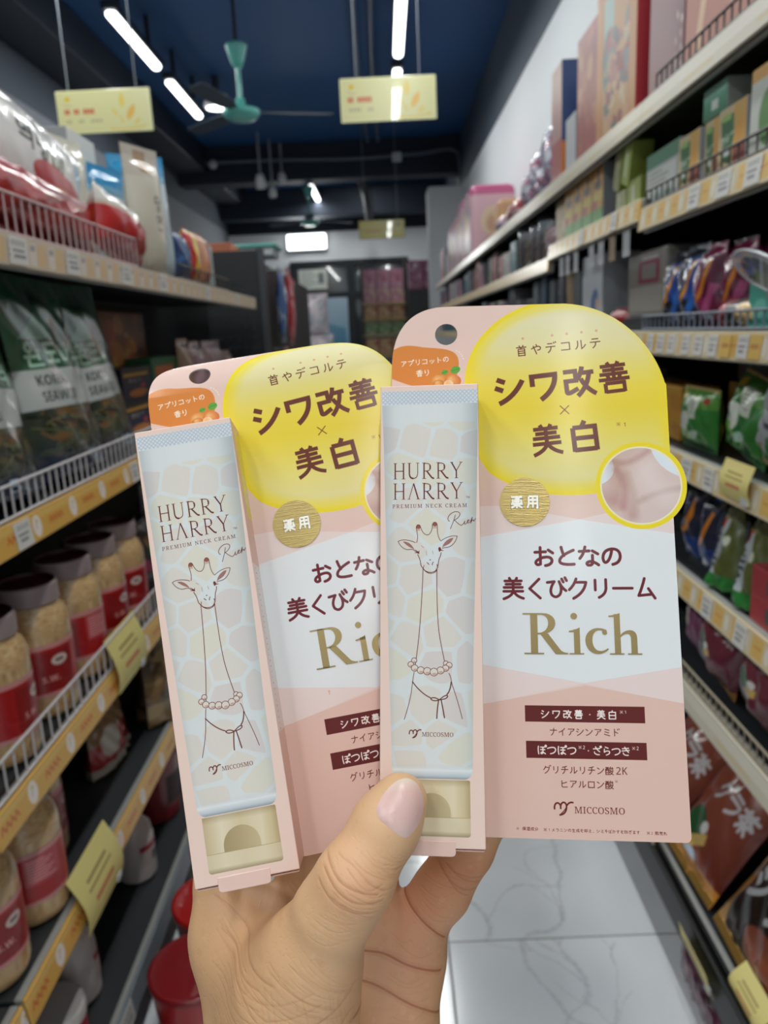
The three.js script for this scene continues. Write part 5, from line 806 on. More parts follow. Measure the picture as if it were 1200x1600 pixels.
// ---- header card print, 110 x 200 mm at 10 px per mm
const headerPrint = tex(1100, 2000, (c, W, H) => {
  const X = (x) => x * 10, Y = (y) => (200 - y) * 10;
  const poly = (pts, f) => { c.fillStyle = f; c.beginPath(); pts.forEach(([x, y], i) => (i ? c.lineTo(X(x), Y(y)) : c.moveTo(X(x), Y(y)))); c.closePath(); c.fill(); };
  c.fillStyle = '#e6c6ba'; c.fillRect(0, 0, W, H);
  poly([[-2, 48.2], [70.4, 60], [112, 46]].map(([x, y]) => [x, y]), '#e8cdc4'); poly([[-2, 118], [-2, 40], [38, 46.9], [70.4, 53.8], [112, 45.8], [112, 118]], '#ead6d0');
  poly([[-2, 0], [-2, 40.5], [38, 46.9], [71, 53.2], [104.3, 47.4], [112, 46], [112, 0]], '#e4bfb1');
  poly([[-2, 126], [38, 119], [71, 112.6], [104, 119.5], [112, 121], [112, 118], [-2, 118]], '#e6c6ba');
  poly([[-2, 100.2], [38.5, 107], [71, 112.5], [104.3, 106.8], [112, 105.5], [112, 61], [104, 59.8], [70.4, 54], [38, 59.7], [-2, 66.5]], '#e6e8e9');
  // orange scent patch
  c.save(); c.beginPath(); c.moveTo(X(0), Y(177)); c.bezierCurveTo(X(4), Y(182.5), X(9), Y(181.8), X(14), Y(180.6)); c.bezierCurveTo(X(22), Y(179.5), X(28.4), Y(180), X(28), Y(173)); c.bezierCurveTo(X(27.6), Y(166), X(24), Y(163.5), X(16), Y(164.2)); c.bezierCurveTo(X(8), Y(165), X(4), Y(168), X(0), Y(169)); c.closePath(); c.fillStyle = '#dc8433'; c.fill(); c.restore();
  const apricot = (x, y, r, a) => { const g = c.createRadialGradient(X(x - r * 0.3), Y(y + r * 0.3), 2, X(x), Y(y), r * 10); g.addColorStop(0, '#f0b878'); g.addColorStop(1, a); c.fillStyle = g; c.beginPath(); c.ellipse(X(x), Y(y), r * 10, r * 8, 0, 0, 7); c.fill(); };
  apricot(20.5, 166.6, 3.4, '#d8842e'); apricot(20.2, 165.6, 2.2, '#c87020'); apricot(25.6, 166.6, 3.2, '#d4702c'); apricot(24, 165.6, 1.8, '#f0d8b8');
  for (const [x, y, r, a] of [[22.6, 170.2, 1.25, -0.2], [26.7, 171, 1.9, -0.35]]) { c.fillStyle = '#5fa53a'; c.beginPath(); c.ellipse(X(x), Y(y), r * 10, r * 7.5, a, 0, 7); c.fill(); c.strokeStyle = '#3f8526'; c.lineWidth = 2; c.beginPath(); c.moveTo(X(x - r * 0.8), Y(y - 0.3)); c.lineTo(X(x + r * 0.8), Y(y + 0.4)); c.stroke(); }
  line(c, 'アプリコットの', X(6.9), Y(174.2), 27, 25, 0.115, '#f6ecdd', 'round', -0.075);
  line(c, '香り', X(12.9), Y(170.2), 28, 27, 0.11, '#f6ecdd', 'round', -0.05);
  c.fillStyle = '#f2e2cc'; for (const [x, y] of [[27.2, 178.6], [28.2, 178], [28.9, 177.2], [29.4, 176.4], [29.7, 175.4]]) { c.beginPath(); c.arc(X(x), Y(y), 3, 0, 7); c.fill(); }
  // yellow bubble with a deep rim, paler inside, deep again across the middle
  const bubble = new Path2D(); bubble.moveTo(X(30.2), Y(165)); bubble.bezierCurveTo(X(30.2), Y(182), X(44), Y(197), X(68), Y(198)); bubble.bezierCurveTo(X(92), Y(198), X(106), Y(180), X(106), Y(160)); bubble.lineTo(X(106), Y(124.7)); bubble.lineTo(X(93.4), Y(124.7)); bubble.lineTo(X(79.2), Y(122.4)); bubble.bezierCurveTo(X(62), Y(119.6), X(47), Y(124), X(39), Y(130.5)); bubble.bezierCurveTo(X(32), Y(139), X(30.2), Y(150), X(30.2), Y(165)); bubble.closePath();
  c.save(); c.clip(bubble);
  const g = c.createLinearGradient(0, Y(196), 0, Y(121)); g.addColorStop(0, '#e4dcba'); g.addColorStop(0.22, '#e6da9e'); g.addColorStop(0.45, '#ecd442'); g.addColorStop(0.55, '#ead034'); g.addColorStop(0.78, '#e8d97c'); g.addColorStop(1, '#e6dba6');
  c.fillStyle = g; c.fillRect(0, 0, W, H);
  c.lineJoin = 'round'; for (let i = 14; i > 0; i--) { c.strokeStyle = `rgba(240,214,30,${0.05 + 0.012 * (14 - i)})`; c.lineWidth = i * 9; c.stroke(bubble); }
  c.strokeStyle = '#f0d81c'; c.lineWidth = 24; c.stroke(bubble); c.restore();
  // photograph of a neck in a yellow ring
  c.fillStyle = '#f0d822'; c.beginPath(); c.arc(X(93.4), Y(124.7), 161, 0, 7); c.fill();
  c.fillStyle = '#f0e6c0'; c.beginPath(); c.arc(X(93.4), Y(124.7), 145, 0, 7); c.fill();
  c.save(); c.beginPath(); c.arc(X(93.4), Y(124.7), 139, 0, 7); c.clip(); c.fillStyle = '#dfe5ea'; c.fillRect(700, 550, 400, 400);
  c.translate(X(93.4), Y(124.7));
  const skinG = c.createLinearGradient(-120, -80, 100, 120); skinG.addColorStop(0, '#cfb0a4'); skinG.addColorStop(0.4, '#dcc4bc'); skinG.addColorStop(1, '#d8c2bc'); c.fillStyle = skinG;
  c.beginPath(); c.moveTo(-100, -96); c.quadraticCurveTo(-40, -160, 40, -140); c.quadraticCurveTo(58, -60, 140, -30); c.lineTo(150, 150); c.lineTo(-150, 150); c.lineTo(-150, -2); c.quadraticCurveTo(-92, -24, -92, -70); c.closePath(); c.fill();
  c.lineCap = 'round'; const soft = (p, w, rgb, al) => { const q = new Path2D(p); for (let k = 6; k > 0; k--) { c.strokeStyle = `rgba(${rgb},${al / 6})`; c.lineWidth = w * k / 2.2; c.stroke(q); } };
  soft('M-100 -92Q-40 -66 30 -128', 12, '166,120,108', 0.5); soft('M-84 -60Q-40 10 -66 80', 14, '160,112,100', 0.4); soft('M-50 -40Q-20 40 -30 110', 16, '170,126,116', 0.35); soft('M-10 60Q60 20 140 14', 12, '170,130,120', 0.4);
  soft('M-90 -70Q-64 10 -100 60', 30, '160,110,96', 0.35); soft('M-140 40Q-60 60 -40 110', 30, '160,110,96', 0.3); soft('M20 -60Q30 0 90 40', 40, '240,226,220', 0.4); c.restore();
  // headline
  const a = -0.07; line(c, '首やデコルテ', X(51.8), Y(177.6), 55, 46, 0.085, BROWN, 'butt', a);
  c.fillStyle = '#d9a283'; for (const i of [0, 2, 3, 4, 5]) { c.beginPath(); c.arc(X(52.4) + 55 * i * Math.cos(a), Y(182.4) + 55 * i * Math.sin(a), 5, 0, 7); c.fill(); }
  [['シ', 0.155], ['ワ', 0.155], ['改', 0.14], ['善', 0.115]].forEach(([ch, w], i) => line(c, ch, X(47) + i * 128.5, Y(162.4) - i * 11.6, 0, 122, w, BROWN, 'butt', -0.09));
  glyph(c, '×', X(67.1), Y(153.9), 36, 0.09, BROWN);
  [['美', 0.122], ['白', 0.145]].forEach(([ch, w], i) => line(c, ch, X(60.2) + i * 138.5, Y(142.6) - i * 11.8, 0, 119, w, BROWN, 'butt', -0.085));
  glyph(c, '※', X(86.4), Y(147.8), 16, 0.08, BROWN); c.fillStyle = BROWN; c.font = '20px sans-serif'; c.fillText('1', X(88.2), Y(146.9));
  // lines on the white field
  line(c, 'おとなの', X(57.9), Y(99), 80, 80, 0.13, WINE, 'round', 0.0);
  line(c, '美くびクリーム', X(46.6), Y(87.4), 77.5, 78, 0.125, WINE, 'round', 0.0);
  // dark bars and ingredient lines
  c.fillStyle = MAROON; c.fillRect(X(49.7), Y(46.1), 412, 56); c.fillRect(X(49.8), Y(33.9), 412, 58);
  line(c, 'シワ改善・美白', X(56.7), Y(43.2), 38.6, 32, 0.13, '#f2e6e0', 'butt'); glyph(c, '※', X(83), Y(44.2), 13, 0.12, '#f2e6e0'); c.fillStyle = '#f2e6e0'; c.font = '15px sans-serif'; c.fillText('1', X(84), Y(43.7));
  line(c, 'ナイアシンアミド', X(59.4), Y(37.2), 30.6, 29, 0.09, MAROON, 'butt');
  line(c, 'ぽつぽつ', X(55.2), Y(30.9), 34.6, 33, 0.125, '#f2e6e0', 'round'); glyph(c, '※', X(68.4), Y(32), 13, 0.12, '#f2e6e0'); c.fillStyle = '#f2e6e0'; c.font = '16px sans-serif'; c.fillText('2', X(69.3), Y(31.4)); glyph(c, '・', X(71.2), Y(30.9), 32, 0.13, '#f2e6e0');
  line(c, 'ざらつき', X(74.2), Y(30.9), 32.4, 32, 0.125, '#f2e6e0', 'round'); glyph(c, '※', X(86.6), Y(32), 13, 0.12, '#f2e6e0'); c.fillText('2', X(87.5), Y(31.4));
  line(c, 'グリチルリチン酸', X(56.8), Y(24.3), 30.4, 29, 0.09, MAROON, 'butt'); c.fillStyle = MAROON; c.font = '35px sans-serif'; c.fillText('2K', X(80.2), Y(23.1));
  line(c, 'ヒアルロン酸', X(62.6), Y(19.6), 30.6, 29, 0.09, MAROON, 'butt'); glyph(c, '※', X(80.3), Y(20.8), 11, 0.09, MAROON);
  logo(c, X(59), Y(10), 24.2, MAROON);
  line(c, '※', X(46.2), Y(4.3), 15, 10, 0.1, MAROON); line(c, '保湿成分', X(48.4), Y(4.3), 14, 13, 0.09, MAROON); line(c, '※1メラニンの生成を抑え、シミ', X(55.6), Y(4.2), 13.8, 12.4, 0.09, MAROON); line(c, '・そばかすを防ぎます', X(74.8), Y(4.2), 13.4, 12.4, 0.09, MAROON); line(c, '※2', X(90.2), Y(4.1), 12, 11.5, 0.09, MAROON); line(c, '肌荒れ', X(93), Y(4.1), 14, 13, 0.09, MAROON);
});
function logo(c, x, y, w, color) {                                   // entwined m mark and the maker's name; w in mm, 10 px per mm
  c.save(); c.translate(x, y); c.scale(w / 24.2, w / 24.2); c.strokeStyle = color; c.lineCap = 'round'; c.lineWidth = 5.4;
  c.beginPath(); c.moveTo(0, -12); c.bezierCurveTo(-2, -34, 16, -38, 21, -22); c.lineTo(21, -14); c.moveTo(21, -22); c.bezierCurveTo(24, -38, 40, -38, 41, -22); c.bezierCurveTo(42, -10, 36, 6, 18, 8); c.moveTo(41, -22); c.bezierCurveTo(48, -34, 56, -36, 63, -34); c.stroke();
  c.lineWidth = 3; c.beginPath(); c.moveTo(18, 8); c.bezierCurveTo(26, 0, 36, -8, 40, -18); c.stroke(); c.restore();
  spaced(c, 'MICCOSMO', x + w * 2.75, y + w * 0.02, w * 1.28, w * 7.1, 'serif', color);
}
// ---- narrow front panel, 35 x 160 mm at 12 px per mm
const frontPrint = tex(420, 1920, (c, W, H) => {
  const S = 12, X = (x) => x * S, Y = (y) => (160 - y) * S;
  c.fillStyle = '#eccfc2'; c.fillRect(0, 0, W, H);
  const body = new Path2D(); body.moveTo(X(0.4), Y(158)); body.lineTo(X(35), Y(158)); body.lineTo(X(34.7), Y(140)); body.lineTo(X(31.9), Y(60)); body.lineTo(X(31.2), Y(26)); body.quadraticCurveTo(X(31), Y(22.4), X(28.6), Y(22.2)); body.lineTo(X(6.6), Y(22.2)); body.quadraticCurveTo(X(4.2), Y(22.6), X(4.1), Y(26)); body.lineTo(X(3.1), Y(60)); body.lineTo(X(1.2), Y(137)); body.closePath();
  c.save(); c.clip(body); c.fillStyle = '#dbdedd'; c.fillRect(0, 0, W, H);
  // giraffe patches: cells of a jittered point set, gaps left pale
  seed(2024); const pts = []; for (let j = -1; j < 14; j++) for (let i = -1; i < 4; i++) pts.push([i * 12 + (j & 1) * 5.5 + rr(-4.2, 4.2), j * 11.6 + rr(-4.2, 4.2), Math.floor(rnd() * 3), rr(0.9, 2)]);
  const id = c.getImageData(0, 0, W, H), d = id.data, cols = [[220, 213, 203], [221, 216, 200], [216, 207, 202]];
  for (let py = 0; py < H; py++) { const my = 160 - py / S; if (my > 146 || my < 24) continue; for (let px = 0; px < W; px++) {
    const mx = px / S; let f1 = 1e9, f2 = 1e9, b = 0;
    for (let k = 0; k < pts.length; k++) { const dy = pts[k][1] - my; if (dy > 17 || dy < -17) continue; const dx = pts[k][0] - mx, q = Math.sqrt(dx * dx + dy * dy); if (q < f1) { f2 = f1; f1 = q; b = k; } else if (q < f2) f2 = q; }
    const e = THREE.MathUtils.clamp(((f2 - f1) - pts[b][3] * 0.75) * 5, 0, 1) * THREE.MathUtils.clamp((7.4 - f1) * 2.5, 0, 1) * (my > 26 ? 1 : (my - 24) / 2); if (!e) continue;
    const o = (py * W + px) * 4, q = cols[pts[b][2]]; for (let n = 0; n < 3; n++) d[o + n] = d[o + n] * (1 - e) + q[n] * e;
  } }
  const tmp = canvas(W, H, (t) => t.putImageData(id, 0, 0)); c.drawImage(tmp, 0, 0);
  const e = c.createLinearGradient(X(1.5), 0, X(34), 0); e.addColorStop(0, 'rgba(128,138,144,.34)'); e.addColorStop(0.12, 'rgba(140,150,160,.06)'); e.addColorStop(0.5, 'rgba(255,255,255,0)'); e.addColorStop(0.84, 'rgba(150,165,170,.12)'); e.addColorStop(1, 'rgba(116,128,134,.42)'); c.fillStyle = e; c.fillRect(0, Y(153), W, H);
  c.fillStyle = '#d5dbe1'; c.fillRect(0, Y(158.2), W, 5.4 * S); c.strokeStyle = '#b9c0c8'; c.lineWidth = 4; for (let i = -6; i < 40; i++) { c.beginPath(); c.moveTo(X(i * 1.5), Y(158.2)); c.lineTo(X(i * 1.5 + 5), Y(153)); c.moveTo(X(i * 1.5 + 5), Y(158.2)); c.lineTo(X(i * 1.5), Y(153)); c.stroke(); }
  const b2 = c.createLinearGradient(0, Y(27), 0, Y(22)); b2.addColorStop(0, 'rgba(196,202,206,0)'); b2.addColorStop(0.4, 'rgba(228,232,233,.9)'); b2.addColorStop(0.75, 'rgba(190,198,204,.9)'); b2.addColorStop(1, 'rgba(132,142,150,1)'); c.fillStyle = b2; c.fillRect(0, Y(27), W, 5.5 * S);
  c.restore();
  // gold cap
  c.save(); c.beginPath(); c.roundRect(X(5.3), Y(21.9), 24.9 * S, 18.2 * S, [2, 6, 12, 12]); c.clip();
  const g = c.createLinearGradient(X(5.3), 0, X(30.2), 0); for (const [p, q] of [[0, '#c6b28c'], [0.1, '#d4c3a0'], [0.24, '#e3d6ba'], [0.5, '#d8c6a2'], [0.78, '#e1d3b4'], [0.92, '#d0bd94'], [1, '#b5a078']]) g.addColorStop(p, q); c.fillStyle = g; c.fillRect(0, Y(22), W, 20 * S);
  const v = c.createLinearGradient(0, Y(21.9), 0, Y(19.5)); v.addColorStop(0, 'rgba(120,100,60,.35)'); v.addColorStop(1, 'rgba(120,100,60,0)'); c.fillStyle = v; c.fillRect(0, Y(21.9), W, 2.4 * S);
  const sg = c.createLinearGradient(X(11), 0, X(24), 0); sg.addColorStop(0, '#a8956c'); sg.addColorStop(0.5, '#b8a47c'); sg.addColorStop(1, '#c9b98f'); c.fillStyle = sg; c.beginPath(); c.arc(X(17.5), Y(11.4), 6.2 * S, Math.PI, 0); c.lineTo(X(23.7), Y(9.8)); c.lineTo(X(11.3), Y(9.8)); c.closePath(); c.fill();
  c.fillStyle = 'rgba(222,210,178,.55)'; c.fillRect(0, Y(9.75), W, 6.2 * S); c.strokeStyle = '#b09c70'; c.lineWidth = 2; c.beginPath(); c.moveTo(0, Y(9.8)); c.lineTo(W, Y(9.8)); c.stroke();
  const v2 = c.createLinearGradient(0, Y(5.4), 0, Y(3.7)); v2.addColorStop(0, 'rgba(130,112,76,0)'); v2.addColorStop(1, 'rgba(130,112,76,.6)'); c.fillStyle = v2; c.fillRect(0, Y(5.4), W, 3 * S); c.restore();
  // lettering in thin Roman capitals: [path, heavy?] on a 1 x 1 box
  const letters = { H: [['M.16 0V1', 1], ['M.84 0V1', 1], ['M.16 .5H.84', 0], ['M.02 0H.3M.02 1H.3M.7 0H.98M.7 1H.98', 2]], U: [['M.16 0V.66Q.18 .98 .5 .98', 1], ['M.5 .98Q.84 .96 .84 .62V0', 0], ['M.02 0H.3M.72 0H.96', 2]], R: [['M.2 0V1', 1], ['M.2 .03H.42Q.74 .06 .74 .27Q.74 .5 .42 .52H.2', 0], ['M.66 .14Q.76 .27 .66 .4', 1], ['M.42 .52L.78 .9Q.88 1 1.02 .99', 1], ['M.06 0H.3M.06 1H.36', 2]], Y: [['M.12 0L.5 .55', 1], ['M.9 0L.5 .55', 0], ['M.5 .54V1', 1], ['M0 0H.26M.76 0H1.02M.36 1H.64', 2]], A: [['M.5 .02L.12 1', 0], ['M.5 0L.88 1', 1], ['M0 1H.24M.74 1H1.02', 2]] };
  const roman = (word, x, y, w, h) => { [...word].forEach((ch, i) => { c.save(); c.translate(X(x) + i * w * S, Y(y) - h * S); c.strokeStyle = MAROON; const k = w * S * 0.86, hh = h * S; for (const [p, t] of letters[ch]) { c.save(); c.scale(k, hh); const path = new Path2D(p); c.restore(); c.save(); c.scale(k, hh); c.lineWidth = (t === 1 ? 0.1 : t === 2 ? 0.03 : 0.05); c.stroke(path); c.restore(); } c.restore(); }); };
  roman('HURRY', 4.6, 125.4, 5.05, 5.7); roman('HARRY', 4.6, 118, 5.05, 5.7);
  c.fillStyle = MAROON; c.font = '12px sans-serif'; c.fillText('TM', X(30.2), Y(118));
  spaced(c, 'PREMIUM NECK CREAM', X(4.2), Y(114.8), 22, 26.4 * S, 'serif', MAROON);
  // handwriting and the line drawing, traced in units of 1/5.333 px of a sketch sheet
  c.save(); c.translate(X(0), Y(108.8)); c.scale(S / (4.5 * 5.333), S / (4.55 * 5.333)); c.translate(-14, -118); c.lineCap = 'round'; c.lineJoin = 'round'; c.strokeStyle = '#63261d';
  const st = (p, w) => { c.lineWidth = w; c.stroke(new Path2D(p)); };
  st('M648 40C640 80 622 120 606 158M600 92C570 80 590 30 640 12C700 0 705 50 640 84C660 100 680 130 700 128C715 120 722 108 728 92C722 112 722 128 736 116C745 108 752 100 764 84C750 80 742 100 750 110C762 114 776 100 790 60C790 80 776 104 776 112C784 92 796 76 800 86C798 100 804 98 816 72', 5);
  st('M322 272C336 232 326 182 319 150C315 116 350 112 356 142C365 172 382 206 410 208C432 210 455 172 455 126C455 94 495 92 496 126C496 172 495 216 520 256', 5); c.fillStyle = 'rgba(120,40,30,.75)'; for (const [x, y] of [[337, 136], [476, 116]]) { c.beginPath(); c.ellipse(x, y, 19, 20, 0, 0, 7); c.fill(); } c.fillStyle = 'rgba(176,120,104,.4)'; c.fillRect(322, 146, 30, 26); c.fillRect(460, 128, 32, 26);
  st('M310 273C272 254 202 236 165 262C180 302 222 342 262 332C286 328 300 336 312 352', 5); st('M524 262C560 236 610 212 662 222C655 262 620 316 570 318C556 320 546 320 536 326', 5);
  c.fillStyle = 'rgba(124,44,32,.62)'; c.fill(new Path2D('M205 264C250 256 292 300 304 340C290 320 262 316 240 296C226 284 214 276 205 264Z')); c.fill(new Path2D('M630 236C580 240 544 280 536 320C556 300 586 300 606 276C616 264 626 250 630 236Z'));
  c.fillStyle = '#6d241c'; c.fill(new Path2D('M304 330L320 356L300 362L326 364L342 372L344 340L334 352Z')); c.fill(new Path2D('M504 322C512 306 526 316 526 334L552 346L524 344L512 356C506 346 502 332 504 322Z'));
  st('M330 376C346 410 351 424 354 452C358 480 366 486 374 494C388 522 420 530 438 530C470 530 490 512 497 480C504 450 502 430 514 404C521 394 524 378 526 362', 6); st('M372 494C400 542 462 560 492 506M382 470L376 496M490 462L498 488', 5); st('M408 446L424 462M460 442C452 452 450 462 452 466M430 424L438 422', 6); st('M402 346L404 384M454 346L458 372M360 300L380 318', 2);
  st('M374 500C366 700 352 900 340 1030C330 1130 318 1220 306 1300', 5.5); st('M490 508C485 700 490 900 500 1010C510 1100 530 1200 550 1296', 5.5);
  for (const [x, y, r] of [[296, 1268, 22], [268, 1300, 23], [556, 1290, 20], [583, 1305, 24], [300, 1330, 27], [350, 1348, 29], [403, 1355, 30], [553, 1330, 26], [512, 1348, 29], [458, 1362, 32]]) { c.fillStyle = '#e0d6cc'; c.beginPath(); c.arc(x, y, r, 0, 7); c.fill(); c.lineWidth = 4.5; c.stroke(); c.fillStyle = 'rgba(176,120,90,.5)'; c.beginPath(); c.ellipse(x + 4, y + r * 0.5, r * 0.6, r * 0.32, 0, 0, 7); c.fill(); }
  st('M296 1366C286 1400 283 1450 271 1530C260 1600 236 1680 213 1750', 5); st('M580 1372C600 1400 598 1450 611 1480C641 1570 666 1660 684 1738', 5);
  st('M281 1442C322 1502 380 1552 428 1572', 8); st('M598 1442C592 1500 578 1528 562 1544', 9); st('M500 1588C470 1600 440 1598 430 1580C450 1560 480 1576 500 1588C520 1570 556 1540 568 1556C566 1580 530 1584 500 1588', 8); st('M494 1592C485 1640 480 1690 478 1738M516 1592C526 1650 534 1690 540 1732', 9);
  c.restore();
  c.save(); c.scale(1.2, 1.2); logo(c, X(10) / 1.2, Y(36) / 1.2, 15.2, MAROON); c.restore();
});
const sidePrint = tex(64, 640, (c, w, h) => { const Y = (y) => (160 - y) * 4; c.fillStyle = '#e2bcae'; c.fillRect(0, 0, w, h); c.fillStyle = '#ead9d2'; c.fillRect(0, Y(105), w, 60 * 4); c.fillStyle = '#e6e2e0'; c.fillRect(18, Y(104), w, 44 * 4); c.fillStyle = '#e6d860'; c.fillRect(26, Y(157), w, 34 * 4); c.fillStyle = '#e4dc98'; c.fillRect(26, Y(140), w, 12 * 4); c.fillStyle = '#8a6a60'; for (let i = 0; i < 30; i++) c.fillRect(22, Y(104) + i * 8, 2 + (i * 7) % 4, 2); });
const paperSheen = { roughness: 0.5, specularIntensity: 0.6, clearcoat: 0.18, clearcoatRoughness: 0.12 };
const MM = 0.001, DEP = 0.018;
const pinkPaper = phys([232, 198, 186], paperSheen), whitePaper = mat([214, 210, 206], { roughness: 0.7 });
const headerMat = tmat(headerPrint, paperSheen), frontMat = tmat(frontPrint, paperSheen), sideMat = tmat(sidePrint, paperSheen);
const goldFoil = phys([158, 138, 96], { metalness: 1, roughness: 0.32 });
const foilBump = tex(256, 256, (c, w, h) => { seed(66); c.fillStyle = '#808080'; c.fillRect(0, 0, w, h); for (let i = 0; i < 420; i++) { const v = Math.floor(rr(90, 170)); c.strokeStyle = `rgba(${v},${v},${v},.5)`; c.lineWidth = rr(1, 4); const y = rnd() * h, x = rnd() * w; c.beginPath(); c.moveTo(x, y); c.quadraticCurveTo(x + 30, y + rr(-5, 5), x + rr(40, 110), y + rr(-3, 3)); c.stroke(); } }, true);
const sealMap = tex(256, 256, (c, w, h) => { c.fillStyle = '#a8935f'; c.fillRect(0, 0, w, h); line(c, '薬用', 88, 128, 82, 72, 0.16, '#f2eee2', 'butt'); });
const sealBump = tex(256, 256, (c, w, h) => { c.drawImage(foilBump.image, 0, 0); line(c, '薬用', 88, 128, 82, 72, 0.16, '#ffffff', 'butt'); }, true);
const sealMetal = tex(256, 256, (c, w, h) => { c.fillStyle = '#ffffff'; c.fillRect(0, 0, w, h); line(c, '薬用', 88, 128, 82, 72, 0.16, '#404040', 'butt'); }, true);
const sealMat = phys(0xffffff, { map: sealMap, metalness: 1, metalnessMap: sealMetal, roughness: 0.32, bumpMap: sealBump, bumpScale: 0.0004 });
function headerShape() {
  const s = new THREE.Shape(), p = (x, y) => [x * MM, y * MM];
  s.moveTo(...p(2, 1)); s.lineTo(...p(102, 1.2)); s.quadraticCurveTo(...p(104.3, 1.2), ...p(104.3, 3.5)); s.lineTo(...p(104.2, 112.8));
  s.absarc(93.4 * MM, 124.7 * MM, 16.1 * MM, -0.835, 0.835, false);
  s.lineTo(...p(104.2, 162.4)); s.lineTo(...p(103.7, 163.2)); s.bezierCurveTo(...p(100.5, 178), ...p(88, 194), ...p(68, 195.7)); s.lineTo(...p(24, 196.6)); s.bezierCurveTo(...p(11, 197), ...p(2.2, 190), ...p(2.2, 172)); s.closePath();
  const hole = new THREE.Path(); hole.absarc(23.3 * MM, 185.4 * MM, 4.3 * MM, 0, Math.PI * 2, true); s.holes.push(hole); return s;
}
function headerGeo(bend) {
  // rows of quads between the left and right outline, split at the hole, so that the card can be curled along its height
  const T = 0.0005, { shape: outline } = headerShape().extractPoints(48), HX = 23.3 * MM, HY = 185.4 * MM, HR = 4.3 * MM, rows = new Set();
  for (let y = 1.05; y < 196.6; y += y < 4 || y > 180 ? 0.25 : 1) rows.add(+y.toFixed(3));
  for (let i = 0; i <= 24; i++) rows.add(185.4 + 4.3 * Math.cos(Math.PI * i / 24)); for (const y of [162.4, 163.2, 195.7, 196.5, 196.58]) rows.add(y); for (const p of outline) if (p.x > 0.08 && p.y > 0.112 && p.y < 0.137) rows.add(p.y / MM);
  const ys = [...rows].sort((a, b) => a - b).map((y) => y * MM);
  const cut = (y) => { let l = 1e9, r = -1e9; for (let i = 0; i < outline.length; i++) { const a = outline[i], b = outline[(i + 1) % outline.length]; if ((a.y <= y) === (b.y <= y)) continue; const x = a.x + (b.x - a.x) * (y - a.y) / (b.y - a.y); l = Math.min(l, x); r = Math.max(r, x); } return [l, r]; };
  const place = (x, y, z) => { const v0 = 0.1775, rho = 0.0175; if (!bend || y < v0) return [x, y, z]; const s = (y - v0) / rho; return [x, v0 + (rho + z) * Math.sin(s), (rho + z) * Math.cos(s) - rho]; };
  const face = (z, flip) => {
    const P = [], UV = [], I = []; let n = 0;
    for (const y of ys) { const [l, r] = cut(y), d = HR * HR - (y - HY) * (y - HY), w = d > 0 ? Math.sqrt(d) : 0; if (l > r) continue; for (const x of [l, Math.max(l, HX - w), Math.max(l, HX + w), r]) { P.push(...place(x, y, z)); UV.push(x / 0.11, y / 0.2); } n++; }
    for (let k = 0; k < n - 1; k++) for (const q of [0, 2]) { const a = k * 4 + q, b = a + 1, c = a + 4, e = a + 5; if (flip) I.push(a, c, b, b, c, e); else I.push(a, b, c, b, e, c); }
    const g = new THREE.BufferGeometry(); g.setAttribute('position', new THREE.Float32BufferAttribute(P, 3)); g.setAttribute('uv', new THREE.Float32BufferAttribute(UV, 2)); g.setIndex(I);
    const N = []; for (let i = 0; i < P.length / 3; i++) { const y = UV[i * 2 + 1] * 0.2, s = bend && y > 0.1775 ? (y - 0.1775) / 0.0175 : 0; N.push(0, Math.sin(s) * (flip ? -1 : 1), Math.cos(s) * (flip ? -1 : 1)); } g.setAttribute('normal', new THREE.Float32BufferAttribute(N, 3));
    return [g, P, n];
  };
  const [front, F, n] = face(0, false), [back, B] = face(-T, true), R = [];
  const strip = (c) => { for (let k = 0; k < n - 1; k++) { const a = (k * 4 + c) * 3, b = a + 12; R.push(...F.slice(a, a + 3), ...B.slice(a, a + 3), ...F.slice(b, b + 3), ...F.slice(b, b + 3), ...B.slice(a, a + 3), ...B.slice(b, b + 3)); } };
  for (const c of [0, 1, 2, 3]) strip(c);
  for (const k of [0, n - 1]) { const a = k * 12, b = a + 9; R.push(...F.slice(a, a + 3), ...B.slice(a, a + 3), ...F.slice(b, b + 3), ...F.slice(b, b + 3), ...B.slice(a, a + 3), ...B.slice(b, b + 3)); }
  const rim = new THREE.BufferGeometry(); rim.setAttribute('position', new THREE.Float32BufferAttribute(R, 3)); rim.setAttribute('uv', new THREE.Float32BufferAttribute(new Float32Array(R.length / 3 * 2), 2)); rim.computeVertexNormals();
  return [front, back.toNonIndexed(), rim];
}
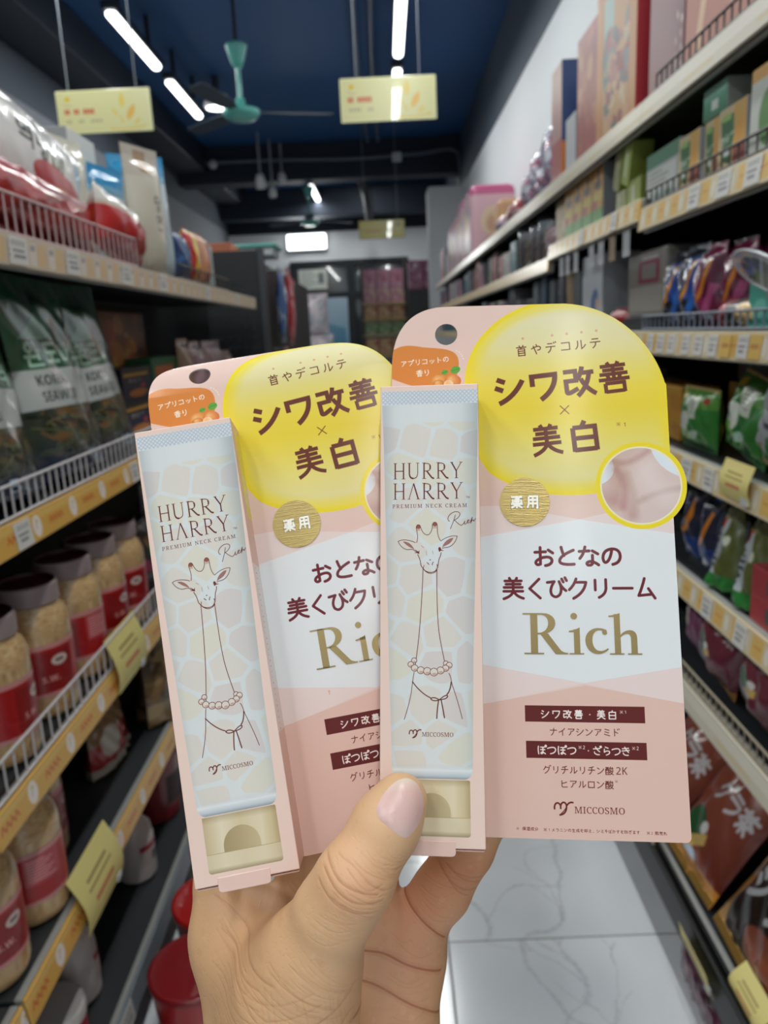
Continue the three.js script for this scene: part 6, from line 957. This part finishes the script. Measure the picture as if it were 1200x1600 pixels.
function letterGeo() {                                               // the gold word, outlines in mm on the baseline
  const shapes = [], add = (x0, ...cmds) => { const s = new THREE.Shape(); for (const [k, ...v] of cmds) { const q = v.map((n, i) => (i % 2 ? n : n + x0) * MM); s[{ M: 'moveTo', L: 'lineTo', Q: 'quadraticCurveTo', C: 'bezierCurveTo' }[k]](...q); } shapes.push(s); };
  const rect = (x0, a, b, w, h) => add(x0, ['M', a, b], ['L', a + w, b], ['L', a + w, b + h], ['L', a, b + h]);
  rect(0, 2.7, 0, 2.5, 14.6); rect(0, 0.3, 0, 7, 0.5); rect(0, 0, 14.1, 5, 0.5);
  add(0, ['M', 5.2, 14.6], ['L', 7, 14.6], ['C', 13.2, 14.6, 13, 7.4, 6.4, 7], ['L', 5.2, 7], ['L', 5.2, 7.6], ['L', 6, 7.6], ['C', 9.8, 8, 10, 13.8, 6.6, 14], ['L', 5.2, 14]);
  add(0, ['M', 6, 7.3], ['L', 8.8, 7.4], ['L', 13.2, 1.4], ['Q', 14.2, 0.5, 15.7, 0.5], ['L', 15.7, 0], ['L', 11.4, 0]);
  { const s = new THREE.Shape(); s.absarc((16.2 + 1.9) * MM, 13.5 * MM, 1.15 * MM, 0, Math.PI * 2); shapes.push(s); }
  rect(16.2, 1.7, 0, 2.1, 8.8); rect(16.2, 0, 0, 5.1, 0.45); add(16.2, ['M', 0, 8.3], ['Q', 2, 8.5, 3.8, 9.5], ['L', 3.8, 8], ['L', 1.7, 7.8], ['L', 0, 7.8]);
  add(21.9, ['M', 7.4, 8.6], ['C', 3, 10.6, -0.4, 7.8, 0, 4.4], ['C', 0.4, 0, 5, -1.2, 8, 1.8], ['L', 7.7, 2.2], ['C', 5, 0.2, 2.6, 1.4, 2.4, 4.6], ['C', 2.3, 8, 4.4, 9.2, 6, 8.2], ['C', 5.6, 7, 7, 6.4, 7.6, 7.4]);
  rect(30.2, 1.8, 0, 2.1, 14.2); rect(30.2, 0, 0, 5, 0.45); add(30.2, ['M', 0, 13.7], ['Q', 2, 13.8, 3.9, 14.6], ['L', 3.9, 13.2], ['L', 0, 13.2]);
  add(30.2, ['M', 3.9, 6.8], ['C', 5.4, 9, 9.6, 9.6, 9.6, 5.8], ['L', 9.6, 0.4], ['L', 7.5, 0.4], ['L', 7.5, 5.4], ['C', 7.5, 8, 5.4, 7.6, 3.9, 6]); rect(30.2, 6.2, 0, 4.9, 0.45);
  return mergeGeometries(shapes.map((s) => new THREE.ExtrudeGeometry(s, { depth: 0.00012, bevelEnabled: false, curveSegments: 12 })));
}
const bodyGeo = geo('cartonBody', () => new RoundedBoxGeometry(0.035, 0.158, DEP, 1, 0.0004));
const tabGeo = geo('tab', () => { const s = new THREE.Shape(); const w = 0.0085, h = 0.0022; s.moveTo(-w, h); s.lineTo(-w, -h * 0.4); s.quadraticCurveTo(-w, -h, -w + 0.0014, -h); s.lineTo(w - 0.0014, -h); s.quadraticCurveTo(w, -h, w, -h * 0.4); s.lineTo(w, h); s.closePath(); return new THREE.ExtrudeGeometry(s, { depth: 0.0004, bevelEnabled: true, bevelSize: 0.0002, bevelThickness: 0.0001, bevelSegments: 1 }); });
const richGeo = letterGeo();
function cosmeticCarton(label, basis, pos, bend) {
  const t = thing('cosmetic_carton', label, 'box');
  t.matrix.makeBasis(...basis.map((b) => new THREE.Vector3(...b))); t.quaternion.setFromRotationMatrix(t.matrix); t.position.set(...pos);
  const [f, b, r] = headerGeo(bend);
  const back = mesh('header_card', f, headerMat, t, [0, 0, -DEP]); mesh('card_back', mergeGeometries([b, r]), whitePaper, back);
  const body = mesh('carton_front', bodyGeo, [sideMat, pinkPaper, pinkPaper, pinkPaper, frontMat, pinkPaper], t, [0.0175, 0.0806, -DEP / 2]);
  body.userData.label = 'narrow front with a printed cream tube';
  mesh('tuck_tab', tabGeo, pinkPaper, t, [0.0165, 0.0016, -0.0002]);
  mesh('bottom_flap', boxGeo(0.034, 0.0005, 0.016, 0.0002), pinkPaper, t, [0.0175, 0.0012, -0.0095]).rotation.x = 0.06;
  const seal = mesh('gold_seal', geo('seal', () => { const g = new THREE.CylinderGeometry(0.0091, 0.0091, 0.0002, 48); g.rotateX(Math.PI / 2); const p = g.attributes.position, uv = g.attributes.uv; for (let i = 0; i < p.count; i++) uv.setXY(i, p.getX(i) / 0.0182 + 0.5, p.getY(i) / 0.0182 + 0.5); return g; }), sealMat, t, [0.0515, 0.1192, -DEP + 0.0002]);
  seal.userData.label = 'round gold foil seal';
  mesh('gold_lettering', richGeo, goldFoil, t, [0.0497, 0.064, -DEP + 0.00005]);
  return t;
}
cosmeticCarton('pink neck cream carton on the right, in front, yellow bubble fully in view', [[0.99395, -0.00318, 0.10974], [0.04387, 0.92779, -0.37051], [-0.10064, 0.37308, 0.92232]], [-0.00917, 1.1826, -0.22206], false);
cosmeticCarton('tilted pink neck cream carton on the left, half hidden behind the other carton', [[0.98944, 0.11205, -0.09192], [-0.13907, 0.91254, -0.38461], [0.04079, 0.39333, 0.91849]], [-0.07014, 1.17273, -0.21699], true);

// ================================================================ the hand holding the cartons
{
  // joints in the camera's axes (metres) from where they show: x, y from the picture, z their distance
  const J = (px, py, z) => new THREE.Vector3((px - 600) / FPX * z, -(py - 800) / FPX * z, -z).multiplyScalar(0.001);
  const V = (x, y, z) => new THREE.Vector3(x, y, z);
  const chain = (pts) => pts.slice(1).map((p, i) => [pts[i][0], p[0], pts[i][1] * 0.001, p[1] * 0.001]);
  const wrist = J(498, 1800, 272), elbowSide = V(-0.075, -0.44, -0.215);
  const thumb = chain([[J(626, 1250, 247.5), 8.6], [J(603, 1290, 245.5), 10], [J(553, 1376, 240), 11.4], [J(520, 1428, 243), 11.8], [J(492, 1480, 248), 12.8], [J(466, 1545, 255), 16.5]]);
  const thenar = chain([[J(480, 1510, 252), 13.5], [J(466, 1545, 255.5), 16.5], [J(452, 1620, 262), 21], [J(470, 1740, 268), 23]]);
  const fingers = [
    chain([[J(368, 1448, 290), 14], [J(352, 1385, 294), 11.5], [J(345, 1300, 294), 10], [J(360, 1210, 288), 9], [J(380, 1130, 284), 8]]),
    chain([[J(470, 1432, 299), 12.5], [J(478, 1370, 302), 11], [J(490, 1270, 303), 10], [J(505, 1160, 296), 9], [J(515, 1080, 290), 8]]),
    chain([[J(572, 1432, 300), 12.5], [J(578, 1385, 303), 10.6], [J(590, 1290, 304), 9.8], [J(610, 1180, 298), 8.8], [J(622, 1110, 292), 8]]),
    chain([[J(650, 1442, 299), 11.2], [J(690, 1392, 298), 10.9], [J(729, 1325, 295), 10.2], [J(775, 1240, 290), 9.2], [J(800, 1170, 287), 8.4]]),
  ];
  const palm = [
    [J(367, 1452, 290), J(425, 1720, 276), 0.0148, 0.021], [J(470, 1440, 300), J(480, 1740, 280), 0.0135, 0.021], [J(568, 1440, 301), J(540, 1740, 282), 0.0132, 0.02], [J(643, 1452, 300), J(640, 1490, 299), 0.0112, 0.0115], [J(640, 1490, 299), J(604, 1700, 283), 0.0118, 0.0195],
    [J(420, 1480, 284), J(500, 1600, 282), 0.013, 0.016], [J(520, 1480, 300), J(600, 1620, 292), 0.013, 0.014], [J(385, 1462, 285), J(475, 1500, 260), 0.0135, 0.013], [J(366, 1468, 287), J(440, 1560, 267), 0.0125, 0.016],
    [wrist, elbowSide, 0.026, 0.04], [J(430, 1740, 272), J(470, 1990, 262), 0.022, 0.024], [J(590, 1700, 280), J(560, 1990, 268), 0.02, 0.022],
  ];
  const seg = (p, [a, b, ra, rb]) => {
    const ax = b.x - a.x, ay = b.y - a.y, az = b.z - a.z, qx = p[0] - a.x, qy = p[1] - a.y, qz = p[2] - a.z, l2 = ax * ax + ay * ay + az * az;
    const t = Math.min(1, Math.max(0, (qx * ax + qy * ay + qz * az) / l2)), dx = qx - ax * t, dy = qy - ay * t, dz = qz - az * t;
    return Math.sqrt(dx * dx + dy * dy + dz * dz) - (ra + (rb - ra) * t);
  };
  const smin = (a, b, k) => { const h = Math.max(k - Math.abs(a - b), 0) / k; return Math.min(a, b) - h * h * k * 0.25; };
  const group = (p, list, k) => { let d = 1e3; for (const s of list) d = smin(d, seg(p, s), k); return d; };
  const field = (p) => {
    let d = group(p, palm, 0.012);
    let f = 1e3; for (const c of fingers) f = Math.min(f, group(p, c, 0.003));
    d = smin(d, f, 0.005);
    let t = group(p, thumb, 0.006); t = smin(t, group(p, thenar, 0.01), 0.014);
    return smin(d, t, 0.009);
  };
  // naive surface nets on a grid
  const lo = [-0.088, -0.42, -0.33], hi = [0.068, -0.058, -0.17], h = 0.0016, n = lo.map((v, i) => Math.ceil((hi[i] - v) / h) + 1), F = new Float32Array(n[0] * n[1] * n[2]), p = [0, 0, 0];
  for (let k = 0, o = 0; k < n[2]; k++) for (let j = 0; j < n[1]; j++) for (let i = 0; i < n[0]; i++, o++) { p[0] = lo[0] + i * h; p[1] = lo[1] + j * h; p[2] = lo[2] + k * h; F[o] = field(p); }
  const sx = 1, sy = n[0], sz = n[0] * n[1], vert = new Int32Array(F.length).fill(-1), pos = [], idx = [];
  const corner = [0, sx, sy, sx + sy, sz, sx + sz, sy + sz, sx + sy + sz], edges = [[0, 1], [2, 3], [4, 5], [6, 7], [0, 2], [1, 3], [4, 6], [5, 7], [0, 4], [1, 5], [2, 6], [3, 7]];
  for (let k = 0; k < n[2] - 1; k++) for (let j = 0; j < n[1] - 1; j++) for (let i = 0; i < n[0] - 1; i++) {
    const o = i + j * sy + k * sz; let m = 0; for (let q = 0; q < 8; q++) if (F[o + corner[q]] < 0) m |= 1 << q; if (!m || m === 255) continue;
    let x = 0, y = 0, z = 0, c = 0; for (const [a, b] of edges) { if (((m >> a) & 1) === ((m >> b) & 1)) continue; const fa = F[o + corner[a]], t = fa / (fa - F[o + corner[b]]); x += (a & 1) + t * ((b & 1) - (a & 1)); y += ((a >> 1) & 1) + t * (((b >> 1) & 1) - ((a >> 1) & 1)); z += (a >> 2) + t * ((b >> 2) - (a >> 2)); c++; }
    vert[o] = pos.length / 3; pos.push(lo[0] + (i + x / c) * h, lo[1] + (j + y / c) * h, lo[2] + (k + z / c) * h);
  }
  for (let k = 1; k < n[2] - 1; k++) for (let j = 1; j < n[1] - 1; j++) for (let i = 1; i < n[0] - 1; i++) {
    const o = i + j * sy + k * sz, s = F[o] < 0;
    for (const [d, u, v] of [[sx, sy, sz], [sy, sz, sx], [sz, sx, sy]]) { if (s === F[o + d] < 0) continue; const a = vert[o], b = vert[o - u], c = vert[o - u - v], e = vert[o - v]; if (a < 0 || b < 0 || c < 0 || e < 0) continue; if (s) idx.push(a, b, c, a, c, e); else idx.push(a, c, b, a, e, c); }
  }
  const norm = new Float32Array(pos.length), uv = new Float32Array(pos.length / 3 * 2), e = 0.0009;
  const grad = (q) => { const g = [0, 1, 2].map((a) => { const u = [...q], v = [...q]; u[a] += e; v[a] -= e; return field(u) - field(v); }), l = Math.hypot(...g) || 1; return g.map((x) => x / l); };
  const U = (x) => (x + 0.09) / 0.17, W = (y) => (y + 0.42) / 0.37;
  for (let i = 0; i < pos.length; i += 3) { const g = grad([pos[i], pos[i + 1], pos[i + 2]]); norm.set(g, i); uv[i / 3 * 2] = U(pos[i]); uv[i / 3 * 2 + 1] = W(pos[i + 1]); }
  const g = new THREE.BufferGeometry(); g.setAttribute('position', new THREE.Float32BufferAttribute(pos, 3)); g.setAttribute('normal', new THREE.BufferAttribute(norm, 3)); g.setAttribute('uv', new THREE.BufferAttribute(uv, 2)); g.setIndex(idx);
  // skin colour and relief laid out on the same sheet
  const TW = 942, TH = 2048, at = (px, py, z) => { const q = J(px, py, z); return [U(q.x) * TW, (1 - W(q.y)) * TH]; };
  const path = (c, z, pts) => { c.beginPath(); pts.forEach(([x, y], i) => { const q = at(x, y, z); if (!i) c.moveTo(...q); else { const r = at((pts[i - 1][0] + x) / 2, (pts[i - 1][1] + y) / 2, z), s = at(pts[i - 1][0], pts[i - 1][1], z); c.quadraticCurveTo(...s, ...r); if (i === pts.length - 1) c.lineTo(...q); } }); };
  const lines = [   // depth, points, width, strength
    [292, [[622, 1392], [640, 1412], [662, 1432], [678, 1446], [694, 1462]], 7, 1], [290, [[560, 1472], [600, 1478], [630, 1492], [664, 1503], [688, 1514]], 7, 1], [288, [[556, 1508], [590, 1520], [630, 1542], [668, 1562], [690, 1584]], 6, 0.9],
    [292, [[686, 1344], [700, 1366], [722, 1380], [742, 1384]], 4, 0.6], [292, [[696, 1340], [716, 1360], [742, 1370], [750, 1372]], 4, 0.6], [292, [[706, 1350], [726, 1358], [750, 1362]], 3, 0.5], [292, [[700, 1366], [714, 1384], [730, 1392]], 3, 0.5],
    [236, [[512, 1337], [530, 1360], [556, 1372], [590, 1382]], 4, 0.55], [236, [[508, 1350], [530, 1376], [560, 1392], [596, 1394]], 4, 0.55], [236, [[500, 1368], [524, 1394], [560, 1408], [590, 1410]], 3, 0.45], [236, [[530, 1330], [556, 1340], [580, 1366], [600, 1380]], 3, 0.35], [236, [[520, 1385], [548, 1402], [578, 1418]], 3, 0.3], [238, [[545, 1340], [575, 1372], [596, 1366]], 2.5, 0.35],
    [276, [[330, 1410], [380, 1425], [430, 1432], [450, 1434]], 4, 0.4], [276, [[350, 1440], [390, 1450], [430, 1448]], 4, 0.35], [270, [[370, 1470], [400, 1480], [420, 1500]], 4, 0.3],
    [250, [[470, 1560], [510, 1552], [540, 1530], [556, 1506]], 4, 0.4], [252, [[480, 1590], [525, 1575], [552, 1548]], 4, 0.4], [254, [[430, 1540], [470, 1530], [510, 1510]], 3, 0.25], [254, [[400, 1520], [450, 1515], [500, 1490]], 3, 0.2], [256, [[440, 1585], [490, 1570], [530, 1545]], 3, 0.25],
  ];
  // families of fine wrinkles: across the thumb, over the ball of the thumb, in the web, across the palm
  seed(515); const fine = (n, z, ends, w, s) => { for (let i = 0; i < n; i++) { const t = (i + rr(-0.4, 0.4)) / n, m = (k) => [ends[k][0] + (ends[k + 1][0] - ends[k][0]) * t + rr(-5, 5), ends[k][1] + (ends[k + 1][1] - ends[k][1]) * t + rr(-5, 5)], A = m(0), B = m(2), u = rr(0, 0.45), v = rr(0.55, 1), q = (f, b) => [A[0] + (B[0] - A[0]) * f, A[1] + (B[1] - A[1]) * f + b]; const bow = rr(2, 10); lines.push([z, [q(u, 0), q(u * 0.65 + v * 0.35, bow * 0.8), q(u * 0.35 + v * 0.65, bow), q(v, 0)], w * rr(0.6, 1.3), s * rr(0.5, 1.3)]); } };
  fine(30, 238, [[560, 1310], [470, 1440], [648, 1360], [570, 1460]], 2.2, 0.17); fine(34, 250, [[470, 1420], [360, 1560], [560, 1500], [560, 1620]], 2.4, 0.17); fine(26, 254, [[540, 1480], [400, 1480], [560, 1610], [440, 1620]], 2.2, 0.14);
  fine(22, 280, [[325, 1400], [345, 1560], [440, 1430], [440, 1560]], 2.4, 0.16); fine(16, 292, [[580, 1440], [570, 1600], [686, 1470], [680, 1600]], 2.4, 0.16); fine(12, 295, [[668, 1350], [640, 1410], [770, 1340], [700, 1450]], 2.2, 0.16); fine(14, 243, [[588, 1308], [560, 1330], [650, 1322], [640, 1360]], 2, 0.14);
  const skin = tex(TW, TH, (c, w, hh) => {
    c.fillStyle = '#dcb085'; c.fillRect(0, 0, w, hh); seed(901);
    const spot = (px, py, z, r, cc, a) => { const [x, y] = at(px, py, z), q = c.createRadialGradient(x, y, 0, x, y, r * 5.5); q.addColorStop(0, `rgba(${cc},${a})`); q.addColorStop(1, `rgba(${cc},0)`); c.fillStyle = q; c.fillRect(0, 0, w, hh); };
    for (const s of [[640, 1420, 292, 28, '206,140,108', 0.7], [650, 1500, 290, 26, '204,142,110', 0.6], [730, 1350, 292, 26, '196,122,84', 0.75], [620, 1560, 288, 30, '204,148,114', 0.6], [560, 1370, 236, 18, '222,160,124', 0.5], [400, 1430, 280, 30, '210,156,112', 0.4], [480, 1560, 255, 40, '226,180,136', 0.5], [800, 1200, 280, 20, '212,130,104', 0.6]]) spot(...s);
    for (let i = 0; i < 2600; i++) { c.fillStyle = rnd() < 0.5 ? 'rgba(190,130,92,.10)' : 'rgba(240,206,170,.10)'; const x = rnd() * w, y = rnd() * hh, r = rr(1, 7); c.beginPath(); c.arc(x, y, r, 0, 7); c.fill(); }
    c.lineCap = 'round'; for (const [z, pts, lw, s] of lines) { path(c, z, pts); c.strokeStyle = `rgba(146,76,46,${(s > 0.8 ? 0.62 : 0.4) * s})`; c.lineWidth = lw * 0.55; c.stroke(); c.strokeStyle = `rgba(176,108,72,${0.14 * s})`; c.lineWidth = lw * 2.2; c.stroke(); }
  });
  const relief = tex(TW, TH, (c, w, hh) => {
    c.fillStyle = '#a8a8a8'; c.fillRect(0, 0, w, hh); seed(333); c.lineCap = 'round';
    for (let i = 0; i < 22000; i++) { const x = rnd() * w, y = rnd() * hh, a = rr(-0.5, 0.5) + (rnd() < 0.5 ? 0.6 : -0.9), l = rr(2, 7); c.strokeStyle = `rgba(${rnd() < 0.5 ? '120,120,120' : '190,190,190'},.22)`; c.lineWidth = rr(0.7, 1.6); c.beginPath(); c.moveTo(x, y); c.lineTo(x + Math.cos(a) * l, y + Math.sin(a) * l); c.stroke(); }
    for (const [z, pts, lw, s] of lines) for (const [k, al] of [[2.4, 0.16], [1.5, 0.25], [0.8, 0.5]]) { path(c, z, pts); c.strokeStyle = `rgba(0,0,0,${al * s * 0.4})`; c.lineWidth = lw * k * 1.15; c.stroke(); }
  }, true);
  const skinMat = phys(0xffffff, { map: skin, roughness: 0.52, bumpMap: relief, bumpScale: 0.0015, clearcoat: 0.08, clearcoatRoughness: 0.45, sheen: 0.15, sheenColor: new THREE.Color(0.9, 0.5, 0.35), sheenRoughness: 0.5 });
  const hand = thing('hand', 'left hand, palm towards us, thumb pressed on the front carton, fingers behind both cartons', 'hand');
  const origin = V(wrist.x, wrist.y, wrist.z);
  g.translate(-origin.x, -origin.y, -origin.z);
  hand.quaternion.setFromRotationMatrix(camBasis); hand.position.copy(origin.clone().applyMatrix4(camBasis)).add(new THREE.Vector3(0, EYE, 0));
  mesh('skin', g, skinMat, hand);
  // thumb nail: a thin curved plate lying on the skin
  {
    const outline = new THREE.CatmullRomCurve3([[588, 1264], [596, 1246], [608, 1230], [622, 1219], [636, 1216], [649, 1222], [658, 1236], [662, 1254], [659, 1276], [649, 1296], [634, 1309], [616, 1300], [602, 1288], [591, 1278]].map(([x, y]) => V(x, y, 0)), true).getPoints(48).slice(0, 48);
    const cx = 627, cy = 1262, rings = 8, P = [], C = [], I = [], tip = col(226, 205, 190), bed = col(222, 182, 174), moon = col(226, 192, 184), cc = new THREE.Color();
    const drop = (px, py, up) => { let z = 215; for (let i = 0; i < 900; i++) { const q = J(px, py, z); if (field([q.x, q.y, q.z]) < 0) break; z += 0.1; } return J(px, py, z - up); };
    for (let r = 0; r <= rings; r++) for (const o of outline) { const s = r / rings, x = cx + (o.x - cx) * s, y = cy + (o.y - cy) * s; let up = 0.55 * (1 - Math.pow(s, 6)) + 0.05; const q = drop(x, y, up); P.push(q.x - origin.x, q.y - origin.y, q.z - origin.z); const along = (1300 - y) / 84 - (x - cx) / 500; cc.copy(bed).lerp(moon, THREE.MathUtils.smoothstep(0.25 - along, 0, 0.25)).lerp(tip, THREE.MathUtils.smoothstep(along, 0.72, 0.98)); C.push(cc.r, cc.g, cc.b); }
    const m = outline.length; for (let r = 0; r < rings; r++) for (let i = 0; i < m; i++) { const a = r * m + i, b = r * m + (i + 1) % m; I.push(a, a + m, b, b, a + m, b + m); }
    const ng = new THREE.BufferGeometry(); ng.setAttribute('position', new THREE.Float32BufferAttribute(P, 3)); ng.setAttribute('color', new THREE.Float32BufferAttribute(C, 3)); ng.setIndex(I);
    const q = mergeVertices(ng, 1e-7); q.computeVertexNormals();
    const nm = q.attributes.normal; let s = 0; for (let i = 0; i < nm.count; i++) s += nm.getZ(i); if (s < 0) { const ia = q.index.array; for (let i = 0; i < ia.length; i += 3) { const t = ia[i + 1]; ia[i + 1] = ia[i + 2]; ia[i + 2] = t; } q.computeVertexNormals(); }
    mesh('thumb_nail', q, new THREE.MeshPhysicalMaterial({ vertexColors: true, roughness: 0.38, clearcoat: 0.3, clearcoatRoughness: 0.25 }), hand);
  }
}
renderer.render(scene, camera);
